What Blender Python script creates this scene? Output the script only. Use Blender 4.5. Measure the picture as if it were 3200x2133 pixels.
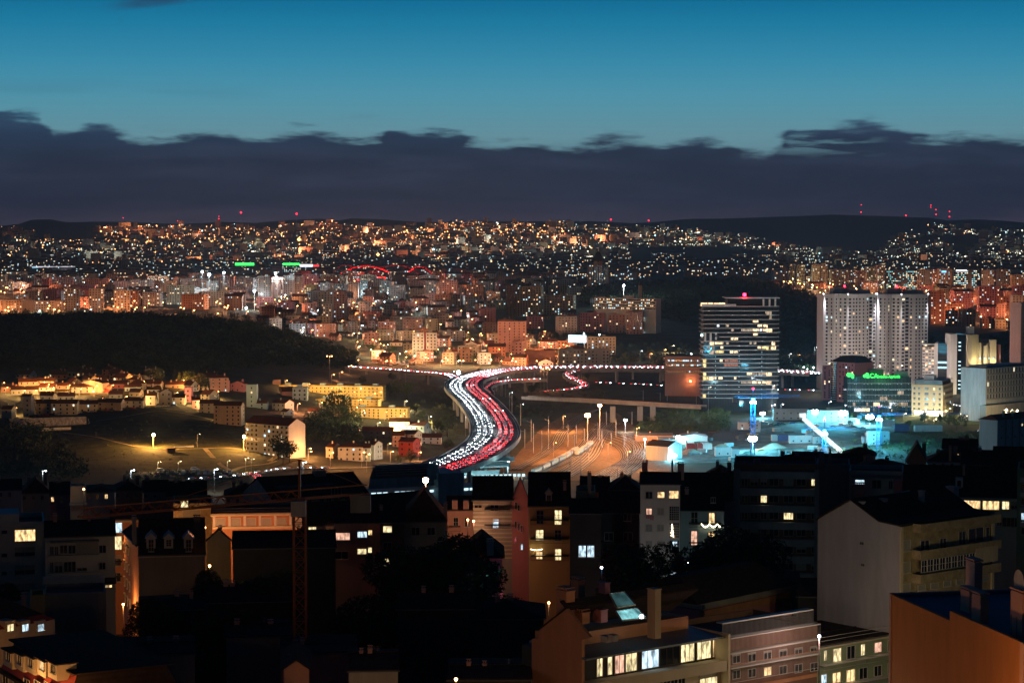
import bpy, math, random
import numpy as np
from mathutils import Vector, Matrix
for _o in list(bpy.data.objects): bpy.data.objects.remove(_o)
SC = bpy.context.scene; COL = SC.collection
RNG = random.Random(11); NR = np.random.RandomState(5)
# ------------------------------------------------------------------ camera
F = 6795.0; CZ = 150.0; TH = math.atan(351.5 / F)
_c, _s = math.cos(TH), math.sin(TH)
cam = bpy.data.objects.new('camera', bpy.data.cameras.new('camera')); COL.objects.link(cam)
cam.location = (0, 0, CZ); cam.rotation_euler = (math.pi / 2 - TH, 0, 0)
cam.data.sensor_width = 36; cam.data.lens = F * 36 / 3200; cam.data.clip_start = 1; cam.data.clip_end = 40000
SC.camera = cam
SC.view_settings.view_transform = 'Standard'; SC.view_settings.look = 'None'
SC.view_settings.exposure = 0; SC.view_settings.gamma = 1
SC.cycles.use_denoising = True
SC.cycles.max_bounces = 3; SC.cycles.diffuse_bounces = 1; SC.cycles.glossy_bounces = 1
SC.cycles.transmission_bounces = 2; SC.cycles.volume_bounces = 0; SC.cycles.transparent_max_bounces = 6
SC.cycles.use_light_tree = True; SC.cycles.caustics_reflective = False; SC.cycles.caustics_refractive = False
SC.cycles.sample_clamp_indirect = 2.0; SC.cycles.sample_clamp_direct = 30.0
SC.render.threads_mode = 'AUTO'
# ------------------------------------------------------------------ dusk sky
def s2l(c):
    c = c / 255.0
    return c / 12.92 if c <= .04045 else ((c + .055) / 1.055) ** 2.4
def C8(r, g, b, a=1): return (s2l(r), s2l(g), s2l(b), a)
world = bpy.data.worlds.new("World"); SC.world = world; world.use_nodes = True
_nt = world.node_tree; _N = _nt.nodes; _L = _nt.links
_N.clear()
def wn(t, **k):
    n = _N.new(t)
    for a, b in k.items(): setattr(n, a, b)
    return n
def wmath(op, a, b=None, c=None, clamp=False):
    n = wn('ShaderNodeMath', operation=op, use_clamp=clamp)
    for i, v in enumerate((a, b, c)):
        if v is None: continue
        if isinstance(v, (int, float)): n.inputs[i].default_value = v
        else: _L.new(v, n.inputs[i])
    return n.outputs[0]
def wmap(v, a, b, c=0., d=1., smooth=True):
    n = wn('ShaderNodeMapRange', interpolation_type='SMOOTHSTEP' if smooth else 'LINEAR')
    _L.new(v, n.inputs['Value'])
    for k, x in zip(('From Min', 'From Max', 'To Min', 'To Max'), (a, b, c, d)):
        if isinstance(x, (int, float)): n.inputs[k].default_value = x
        else: _L.new(x, n.inputs[k])
    return n.outputs[0]
def wmix(f, a, b):
    n = wn('ShaderNodeMix', data_type='RGBA')
    for k, v in ((0, f), (6, a), (7, b)):
        if isinstance(v, (int, float, tuple)): n.inputs[k].default_value = v
        else: _L.new(v, n.inputs[k])
    return n.outputs[2]
tc = wn('ShaderNodeTexCoord'); sep = wn('ShaderNodeSeparateXYZ'); _L.new(tc.outputs['Generated'], sep.inputs[0])
X_, Y_, Z_ = sep.outputs
ramp = wn('ShaderNodeValToRGB')
def setramp(r, stops):
    e = r.color_ramp.elements
    while len(e) > 1: e.remove(e[-1])
    e[0].position, e[0].color = stops[0][0], stops[0][1]
    for p, c in stops[1:]:
        k = e.new(p); k.color = c
# elevation -> ramp position: sqrt to give the low sky room
pos = wmath('POWER', wmath('MAXIMUM', Z_, 0.0), 0.5)
_L.new(pos, ramp.inputs[0])
def rp(py): return math.sqrt(max(0, (715 - py) / F))
setramp(ramp, [(0, C8(60, 84, 104)), (rp(520), C8(100, 138, 152)), (rp(430), C8(104, 150, 164)), (rp(380), C8(95, 151, 168)), (rp(300), C8(80, 151, 175)), (rp(200), C8(56, 141, 174)),
               (rp(90), C8(30, 126, 164)), (rp(-20), C8(6, 104, 148)), (.38, C8(0, 92, 142)), (.5, C8(3, 54, 96)), (.7, C8(6, 26, 54)), (1, C8(6, 16, 36))])
az = wmath('DIVIDE', X_, wmath('MAXIMUM', Y_, .05))              # tan of the azimuth from the view axis
nz = wn('ShaderNodeTexNoise'); nz.inputs['Scale'].default_value = 1; nz.inputs['Detail'].default_value = 7; nz.inputs['Roughness'].default_value = .55
mp = wn('ShaderNodeMapping'); mp.inputs['Scale'].default_value = (30, 30, 150); _L.new(tc.outputs['Generated'], mp.inputs[0]); _L.new(mp.outputs[0], nz.inputs['Vector'])
nz2 = wn('ShaderNodeTexNoise'); nz2.inputs['Scale'].default_value = 1; nz2.inputs['Detail'].default_value = 5; nz2.inputs['Roughness'].default_value = .5
mp2 = wn('ShaderNodeMapping'); mp2.inputs['Scale'].default_value = (7, 7, 60); mp2.inputs['Location'].default_value = (3.1, 1.7, 8); _L.new(tc.outputs['Generated'], mp2.inputs[0]); _L.new(mp2.outputs[0], nz2.inputs['Vector'])
# the cloud bank's upper edge as the photograph shows it, going on at the same height beyond the frame
fc = wn('ShaderNodeFloatCurve')
_L.new(wmap(az, -.6, .6, smooth=False), fc.inputs['Value'])
edge = [(-1300, 420), (-700, 395), (-250, 410), (0, 362), (110, 362), (150, 415), (210, 432), (300, 398), (370, 418), (470, 436), (600, 425), (760, 430), (930, 408), (1040, 430), (1180, 440), (1220, 400), (1330, 402), (1420, 418), (1520, 444), (1640, 452),
        (1760, 455), (1900, 440), (2000, 444), (2120, 470), (2240, 452), (2340, 470), (2400, 472), (2440, 430), (2560, 392), (2740, 392), (2860, 420), (2960, 438), (3080, 448), (3200, 460), (3500, 430), (4000, 445), (4500, 415)]
cu = fc.mapping.curves[0]
pts = [(((px - 1600) / F + .6) / 1.2, (715 - py) / F * 10) for px, py in edge]
while len(cu.points) < len(pts): cu.points.new(.5, .5)
for p_, (a, b) in zip(cu.points, pts): p_.location = (a, b); p_.handle_type = 'AUTO'
fc.mapping.update()
nz4 = wn('ShaderNodeTexNoise'); nz4.inputs['Scale'].default_value = 1; nz4.inputs['Detail'].default_value = 6; nz4.inputs['Roughness'].default_value = .6
mp4 = wn('ShaderNodeMapping'); mp4.inputs['Scale'].default_value = (16, 16, 110); mp4.inputs['Location'].default_value = (7, 3, 1); _L.new(tc.outputs['Generated'], mp4.inputs[0]); _L.new(mp4.outputs[0], nz4.inputs['Vector'])
edge_e = wmath('MULTIPLY', fc.outputs[0], .1)
d_ = wmath('SUBTRACT', wmath('ADD', edge_e, wmath('MULTIPLY', wmath('SUBTRACT', nz.outputs['Fac'], .5), .024)), Z_)
mask = wmap(d_, wmath('MULTIPLY', nz4.outputs['Fac'], -.004), .0036)
# a thin break in the bank at the right and wisps above it
wisp = wmath('MULTIPLY', wmap(nz2.outputs['Fac'], .55, .70), wmath('MULTIPLY', wmap(Z_, .075, .05), .22))
nz3 = wn('ShaderNodeTexNoise'); nz3.inputs['Scale'].default_value = 1; nz3.inputs['Detail'].default_value = 6
mp3 = wn('ShaderNodeMapping'); mp3.inputs['Scale'].default_value = (30, 30, 260); mp3.inputs['Rotation'].default_value = (0, .08, 0); _L.new(tc.outputs['Generated'], mp3.inputs[0]); _L.new(mp3.outputs[0], nz3.inputs['Vector'])
gap = wmath('MULTIPLY', wmap(nz3.outputs['Fac'], .50, .62), wmath('MULTIPLY', wmap(wmath('ABSOLUTE', wmath('SUBTRACT', az, .142)), .034, .012), wmap(wmath('ABSOLUTE', wmath('SUBTRACT', Z_, .0385)), .0075, .002)))
# one streak high at the upper left
hs = wmath('MULTIPLY', wmap(wmath('ABSOLUTE', wmath('SUBTRACT', az, -.162)), .03, .002), wmap(wmath('ABSOLUTE', wmath('SUBTRACT', wmath('SUBTRACT', Z_, wmath('MULTIPLY', wmath('ADD', az, .162), .12)), .1020)), .0036, .0004))
hs = wmath('MULTIPLY', hs, wmap(nz3.outputs['Fac'], .3, .6, .5, 1.))
cl = wn('ShaderNodeValToRGB'); _L.new(wmath('MULTIPLY', Z_, 20.0), cl.inputs[0])
setramp(cl, [(0, C8(52, 55, 72)), (.12, C8(47, 51, 69)), (.35, C8(41, 49, 68)), (.6, C8(38, 50, 70)), (.85, C8(40, 62, 88)), (1, C8(46, 80, 108))])
clc = wmix(wmap(nz2.outputs['Fac'], .35, .65, .0, .5), cl.outputs[0], C8(33, 42, 62))
clc = wmix(wmap(nz4.outputs['Fac'], .42, .72, .0, .45), clc, C8(56, 66, 90))
clc = wmix(wmath('MULTIPLY', wmap(Z_, .016, .001), wmap(nz4.outputs['Fac'], .35, .6, .1, .5)), clc, C8(78, 64, 80))
skyc = wmix(wisp, ramp.outputs[0], clc)
skyc = wmix(wmath('MULTIPLY', hs, .75), skyc, C8(40, 62, 92))
skyc = wmix(wmath('MULTIPLY', mask, wmath('SUBTRACT', 1.0, wmath('MULTIPLY', gap, .55))), skyc, clc)
# twilight glows towards the sunset only: it falls off smoothly round to the dark eastern sky
fall = wmap(Y_, -1.0, 1.0, .24, 1.0)
fall = wmath('POWER', fall, 1.6)
mul = wn('ShaderNodeMix', data_type='RGBA', blend_type='MULTIPLY'); mul.inputs[0].default_value = 1
_L.new(skyc, mul.inputs[6]); _L.new(fall, mul.inputs[7])
bg = wn('ShaderNodeBackground'); bg.inputs[1].default_value = 1.0; _L.new(mul.outputs[2], bg.inputs[0])
out = wn('ShaderNodeOutputWorld'); _L.new(bg.outputs[0], out.inputs[0])
world.cycles.sampling_method = 'MANUAL'; world.cycles.sample_map_resolution = 512
# ------------------------------------------------------------------ projection helpers (photo pixel -> point in the place)
def ray(px, py):
    a = (px - 1600) / F; b = (1066.5 - py) / F
    return Vector((a, _c + b * _s, -_s + b * _c))
def at(px, py, Y):
    d = ray(px, py); t = Y / d.y
    return Vector((d.x * t, Y, CZ + d.z * t))
def onz(px, py, z):
    d = ray(px, py); t = (z - CZ) / d.z
    return Vector((d.x * t, d.y * t, z))
# ------------------------------------------------------------------ terrain
_cx = np.array([-400, 0, 400, 800, 1100, 1400, 1700, 2000, 2400, 2800, 3200, 3600], float)
_tz = {0: [74] * 12, 430: [74] * 12, 560: [64, 64, 64, 60, 56, 54, 52, 52, 56, 62, 66, 66], 800: [40, 40, 38, 32, 28, 25, 25, 26, 30, 36, 42, 44],
       1000: [22, 22, 20, 14, 10, 8, 8, 8, 14, 20, 26, 28], 1180: [12, 12, 11, 8, 5, 2, 1, 1, 4, 8, 12, 14], 1312: [11, 11, 11, 9, 5, 1, 0, 0, 3, 6, 9, 10],
       1430: [18, 17, 17, 13, 6, 1, 0, 0, 4, 6, 8, 9], 1550: [24, 24, 26, 17, 7, 2, 0, 1, 5, 7, 8, 9], 1750: [32, 32, 32, 22, 10, 6, 1, 8, 8, 8, 9, 10],
       1900: [38, 38, 38, 27, 15, 9, 6, 9, 9, 9, 12, 14], 2100: [45, 46, 48, 35, 17, 13, 12, 12, 14, 16, 20, 22], 2300: [46, 46, 51, 39, 17, 17, 17, 18, 20, 22, 26, 28],
       2550: [43, 43, 45, 38, 26, 24, 25, 26, 30, 32, 34, 34], 3100: [44] * 7 + [60, 64, 44, 42, 42], 3500: [48] * 7 + [62, 62, 48, 46, 46], 4000: [52] * 12, 4700: [56] * 12, 5500: [60] * 12,
       6500: [90, 90, 90, 90, 90, 90, 90, 88, 74, 72, 80, 84]}
_rx = np.array([-500, -200, 0, 60, 100, 160, 210, 300, 400, 480, 560, 700, 800, 900, 1000, 1060, 1100, 1200, 1300, 1400, 1700, 1850, 2000, 2100, 2250, 2400, 2520, 2700, 2790, 2900, 3050, 3150, 3300, 3700], float)
_ry = np.array([700, 695, 706, 700, 686, 684, 693, 690, 691, 696, 702, 698, 701, 690, 682, 686, 678, 681, 690, 694, 692, 690, 699, 712, 735, 752, 775, 790, 745, 705, 702, 712, 720, 705], float)
_bx = np.array([-500, 0, 1500, 1900, 2050, 2150, 2300, 2450, 2600, 2780, 2900, 2960, 3050, 3150, 3250, 3700], float)
_by = np.array([712, 712, 712, 704, 697, 684, 678, 674, 669, 674, 680, 690, 687, 692, 700, 700], float)
_ty = np.array(sorted(list(_tz) + [7500, 8500, 9600, 12000, 14000]), float)
_TX = np.arange(-500, 3701, 20.0)
_T = np.zeros((len(_ty), len(_TX)))
_rid = CZ - (np.interp(_TX, _rx, _ry) - 715) * 8500 / F
_bak = CZ - (np.interp(_TX, _bx, _by) - 715) * 12000 / F
for _i, _y in enumerate(_ty):
    if _y in _tz: _T[_i] = np.interp(_TX, _cx, _tz[_y])
_T[list(_ty).index(7500)] = .5 * np.interp(_TX, _cx, _tz[6500]) + .5 * _rid
_T[list(_ty).index(8500)] = _rid; _T[list(_ty).index(9600)] = np.minimum(_rid, _bak) - 25
_T[list(_ty).index(12000)] = _bak; _T[list(_ty).index(14000)] = 80
def H(X, Y):
    X = np.asarray(X, float); Y = np.asarray(Y, float)
    px = np.clip(1600 + F * X / np.maximum(Y, 60), -499, 3699)
    fx = (px + 500) / 20; ix = np.minimum(fx.astype(int), len(_TX) - 2); fx = fx - ix
    iy = np.clip(np.searchsorted(_ty, Y, side='right') - 1, 0, len(_ty) - 2)
    fy = np.clip((Y - _ty[iy]) / (_ty[iy + 1] - _ty[iy]), 0, 1); fy = fy * fy * (3 - 2 * fy) * .4 + fy * .6
    a = _T[iy, ix] * (1 - fx) + _T[iy, ix + 1] * fx; b = _T[iy + 1, ix] * (1 - fx) + _T[iy + 1, ix + 1] * fx
    z = a * (1 - fy) + b * fy
    rough = np.clip((Y - 5200) / 3000, 0, 1) * 9
    z = z + rough * (np.sin(X / 190 + 1.3 * np.sin(Y / 310)) * np.cos(Y / 260 + X / 700) * .7)
    return z
def h(x, y): return float(H(x, y))
def hits(px, py, y0=900, y1=9500, dy=8.0):
    """first meeting of each pixel's ray with the ground"""
    px = np.asarray(px, float); py = np.asarray(py, float)
    b = (1066.5 - py) / F; fx = (px - 1600) / F / (_c + b * _s); fz = (-_s + b * _c) / (_c + b * _s)
    Ys = np.concatenate([np.arange(y0, min(y1, 2600), dy), np.arange(max(y0, 2600), y1, max(dy, 20))]); rx, ry = np.full(len(px), np.nan), np.full(len(px), np.nan)
    for s in range(0, len(px), 400):
        e = slice(s, s + 400); Y = Ys[None, :]; X = fx[e, None] * Y; u = (CZ + fz[e, None] * Y) - H(X, Y + 0 * X); bad = u < 0
        k = bad.argmax(1); ok = bad.any(1); i = np.arange(len(k)); k0 = np.maximum(k - 1, 0); u0, u1 = u[i, k0], u[i, k]
        t = np.where(k > 0, u0 / np.maximum(u0 - u1, 1e-6), 0); yy = Ys[k0] + (Ys[k] - Ys[k0]) * t; yy = np.where(ok, yy, np.nan); ry[e] = yy; rx[e] = fx[e] * yy
    return rx, ry
def hit(px, py, y0=900, y1=9500):
    x, y = hits([px], [py], y0, y1)
    if np.isnan(y[0]): return None
    return Vector((x[0], y[0], h(x[0], y[0])))
# ------------------------------------------------------------------ materials
MATS = {}
def mat(name, col, rough=.85, var=.12, scale=.35, bump=0.0, metal=0, spec=.3, bscale=None, streak=False):
    if name in MATS: return MATS[name]
    m = bpy.data.materials.new(name); m.use_nodes = True; nt = m.node_tree; n = nt.nodes; b = n['Principled BSDF']
    b.inputs['Roughness'].default_value = rough; b.inputs['Metallic'].default_value = metal; b.inputs['Specular IOR Level'].default_value = spec
    c = tuple(col) + (1,)
    if var:
        t = n.new('ShaderNodeTexCoord'); mp = n.new('ShaderNodeMapping'); nz = n.new('ShaderNodeTexNoise'); mr = n.new('ShaderNodeMix'); mr.data_type = 'RGBA'
        mp.inputs['Scale'].default_value = (scale, scale, scale * (.18 if streak else 1)); nz.inputs['Scale'].default_value = 1; nz.inputs['Detail'].default_value = 8; nz.inputs['Roughness'].default_value = .65
        nt.links.new(t.outputs['Object'], mp.inputs[0]); nt.links.new(mp.outputs[0], nz.inputs['Vector'])
        r = n.new('ShaderNodeMapRange'); r.inputs['From Min'].default_value = .3; r.inputs['From Max'].default_value = .7; nt.links.new(nz.outputs['Fac'], r.inputs['Value']); nt.links.new(r.outputs[0], mr.inputs[0])
        mr.inputs[6].default_value = tuple(x * (1 - var) for x in col) + (1,); mr.inputs[7].default_value = tuple(min(1, x * (1 + var)) for x in col) + (1,)
        nt.links.new(mr.outputs[2], b.inputs['Base Color'])
        if bump:
            nb = n.new('ShaderNodeTexNoise'); nb.inputs['Scale'].default_value = bscale or scale * 6; nb.inputs['Detail'].default_value = 4; nt.links.new(t.outputs['Object'], nb.inputs['Vector'])
            bp = n.new('ShaderNodeBump'); bp.inputs['Strength'].default_value = bump; bp.inputs['Distance'].default_value = .3
            nt.links.new(nb.outputs['Fac'], bp.inputs['Height']); nt.links.new(bp.outputs[0], b.inputs['Normal'])
    else: b.inputs['Base Color'].default_value = c
    MATS[name] = m; return m
def emi(name, col, s, light=True, var=0, scale=2.):
    if name in MATS: return MATS[name]
    m = bpy.data.materials.new(name); m.use_nodes = True; nt = m.node_tree; n = nt.nodes; n.remove(n['Principled BSDF'])
    e = n.new('ShaderNodeEmission'); e.inputs[0].default_value = tuple(col) + (1,); e.inputs[1].default_value = s
    nt.links.new(e.outputs[0], n['Material Output'].inputs[0])
    if var:   # curtains, furniture, a lamp in the room behind the glass
        t = n.new('ShaderNodeTexCoord'); mp = n.new('ShaderNodeMapping'); mp.inputs['Scale'].default_value = (scale, scale, scale * .45)
        nz = n.new('ShaderNodeTexNoise'); nz.inputs['Scale'].default_value = 1; nz.inputs['Detail'].default_value = 3
        nt.links.new(t.outputs['Object'], mp.inputs[0]); nt.links.new(mp.outputs[0], nz.inputs['Vector'])
        mr = n.new('ShaderNodeMapRange'); mr.inputs['From Min'].default_value = .35; mr.inputs['From Max'].default_value = .66
        mr.inputs['To Min'].default_value = s * (1 - var); mr.inputs['To Max'].default_value = s * (1 + var)
        nt.links.new(nz.outputs['Fac'], mr.inputs['Value']); nt.links.new(mr.outputs[0], e.inputs[1])
    if not light: m.cycles.emission_sampling = 'NONE'
    MATS[name] = m; return m
def tilemat(name, col, pitch=.22):
    if name in MATS: return MATS[name]
    m = mat(name, col, .95, .3, 1.2, spec=.08); nt = m.node_tree; n = nt.nodes
    t = n.new('ShaderNodeTexCoord'); w = n.new('ShaderNodeTexWave'); w.wave_type = 'BANDS'; w.bands_direction = 'X'; w.inputs['Scale'].default_value = 1 / pitch / 3.2; w.inputs['Distortion'].default_value = .3
    nt.links.new(t.outputs['Object'], w.inputs['Vector'])
    bp = n.new('ShaderNodeBump'); bp.inputs['Strength'].default_value = .7; bp.inputs['Distance'].default_value = .06
    nt.links.new(w.outputs['Fac'], bp.inputs['Height']); nt.links.new(bp.outputs[0], n['Principled BSDF'].inputs['Normal'])
    return m
M = dict(
    white=mat('white_render', (.62, .60, .57), var=.1, scale=.4, streak=True), cream=mat('cream_render', (.58, .50, .36), var=.12, streak=True), tan=mat('tan_render', (.46, .36, .25), var=.12, streak=True),
    yellow=mat('yellow_render', (.58, .42, .16), var=.1, streak=True), pink=mat('pink_render', (.55, .32, .27), var=.1, streak=True), rose=mat('rose_render', (.52, .22, .24), var=.1, streak=True),
    terra=mat('terracotta_render', (.50, .24, .13), var=.2, scale=.3, streak=True), orange=mat('ochre_render', (.52, .20, .05), var=.14, scale=.5, streak=True), grey=mat('grey_render', (.30, .30, .31), var=.15, streak=True),
    pale=mat('pale_grey_render', (.45, .45, .46), var=.22, streak=True), brown=mat('brown_brick', (.20, .11, .08), var=.2), red=mat('red_render', (.35, .05, .04), var=.12), blue=mat('blue_render', (.06, .10, .22), var=.1),
    green=mat('sage_green_render', (.26, .33, .22), var=.1), teal=mat('pale_blue_render', (.38, .52, .56), var=.1, streak=True), concrete=mat('concrete', (.32, .31, .29), var=.25, scale=.2, bump=.2, streak=True),
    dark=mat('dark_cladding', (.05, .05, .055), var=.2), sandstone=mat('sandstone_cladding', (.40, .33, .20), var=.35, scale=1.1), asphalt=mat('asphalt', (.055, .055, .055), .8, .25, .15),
    glass=mat('dark_window_glass', (.015, .02, .028), .12, 0, spec=.6), tile=tilemat('clay_roof_tiles', (.14, .055, .035)), darktile=tilemat('slate_dark_roof_tiles', (.05, .035, .03)),
    flat=mat('bitumen_roof', (.055, .05, .05), .9, .25, .3), zinc=mat('zinc_sheet', (.16, .19, .22), .5, .2, .5, metal=.3), frame=mat('white_window_frame', (.55, .54, .5), .5, 0), dframe=mat('dark_window_frame', (.06, .05, .05), .5, 0),
    shutter=mat('roller_shutter', (.36, .35, .32), .6, .08, 3), steel=mat('galvanised_steel', (.35, .36, .37), .5, .1, 1, metal=.4), rail=mat('iron_railing', (.04, .04, .04), .5, 0),
    bark=mat('bark', (.06, .045, .03), .9, .3, 2), leaf=mat('leaf_dark_green', (.035, .05, .02), .8, .5, .15), leafd=mat('leaf_black_green', (.018, .026, .014), .9, .5, .1), leaf2=mat('leaf_mid_green', (.07, .10, .03), .8, .45, .2), leaf3=mat('leaf_olive_green', (.10, .10, .035), .8, .4, .2),
    grass=mat('dry_grass', (.11, .085, .04), .95, .45, .05), ballast=mat('rail_ballast', (.22, .17, .14), .95, .35, .12), earth=mat('bare_earth', (.38, .32, .25), .95, .3, .06), craneo=mat('crane_orange_paint', (.42, .13, .02), .5, .1),
    craneb=mat('crane_blue_paint', (.02, .16, .42), .5, .1), paint=mat('road_white_paint', (.7, .7, .7), .6, .1), brick=mat('clay_brick', (.30, .14, .09), .9, .25, 1.5), rusty=mat('rusty_rail', (.20, .10, .06), .5, .2, metal=.6))
E = dict(
    warm=emi('warm_room_light', (1, .66, .30), 1.2, True, .75), yel=emi('yellow_room_light', (1, .80, .42), 1.1, True, .7), cool=emi('cool_room_light', (.62, .85, 1), 1.1, True, .7), pinkr=emi('pinkish_room_light', (1, .55, .38), .95, True, .6),
    fwarm=emi('distant_warm_window', (1, .62, .32), 1.6, False), fyel=emi('distant_yellow_window', (1, .84, .55), 1.8, False), fcool=emi('distant_cool_window', (.60, .9, 1), 1.6, False), fteal=emi('distant_office_light', (.30, .85, .9), 1.0, False),
    lorange=emi('sodium_lamp', (1, .45, .13), 22, False), lwhite=emi('led_lamp', (.80, .95, 1), 22, False), lyellow=emi('warm_led_lamp', (1, .78, .45), 20, False), flood=emi('floodlight_lens', (.75, 1, 1), 60, False),
    hill_o=emi('far_sodium_lamp', (1, .42, .14), 6, False), hill_w=emi('far_white_lamp', (.9, .9, .68), 3.6, False), hill_c=emi('far_cyan_lamp', (.45, .85, .95), 4, False), red=emi('red_beacon', (1, .01, .03), 30, False),
    farred=emi('far_red_beacon', (1, .02, .05), 5, False), green=emi('green_neon', (.04, 1, .10), 3.2, True), redneon=emi('red_neon', (1, .05, .06), 1.5, True), whiteneon=emi('white_sign_light', (.8, .85, 1), 3, True), screen=emi('billboard_screen', (.62, .88, 1), 2.2, True),
    head=emi('headlamp', (.85, .93, 1), 16, False), tail=emi('tail_lamp', (1, .035, .05), 7, False))
# ------------------------------------------------------------------ objects
def tag(o, label=None, cat=None, group=None, kind=None):
    if label: o['label'] = label
    if cat: o['category'] = cat
    if group: o['group'] = group
    if kind: o['kind'] = kind
    return o
def ob(name, data, parent=None, loc=(0, 0, 0), rz=0, scale=None):
    o = bpy.data.objects.new(name, data); COL.objects.link(o)
    if parent: o.parent = parent
    o.location = loc
    if rz: o.rotation_euler = (0, 0, rz)
    if scale: o.scale = scale
    return o
def root(name, label, cat, loc, rz=0, group=None):
    return tag(ob(name, None, None, loc, rz), label, cat, group)
class MB:
    def __init__(s): s.v = []; s.f = []; s.m = []
    def box(s, x0, x1, y0, y1, z0, z1, m=0):
        n = len(s.v); s.v += [(x0, y0, z0), (x1, y0, z0), (x1, y1, z0), (x0, y1, z0), (x0, y0, z1), (x1, y0, z1), (x1, y1, z1), (x0, y1, z1)]
        s.f += [(n, n + 3, n + 2, n + 1), (n + 4, n + 5, n + 6, n + 7), (n, n + 1, n + 5, n + 4), (n + 1, n + 2, n + 6, n + 5), (n + 2, n + 3, n + 7, n + 6), (n + 3, n, n + 4, n + 7)]; s.m += [m] * 6; return s
    def poly(s, pts, m=0):
        n = len(s.v); s.v += [tuple(p) for p in pts]; s.f.append(tuple(range(n, n + len(pts)))); s.m.append(m); return s
    def prism(s, a, b, m=0, m2=None):        # two matching outlines
        k = len(a); n = len(s.v); s.v += [tuple(p) for p in a] + [tuple(p) for p in b]
        s.f.append(tuple(range(n, n + k))[::-1]); s.f.append(tuple(range(n + k, n + 2 * k)))
        for i in range(k): s.f.append((n + i, n + (i + 1) % k, n + k + (i + 1) % k, n + k + i))
        s.m += [m2 if m2 is not None else m] * 2 + [m] * k; return s
    def bar(s, p, q, r, n=4, m=0, r2=None):
        p = Vector(p); q = Vector(q); d = (q - p).normalized(); u = d.orthogonal().normalized(); w = d.cross(u)
        r2 = r if r2 is None else r2
        a = [p + (u * math.cos(t) + w * math.sin(t)) * r for t in [2 * math.pi * i / n for i in range(n)]]
        b = [q + (u * math.cos(t) + w * math.sin(t)) * r2 for t in [2 * math.pi * i / n for i in range(n)]]
        return s.prism(a, b, m)
    def ball(s, c, r, m=0, k=1.0):
        x, y, z = c; n = len(s.v); s.v += [(x, y, z + r * k)]
        for e in (.7, -.7):
            for i in range(6):
                t = math.pi * (i + (e < 0) * .5) / 3; s.v.append((x + r * .85 * math.cos(t), y + r * .85 * math.sin(t), z + r * k * e * .75))
        s.v.append((x, y, z - r * k))
        for i in range(6):
            j = (i + 1) % 6
            s.f += [(n, n + 1 + i, n + 1 + j), (n + 1 + i, n + 7 + i, n + 1 + j), (n + 1 + j, n + 7 + i, n + 7 + j), (n + 7 + i, n + 13, n + 7 + j)]; s.m += [m] * 4
        return s
    def mesh(s, name, mats):
        me = bpy.data.meshes.new(name); me.from_pydata(s.v, [], s.f)
        for m in (mats if isinstance(mats, (list, tuple)) else [mats]): me.materials.append(m)
        if any(s.m): me.polygons.foreach_set('material_index', s.m)
        me.update(); return me
    def ob(s, name, mats, parent=None, loc=(0, 0, 0), rz=0): return ob(name, s.mesh(name, mats), parent, loc, rz)
def npmesh(name, V, nper, mats, mi=None):
    """V: (k*nper, 3) array, each face nper own vertices"""
    V = np.ascontiguousarray(V, dtype=np.float32).reshape(-1, 3); k = len(V) // nper
    me = bpy.data.meshes.new(name); me.vertices.add(len(V)); me.vertices.foreach_set('co', V.ravel())
    me.loops.add(k * nper); me.loops.foreach_set('vertex_index', np.arange(k * nper, dtype=np.int32))
    me.polygons.add(k); me.polygons.foreach_set('loop_start', np.arange(0, k * nper, nper, dtype=np.int32)); me.polygons.foreach_set('loop_total', np.full(k, nper, dtype=np.int32))
    for m in (mats if isinstance(mats, (list, tuple)) else [mats]): me.materials.append(m)
    if mi is not None: me.polygons.foreach_set('material_index', np.asarray(mi, dtype=np.int32))
    me.update(calc_edges=True); return me
def copy_tree(o, loc=None, rz=None, label=None, group=None):
    c = o.copy(); COL.objects.link(c)
    for ch in o.children:
        d = ch.copy(); COL.objects.link(d); d.parent = c
        for g in ch.children:
            e = g.copy(); COL.objects.link(e); e.parent = d
    if loc is not None: c.location = loc
    if rz is not None: c.rotation_euler = (0, 0, rz)
    if label: c['label'] = label
    if group: c['group'] = group
    return c
ORD = 'first second third fourth fifth sixth seventh eighth ninth tenth eleventh twelfth thirteenth fourteenth fifteenth sixteenth seventeenth eighteenth nineteenth twentieth'.split()
TENS = {2: 'twenty', 3: 'thirty', 4: 'forty', 5: 'fifty', 6: 'sixty', 7: 'seventy', 8: 'eighty', 9: 'ninety'}
def ordn(i):
    if i < 20: return ORD[i]
    n = i + 1
    if n >= 100: return 'number %d' % n
    return TENS[n // 10] + ('-' + ORD[n % 10 - 1] if n % 10 else 'th').replace('yth', 'ieth') if n % 10 else TENS[n // 10][:-1] + 'ieth'
NUM = 'zero one two three four five six seven eight nine ten eleven twelve thirteen fourteen fifteen sixteen seventeen eighteen nineteen twenty'.split()
def num(n): return NUM[n] if n < len(NUM) else 'over-twenty'
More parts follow.
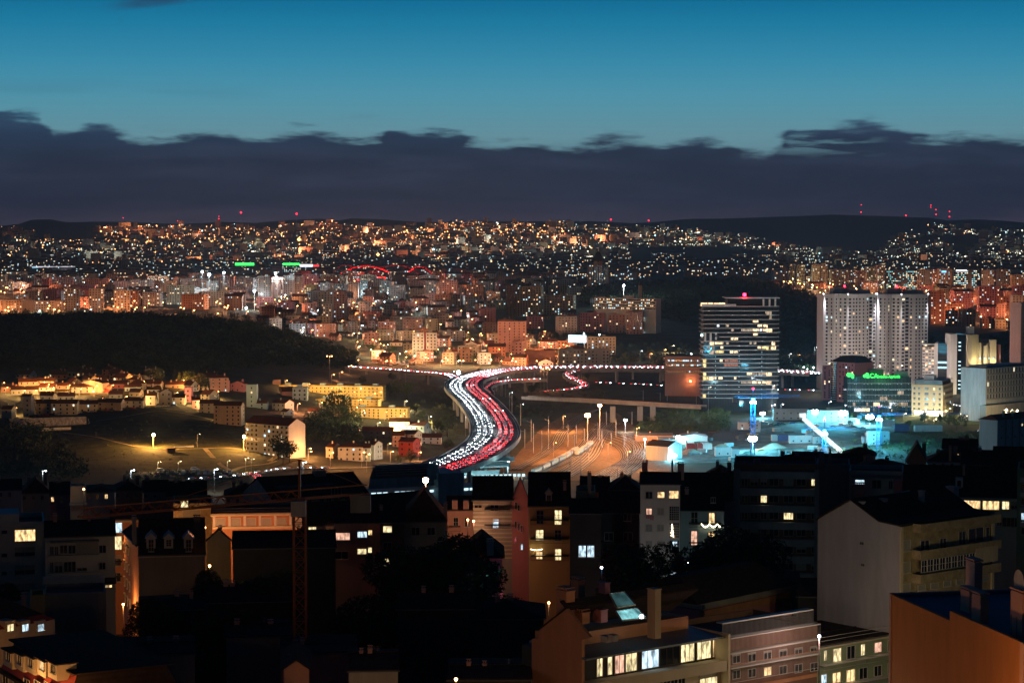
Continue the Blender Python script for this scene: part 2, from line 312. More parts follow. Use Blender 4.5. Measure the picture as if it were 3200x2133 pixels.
# ------------------------------------------------------------------ the ground: one sheet from the camera's hill to beyond the ridge
_ys = np.concatenate([np.linspace(-300, 60, 4), np.geomspace(100, 1100, 36), np.arange(1116, 2800, 16), np.geomspace(2820, 14000, 110)])
_us = np.linspace(-900, 4100, 251)
_YY, _UU = np.meshgrid(_ys, _us, indexing='ij'); _XX = (_UU - 1600) / F * np.maximum(_YY, 600) * 1.0
_ZZ = H(_XX, _YY)
_v = np.stack([_XX, _YY, _ZZ], -1).reshape(-1, 3); _nx = len(_us)
_f = []
_i, _j = np.meshgrid(np.arange(len(_ys) - 1), np.arange(_nx - 1), indexing='ij'); _b = (_i * _nx + _j).ravel()
_q = np.stack([_b, _b + 1, _b + _nx + 1, _b + _nx], -1)
me = bpy.data.meshes.new('ground'); me.vertices.add(len(_v)); me.vertices.foreach_set('co', _v.astype(np.float32).ravel())
me.loops.add(_q.size); me.loops.foreach_set('vertex_index', _q.ravel().astype(np.int32)); me.polygons.add(len(_q))
me.polygons.foreach_set('loop_start', np.arange(0, _q.size, 4, dtype=np.int32)); me.polygons.foreach_set('loop_total', np.full(len(_q), 4, dtype=np.int32))
me.polygons.foreach_set('use_smooth', np.ones(len(_q), bool))
gm = mat('ground_scrub_and_earth', (.045, .045, .022), .95, .6, .05)
me.materials.append(gm); me.update(calc_edges=True)
ground = tag(ob('ground', me), kind='structure')
# ------------------------------------------------------------------ far hillside city (6 to 9 km): lamps and houses on the slopes
def dens(px, py):
    """how thickly the far slopes are lit, read off the photograph"""
    top = np.interp(px, [0, 60, 100, 270, 300, 420, 560, 800, 950, 1150, 1400, 1700, 2000, 2050, 2200, 2400, 2480, 2640, 2740, 2780, 2900, 3050, 3150, 3200],
                    [700, 704, 736, 745, 712, 702, 702, 704, 695, 698, 693, 692, 702, 706, 708, 722, 745, 765, 785, 735, 700, 703, 706, 712])
    d = np.where(py > top + 6 + 4 * np.sin(px / 60), 1.0, 0.0) * np.clip((py - top) / 22, .3, 1)
    def hole(x0, y0, x1, y1, k=0.04): 
        nonlocal d
        cx, cy, rx, ry = (x0 + x1) / 2, (y0 + y1) / 2, (x1 - x0) / 2, (y1 - y0) / 2
        q = ((px - cx) / rx) ** 2 + ((py - cy) / ry) ** 2
        d = np.where(q < 1, d * k, d)
    hole(60, 690, 290, 752); hole(150, 725, 330, 765, .3); hole(1020, 802, 1260, 842, 0); hole(1900, 772, 2420, 850, .03); hole(1740, 785, 1960, 800, .2); hole(2380, 700, 2760, 775, .06)
    hole(320, 800, 700, 822, .2); hole(2860, 738, 3090, 778, .08); hole(830, 745, 1010, 770, .4); hole(0, 806, 360, 822, .1)
    d *= np.interp(px, [0, 300, 600, 1500, 2000, 2300, 2900, 3200], [.8, 1, 1, 1, .9, .8, .6, .8])
    d *= .35 + .65 * (np.sin(px / 37 + py / 9) * np.sin(px / 71 - py / 13 + 1) > -.45)
    return d
_n = 8500
_px = NR.uniform(-60, 3260, _n); _py = 690 + 172 * NR.uniform(0, 1, _n) ** 1.15
_k = NR.uniform(0, 1, _n) < dens(_px, _py); _px, _py = _px[_k], _py[_k]
# streets: lamps come in chains along the contours
_cxs, _cys = [], []
for i in range(430):
    x = NR.uniform(0, 3200); y = 694 + 140 * NR.uniform(0, 1); s_ = NR.uniform(-.16, .1); n_ = NR.randint(5, 15)
    xs = x + np.arange(n_) * NR.uniform(6, 10); ys = y + (xs - x) * s_ + NR.normal(0, .8, n_)
    if dens(np.array([x]), np.array([y]))[0] > .5: _cxs.append(xs); _cys.append(ys)
_xs = np.linspace(0, 1, 40); _cxs.append(1690 + 160 * _xs); _cys.append(728 + 32 * _xs + NR.normal(0, 1, 40))
_px = np.concatenate([_px] + _cxs); _py = np.concatenate([_py] + _cys)
_X, _Y = hits(_px, _py, 4600, 9400, 20)
_ok = ~np.isnan(_Y) & (_Y > 5300); _X, _Y, _px, _py = _X[_ok], _Y[_ok], _px[_ok], _py[_ok]
_Z = H(_X, _Y)
_orange = np.interp(_px, [0, 300, 700, 1600, 1900, 2100, 3200], [.6, .88, .82, .75, .35, .12, .15]) * np.where(_py > 765, .5, 1.0)
_orange = np.where((_px > 1690) & (_px < 1860) & (np.abs(_py - (728 + (_px - 1690) * .2)) < 4), 1, _orange)
_u = NR.uniform(0, 1, len(_X)); _kind = np.where(_u < _orange, 0, np.where(_u < _orange + .92 * (1 - _orange), 1, 2))
# houses and blocks: low boxes with pitched tops, below the lamps
_k = NR.uniform(0, 1, len(_X)) < .36
hx = _X[_k] + NR.uniform(-25, 25, _k.sum()); hy = _Y[_k] + NR.uniform(8, 40, _k.sum()); n = len(hx)
w = NR.uniform(8, 22, n) * NR.choice([1, 1, 1, 1.8], n); dp = NR.uniform(9, 14, n); hh = NR.uniform(6, 13, n) * NR.choice([1, 1, 1, 1, 2.2], n); hz = H(hx, hy) - 3
an = NR.uniform(-.5, .5, n); ca, sa = np.cos(an), np.sin(an)
def P_(u, v, z): return np.stack([hx + u * ca - v * sa, hy + u * sa + v * ca, z], -1)
a0, a1, a2, a3 = P_(-w / 2, -dp / 2, hz), P_(w / 2, -dp / 2, hz), P_(w / 2, dp / 2, hz), P_(-w / 2, dp / 2, hz)
zt = hz + hh + 3; b0, b1, b2, b3 = P_(-w / 2, -dp / 2, zt), P_(w / 2, -dp / 2, zt), P_(w / 2, dp / 2, zt), P_(-w / 2, dp / 2, zt)
rz_ = zt + np.where(hh < 14, 2.5, .6); c0, c1 = P_(-w / 2, 0 * dp, rz_), P_(w / 2, 0 * dp, rz_)
Q = np.stack([a0, a1, b1, b0, a1, a2, b2, b1, a3, a0, b0, b3, b0, b1, c1, c0, b2, b3, c0, c1], 1)
mi = np.tile([0, 0, 0, 1, 1], n); wl = NR.choice([0, 2, 3], n); mi = np.where(mi == 0, np.repeat(wl, 5), 1)
tag(ob('hillside_houses', npmesh('hillside_houses', Q, 4, [M['white'], M['tile'], M['tan'], M['pink']], mi)), 'mass of small pale houses spread over the far lit hillside', 'houses', kind='stuff')
def specks(name, sel, m, label, rad):
    x, y = _X[sel], _Y[sel]; z = H(x, y) + NR.uniform(4, 11, sel.sum()); r = rad * .8 * np.exp(NR.normal(0, .5, sel.sum())) * y / 7500
    c = np.stack([x, y, z], -1); D = np.array([[1, 0, 0], [0, 1, 0], [-1, 0, 0], [0, -1, 0]], float)
    T = []
    for i in range(4):
        for s_ in (1, -1):
            T += [c + D[i] * r[:, None], c + D[(i + 1) % 4] * r[:, None], c + np.array([0, 0, s_ * 1.]) * r[:, None]]
    return tag(ob(name, npmesh(name, np.stack(T, 1), 3, m)), label, 'street lamps', kind='stuff')
specks('far_sodium_lamps', _kind == 0, E['hill_o'], 'orange street lamps strung along the streets of the far hillside', 1.5)
specks('far_white_lamps', _kind == 1, E['hill_w'], 'white street lamps scattered over the far hillside and valley', 1.2)
specks('far_cyan_lamps', _kind == 2, E['hill_c'], 'bluish shop and yard lights at the foot of the far hills', 1.7)
# real light on the far slopes: every so many street lamps sheds light on the houses about it
_idx = NR.permutation(len(_X))[:120]
def lightdata(col, power, rad=.5):
    k = ('L', col, power, rad)
    if k in MATS: return MATS[k]
    l = bpy.data.lights.new('lamp_light', 'POINT'); l.color = col; l.energy = power; l.shadow_soft_size = rad; MATS[k] = l; return l
ORG, WHT, YEL, CYA = (1, .36, .15), (.85, .95, 1), (1, .74, .36), (.45, .9, 1)
for i in _idx:
    o_ = _kind[i] == 0
    ob('far_street_light', lightdata(ORG if o_ else (.9, .95, .75), 9e4 if o_ else 2.4e4, 3), None, (_X[i], _Y[i] - 15, _Z[i] + 13))
# masts with red beacons along the ridges
mast = MB()
for i in range(3): mast.bar((math.cos(i * 2.09) * 1.6, math.sin(i * 2.09) * 1.6, 0), (0, 0, 1), .35, 3)
def beacon_mast(px, pytop, Y, label, big=1.0, two=None):
    p = at(px, pytop, Y); z0 = h(p.x, p.y); hgt = max(12, p.z - z0)
    r_ = root('radio_mast', label, 'radio mast', (p.x, p.y, z0), group='beacon masts on the ridge')
    m = MB()
    for i in range(3): m.bar((math.cos(i * 2.09) * 2.2, math.sin(i * 2.09) * 2.2, -3), (0, 0, hgt), .3, 3)
    m.ob('lattice', M['steel'], r_)
    MB().ball((0, 0, hgt), 2.4 * big).ob('beacon', E['farred'], r_)
    if two: MB().ball((0, 0, at(px, two, Y).z - z0), 1.9 * big).ob('beacon', E['farred'], r_)
for (px, py, Y, lb, b, t) in [(385, 681, 8500, 'first', .8, 700), (555, 690, 8400, 'second', .7, None), (684, 684, 8400, 'third', .9, 676), (753, 664, 8200, 'fourth, brightest', 1.7, None), (927, 668, 8200, 'fifth, bright', 1.7, None), (1909, 690, 8400, 'sixth', 1.5, None),
                              (2027, 689, 8900, 'seventh', 1.5, None), (2691, 663, 11800, 'eighth, double', 1.6, 640), (2831, 677, 11600, 'ninth', 1.8, None), (2925, 670, 11800, 'tenth, double', 1.6, 655), (2909, 641, 11900, 'eleventh, tallest', 1.3, 648), (2967, 677, 11800, 'twelfth, double', 1.7, 661)]:
    beacon_mast(px, py, Y, 'slim radio mast with red beacon on the far ridge, %s from the left' % lb, b, t)
# ------------------------------------------------------------------ haze: one even box of air round camera and scene
hz_ = MB().box(-5200, 5200, -400, 14500, -6, 330).ob('haze', [])
hm = bpy.data.materials.new('haze_air'); hm.use_nodes = True; n_ = hm.node_tree.nodes; n_.remove(n_['Principled BSDF'])
pv = n_.new('ShaderNodeVolumePrincipled'); pv.inputs['Color'].default_value = (.45, .72, 1, 1); pv.inputs['Density'].default_value = .000042; pv.inputs['Anisotropy'].default_value = .2
hm.node_tree.links.new(pv.outputs[0], n_['Material Output'].inputs['Volume'])
hz_.data.materials.clear(); hz_.data.materials.append(hm); tag(hz_, 'thin bluish air between the viewpoint and the far hills', 'haze', kind='stuff')
# ------------------------------------------------------------------ city buildings
REG = {}                                   # region phrase -> [(px, root, short description)]
def region(rg, px, r_, desc): REG.setdefault(rg, []).append((px, r_, desc))
def name_regions():
    for rg, L in REG.items():
        L.sort(key=lambda t: t[0])
        by = {}
        for t in L: by.setdefault(t[2].split('|')[-1], []).append(t)
        for noun, K in by.items():
            for i, (px, r_, d) in enumerate(K):
                adj = d.split('|')[0]
                r_['label'] = '%s %s, %s%s %s' % (adj, noun, ordn(i), ' from left' if len(K) > 1 else '', rg) if len(K) > 1 else '%s %s %s' % (adj, noun, rg)
OCC = []
def free(x, y, r):
    for (a, b, c) in OCC:
        if (a - x) ** 2 + (b - y) ** 2 < (c + r) ** 2: return False
    return True
COLN = dict(white='white', cream='cream', tan='tan', yellow='yellow', pink='salmon pink', rose='rose', terra='terracotta', grey='grey', pale='pale grey', brown='brown', teal='pale blue', red='red', concrete='concrete', orange='ochre', green='green', dark='dark')
def block(px0, px1, pytop, Y, col='white', yaw=0, d=13, roof='flat', floors=None, cs=3.4, ww=1.5, wh=1.45, bal=None, lit=.10, litm=('fwarm', 'fyel', 'fcool'), z0=None, rg=None, label=None, noun=None, name=None,
          cat=None, group=None, side=True, clutter=True, glass='glass', blank=False, rise=3.2, rt='tile', seed=None):
    rn = random.Random(seed if seed is not None else int(px0 * 7 + pytop * 13 + Y))
    a = math.radians(yaw); W = (px1 - px0) * Y / F
    d = min(d, .6 * W / max(abs(math.sin(a)), .01)) if abs(yaw) > 5 else d
    w = max(5, (W - d * abs(math.sin(a))) / math.cos(a))
    x0 = (px0 - 1600) / F * Y + (d * math.sin(a) if a > 0 else 0)
    cx, cy = x0 + w / 2 * math.cos(a) - d / 2 * math.sin(a), Y + w / 2 * math.sin(a) + d / 2 * math.cos(a)
    OCC.append((cx, cy, .45 * (w + d) / 2 + 2))
    if z0 is None: z0 = min(h(x0, Y), h(x0 + w, Y), h(cx, cy))
    ztop = at((px0 + px1) / 2, pytop, Y).z; hh = max(3.2, ztop - z0)
    n = floors or max(1, round(hh / 3.0)); fh = hh / n
    gab = roof != 'flat'
    eave = hh if not gab else max(2.8, hh - rise)
    if gab: n = max(1, round(eave / 3.0)); fh = eave / n
    kindn = noun or ('house' if n <= 2 else ('apartment block' if n < 9 else 'tower block'))
    r_ = root(name or ('house' if n <= 2 else ('apartment_building' if n < 9 else 'tower_block')), label or 'x', cat or ('house' if n <= 2 else 'building'), (x0, Y, z0), a, group or ('houses of the middle distance' if n <= 2 else 'apartment buildings of the middle distance'))
    if not label: region(rg or 'in the city', px0, r_, '%s %s-storey|%s' % (COLN[col], num(n), kindn))
    wall = MB(); wall.box(0, w, 0, d, -4, eave)
    if roof == 'gable':
        wall.prism([(0, 0, eave), (0, d, eave), (0, d / 2, hh)], [(w, 0, eave), (w, d, eave), (w, d / 2, hh)])
    elif roof == 'side':      # ridge runs away from us: the gable shows
        wall.prism([(0, 0, eave), (w, 0, eave), (w / 2, 0, hh)], [(0, d, eave), (w, d, eave), (w / 2, d, hh)])
    elif roof == 'flat':
        t = .3
        for b in ((0, w, 0, t), (0, w, d - t, d), (0, t, t, d - t), (w - t, w, t, d - t)): wall.box(b[0], b[1], b[2], b[3], eave + .002, eave + .9)
    wall.ob('wall', M[col], r_)
    rf = MB(); o = .35
    if roof == 'flat': rf.box(.3, w - .3, .3, d - .3, eave + .004, eave + .15)
    elif roof == 'gable':
        for s_ in (0, 1):
            y_e, y_m = (-o, d / 2) if s_ == 0 else (d + o, d / 2)
            zz = eave - o * (hh - eave) / (d / 2)
            rf.prism([(-o, y_e, zz), (w + o, y_e, zz), (w + o, y_m, hh + .02), (-o, y_m, hh + .02)][::1 if s_ else -1], [(-o, y_e, zz + .2), (w + o, y_e, zz + .2), (w + o, y_m, hh + .25), (-o, y_m, hh + .25)][::1 if s_ else -1])
    elif roof == 'side':
        for s_ in (0, 1):
            x_e = -o if s_ == 0 else w + o; zz = eave - o * (hh - eave) / (w / 2)
            rf.prism([(x_e, -o, zz), (x_e, d + o, zz), (w / 2, d + o, hh + .02), (w / 2, -o, hh + .02)], [(x_e, -o, zz + .2), (x_e, d + o, zz + .2), (w / 2, d + o, hh + .25), (w / 2, -o, hh + .25)])
    else:                     # hip
        i = min(d, w) / 2; q = [(-o, -o, eave), (w + o, -o, eave), (w + o, d + o, eave), (-o, d + o, eave)]
        if w >= d: p, s_ = (i, d / 2, hh), (w - i, d / 2, hh); rf.poly([q[0], q[1], s_, p]); rf.poly([q[1], q[2], s_]); rf.poly([q[2], q[3], p, s_]); rf.poly([q[3], q[0], p])
        else: p, s_ = (w / 2, i, hh), (w / 2, d - i, hh); rf.poly([q[0], q[1], p]); rf.poly([q[1], q[2], s_, p]); rf.poly([q[2], q[3], s_]); rf.poly([q[3], q[0], p, s_])
        rf.poly(q[::-1])
    rf.ob('roof', M['flat' if roof == 'flat' else rt], r_)
    # openings
    dk = MB(); lt = MB(); ms = [E[k] for k in litm]
    def opening(o3, ax, u, z, uw, uh):
        # o3: 0 front, 1 left, 2 right
        e = .05
        if o3 == 0: q = [(u, -e, z), (u + uw, -e, z), (u + uw, -e, z + uh), (u, -e, z + uh)]
        elif o3 == 1: q = [(-e, u + uw, z), (-e, u, z), (-e, u, z + uh), (-e, u + uw, z + uh)]
        else: q = [(w + e, u, z), (w + e, u + uw, z), (w + e, u + uw, z + uh), (w + e, u, z + uh)]
        if rn.random() < lit * (1.0 if o3 == 0 else .7): lt.poly(q, rn.randrange(len(ms)))
        else: dk.poly(q)
    faces = [(0, w)]
    if side and yaw > 4: faces.append((1, d))
    if side and yaw < -4: faces.append((2, d))
    if not blank:
        for f_, L in faces:
            nc = max(1, int(L / cs)); g = L / nc
            skip = {c for c in range(nc) if rn.random() < .08} if nc > 3 else set()
            for i in range(n):
                for c in range(nc):
                    if c in skip or rn.random() < .04: continue
                    if f_ and nc > 1 and c == 0: continue
                    opening(f_, 0, g * (c + .5) - ww / 2, fh * i + fh * .3, ww * rn.choice([1, 1, .75]), min(wh, fh * .6))
    if dk.f: tag(dk.ob('windows', M[glass], r_), kind='stuff')
    if lt.f: tag(lt.ob('lit_windows', ms, r_), kind='stuff')
    if bal:
        b_ = MB(); dep = 1.1
        for i in range(1, n):
            if bal == 'full': b_.box(.4, w - .4, -dep, 0, fh * i - .1, fh * i + .85)
            elif bal == 'slab': b_.box(-.3, w + .3, -dep, 0, fh * i - .12, fh * i + .12)
            else:
                for c in range(int(w / 8)): b_.box(8 * c + 1.5, 8 * c + 5.5, -dep, 0, fh * i - .1, fh * i + .85)
        if b_.f: tag(b_.ob('balconies', M[col], r_), kind='stuff')
    if clutter and roof == 'flat' and w > 9:
        cbx = MB()
        for k in range(max(1, int(w / 16))):
            u = rn.uniform(1.5, max(2, w - 6)); cbx.box(u, u + rn.uniform(3, 4.5), d * .35, d * .7, eave + .152, eave + rn.uniform(2, 3.4))
        cbx.ob('stair_head', M[col], r_)
    elif gab:
        ch = MB()
        for k in range(rn.choice([1, 1, 2])): u = rn.uniform(w * .15, w * .85); v_ = d * rn.uniform(.3, .7); ch.box(u, u + .9, v_, v_ + .6, eave, hh + 1.2)
        ch.ob('chimney', M[col], r_)
    return r_
# ---- notable blocks read off the photograph (pixel x0, x1, top, distance)
RA = 'beyond the dark wooded hill'
for a in [(197, 245, 903, 2750, 'tan'), (272, 322, 903, 2740, 'tan'), (350, 405, 908, 2730, 'tan')]:
    block(*a, yaw=8, d=16, lit=.2, rg='behind the wooded hill crest', side=True)
block(70, 100, 940, 2720, 'tan', blank=True, rg='behind the wooded hill crest'); block(0, 68, 939, 2760, 'tan', bal='some', lit=.15, rg='behind the wooded hill crest'); block(-60, -4, 938, 2740, 'tan', rg='behind the wooded hill crest')
block(102, 194, 942, 2800, 'tan', bal='some', lit=.15, rg='behind the wooded hill crest'); block(246, 270, 968, 2760, 'tan', rg='behind the wooded hill crest'); block(324, 349, 965, 2760, 'tan', rg='behind the wooded hill crest')
for a in [(104, 130, 870, 3500, 'pale'), (131, 160, 872, 3520, 'rose'), (162, 226, 866, 3480, 'pink'), (228, 262, 868, 3520, 'pale'), (0, 40, 880, 3600, 'tan'), (45, 100, 882, 3650, 'pink'), (265, 340, 872, 3700, 'pink'), (350, 400, 880, 3400, 'pink'), (405, 480, 876, 3450, 'pale'), (170, 250, 900, 3150, 'pink'),
          (326, 372, 818, 4700, 'tan'), (374, 398, 812, 4720, 'pink'), (399, 440, 820, 4740, 'pale'), (442, 486, 808, 4700, 'tan'), (445, 505, 914, 3000, 'white'), (487, 505, 915, 2990, 'white'), (515, 605, 893, 3050, 'cream'),
          (560, 640, 872, 3600, 'pale'), (620, 682, 868, 3700, 'pale'), (500, 556, 878, 3500, 'tan'), (640, 680, 880, 3400, 'pale'), (683, 715, 866, 3600, 'pale'), (717, 735, 864, 3650, 'pink'), (738, 800, 868, 3600, 'pale')]:
    block(*a, bal='full' if a[0] == 515 else RNG.choice([None, None, 'some', 'full']), yaw=RNG.choice([0, -10, 12]), lit=.2 if a[0] == 515 else .14, rg=RA)
RB = 'round the lit arena'
for a in [(803, 844, 864, 3250, 'white'), (845, 884, 868, 3300, 'pink'), (885, 920, 862, 3350, 'pale'), (921, 944, 868, 3360, 'pale'), (946, 995, 858, 3400, 'rose'), (994, 1040, 912, 2750, 'white'), (1008, 1036, 950, 2700, 'white'), (1042, 1084, 912, 2780, 'pink'),
          (1000, 1040, 886, 3300, 'pale'), (1042, 1085, 888, 3250, 'pale'), (1087, 1120, 884, 3280, 'white'), (1122, 1148, 880, 3300, 'teal'), (1160, 1200, 870, 3600, 'pale'), (1272, 1330, 878, 3200, 'pink'), (1332, 1372, 882, 3180, 'pale'), (1374, 1432, 876, 3150, 'pink'),
          (1220, 1325, 990, 2640, 'brown'), (1465, 1510, 822, 4600, 'pink'), (1512, 1560, 828, 4500, 'tan'), (1600, 1697, 897, 2850, 'tan'), (1655, 1698, 893, 2900, 'pale'), (1700, 1800, 924, 2870, 'tan'), (1580, 1612, 893, 2830, 'brown'),
          (1640, 1700, 872, 3500, 'cream'), (1715, 1800, 893, 3300, 'tan'), (1800, 1860, 896, 3320, 'tan'), (1736, 1810, 990, 2560, 'pale'), (1812, 1900, 978, 2600, 'rose'), (1902, 1955, 984, 2580, 'pink'), (1957, 2015, 976, 2560, 'pink')]:
    block(*a, bal=RNG.choice([None, 'some', 'slab', 'full']), yaw=RNG.choice([0, -12, 10, -18]), lit=0.02 if a[4] == 'brown' else .13, rg=RB)
block(882, 946, 828, 4500, 'dark', lit=.55, litm=('fyel', 'fcool'), bal='slab', label='dark office block with a bright green sign along its roof edge', noun='office', name='office_building')
block(947, 997, 826, 4490, 'dark', lit=.5, litm=('fyel', 'fcool'), bal='slab', label='dark office block under a white and red rooftop sign', name='office_building')
block(733, 795, 822, 4600, 'dark', lit=.3, litm=('fyel', 'fteal'), label='dark glass office block crowned by a green neon band', name='office_building')
block(950, 988, 892, 3300, 'yellow', lit=.7, litm=('fyel', 'fwarm'), label='low brightly lit hall in front of the rose office block', name='hall')
RC = 'on the avenue at the far right'
for i, a in enumerate([(2468, 2488, 826, 3900, 'tan'), (2490, 2516, 828, 3880, 'tan'), (2518, 2536, 842, 3900, 'tan'), (2538, 2562, 828, 3850, 'cream'), (2564, 2586, 826, 3860, 'cream'), (2594, 2628, 844, 3750, 'tan'), (2630, 2664, 844, 3760, 'tan'), (2668, 2704, 846, 3740, 'terra'), (2708, 2734, 834, 3800, 'tan'), (2736, 2767, 830, 3790, 'pink'),
          (2445, 2466, 838, 4000, 'terra'), (2560, 2600, 822, 4300, 'terra'), (2640, 2680, 812, 4700, 'tan'), (2685, 2705, 808, 4720, 'pale'), (2725, 2765, 818, 4500, 'tan'), (2900, 2960, 806, 4800, 'pale'), (2970, 3010, 808, 4850, 'pale'), (3066, 3110, 845, 3500, 'pale'), (3112, 3160, 842, 3550, 'grey'), (3162, 3205, 860, 3300, 'tan'),
          (3060, 3124, 896, 2900, 'rose'), (3126, 3162, 930, 2880, 'terra'), (3162, 3240, 894, 2850, 'rose'), (2902, 2954, 912, 2650, 'terra'), (2955, 3000, 972, 2600, 'terra'), (3002, 3052, 968, 2590, 'tan'), (3070, 3110, 996, 2550, 'terra'), (3112, 3150, 1000, 2540, 'cream'), (3152, 3200, 1004, 2500, 'tan'),
          (3164, 3205, 924, 2620, 'white'), (2866, 2912, 844, 3650, 'grey'), (2914, 2932, 842, 3600, 'terra')]):
    block(*a, yaw=RNG.choice([0, -12, 12]), bal=RNG.choice([None, 'some', 'slab', 'full']), lit=.2, rg=RC)
block(2770, 2866, 846, 3650, 'dark', lit=.55, litm=('fyel', 'fteal', 'fteal'), cs=2.6, ww=2, label='wide dark office block with rows of lit offices behind the avenue', name='office_building')
block(2934, 2976, 842, 3400, 'terra', lit=.4, litm=('fcool', 'fteal'), label='terracotta framed office tower with blue top sign', name='office_building')
block(2980, 3053, 844, 3380, 'dark', lit=.62, litm=('fyel', 'fteal', 'fcool'), cs=2.6, ww=2.1, label='glass office tower full of lit floors with white roof strip', name='office_building')
# ---- fill: rows of ordinary blocks and houses
def fill(rg, px0, px1, Y0, Y1, n, hr, wr, cols, lit=.1, houses=.25, tries=6):
    k = 0
    for _ in range(n * tries):
        if k >= n: break
        Y = RNG.uniform(Y0, Y1); px = RNG.uniform(px0, px1); W = RNG.uniform(*wr); x = (px - 1600) / F * Y + W / 2; dd = RNG.uniform(10, 14)
        if not free(x, Y + dd / 2, .5 * (W + dd) / 2): continue
        house = RNG.random() < houses; hh = RNG.uniform(5, 8.5) if house else RNG.uniform(*hr)
        if house: W = min(W, 15)
        g = h(x, Y); d_ = ray(px, 1000); py = 715 + F * (CZ - g - hh) / Y
        block(px, px + W * F / Y, py, Y, RNG.choice(cols), yaw=RNG.choice([0, 0, -14, 12, -25, 22]), d=dd, roof=RNG.choice(['gable', 'side', 'hip', 'gable']) if house or RNG.random() < .4 else 'flat',
              bal=None if house else RNG.choice([None, None, 'some', 'full', 'slab']), lit=lit, rg=rg, seed=RNG.randrange(10 ** 6)); k += 1
    return k
WARM = ['tan', 'pink', 'white', 'grey', 'terra', 'pale', 'rose', 'brown', 'pink']
fill('in the low town left of the arena', 0, 780, 2850, 3950, 85, (10, 22), (16, 40), WARM, .12)
fill('in the town beneath the arena', 780, 1500, 2420, 3150, 140, (9, 17), (11, 26), WARM, .10, .4)
fill('behind the arena rooftops', 900, 1820, 3150, 3950, 95, (12, 26), (18, 40), WARM, .12)
fill('in the town above the viaduct', 1150, 1800, 2150, 2480, 48, (8, 13), (12, 24), ['tan', 'terra', 'cream', 'white', 'pink'], .10, .5)
fill('left of the wooded rise', 1480, 1850, 2500, 3000, 18, (9, 16), (14, 30), WARM, .10, .4)
fill('behind the twin towers', 2900, 3230, 2600, 3400, 26, (14, 26), (18, 34), ['terra', 'tan', 'rose', 'pink', 'cream'], .16, .1)
fill('at the foot of the avenue', 2380, 2900, 3050, 3700, 18, (7, 13), (14, 30), ['terra', 'tan', 'rose', 'pink'], .14, .5)
# beyond these, past what can be told apart: one mass of blocks
n = 900
hx = NR.uniform(-.262, .262, n); hy = NR.uniform(3950, 6000, n); hx = hx * hy
dark = ((hx / hy * F + 1600) > 2000) & ((hx / hy * F + 1600) < 2430) & (hy < 4400)
hx, hy = hx[~dark], hy[~dark]; n = len(hx)
w = NR.uniform(16, 46, n); dp = NR.uniform(11, 14, n); hh = NR.uniform(7, 20, n); hz = H(hx, hy) - 3; an = NR.uniform(-.3, .3, n); ca, sa = np.cos(an), np.sin(an)
a0, a1, a2, a3 = P_(-w / 2, -dp / 2, hz), P_(w / 2, -dp / 2, hz), P_(w / 2, dp / 2, hz), P_(-w / 2, dp / 2, hz); zt = hz + hh + 3
b0, b1, b2, b3 = P_(-w / 2, -dp / 2, zt), P_(w / 2, -dp / 2, zt), P_(w / 2, dp / 2, zt), P_(-w / 2, dp / 2, zt); c0, c1 = P_(-w / 2, 0 * dp, zt + 2), P_(w / 2, 0 * dp, zt + 2)
Q = np.stack([a0, a1, b1, b0, a1, a2, b2, b1, a3, a0, b0, b3, b0, b1, c1, c0, b2, b3, c0, c1], 1)
mi = np.tile([0, 0, 0, 1, 1], n); mi = np.where(mi == 0, np.repeat(NR.choice([0, 2, 3, 4], n), 5), 1)
tag(ob('distant_town', npmesh('distant_town', Q, 4, [M['white'], M['flat'], M['tan'], M['pink'], M['terra']], mi)), 'mass of distant town blocks on the plain before the far hills', 'buildings', kind='stuff')
wq = []; wm = []
for i in range(n):
    for k in range(int(w[i] * hh[i] / 28)):
        if NR.rand() < .6: continue
        u = NR.uniform(-w[i] / 2 + 1, w[i] / 2 - 3); z = hz[i] + 4 + 3 * NR.randint(0, max(1, int(hh[i] / 3))); v = -dp[i] / 2 - .1
        P2 = lambda uu, zz: (hx[i] + uu * ca[i] - v * sa[i], hy[i] + uu * sa[i] + v * ca[i], zz)
        wq.append([P2(u, z), P2(u + 2, z), P2(u + 2, z + 1.8), P2(u, z + 1.8)]); wm.append(NR.randint(0, 3))
tag(ob('distant_lit_windows', npmesh('distant_lit_windows', np.array(wq), 4, [E['fwarm'], E['fyel'], E['fcool']], wm)), 'lit windows of the distant town blocks on the plain', 'windows', kind='stuff')
# ------------------------------------------------------------------ street lamps of the city
def lampmesh(kind):
    m = MB()
    return m
def street_lamp(x, y, hgt, col, power, label, group, z=None, arm=1.6, head=.45, z0=None, double=False, light=True, name='street_lamp', rad=.25, face=-1):
    z0 = h(x, y) if z0 is None else z0
    r_ = root(name, label, 'street lamp', (x, y, z0), group=group)
    m = MB().bar((0, 0, -1), (0, 0, hgt), .12, 5, r2=.08); hd = MB()
    for s_ in ((-1, 1) if double else (1,)):
        m.bar((0, 0, hgt - .3), (s_ * arm, face * .2, hgt), .06, 4); hd.ball((s_ * arm, face * .3, hgt - .05), head, k=.6)
    m.ob('pole', M['steel'], r_); em_ = {ORG: 'lorange', WHT: 'lwhite', YEL: 'lyellow', CYA: 'flood'}.get(col, 'lyellow' if col[2] > .25 else 'lorange'); hd.ob('lamp_head', E[em_], r_)
    if light: ob('lamp_light', lightdata(col, power, rad), r_, (0, face * .8, hgt - .9))
    return r_
FARL = []
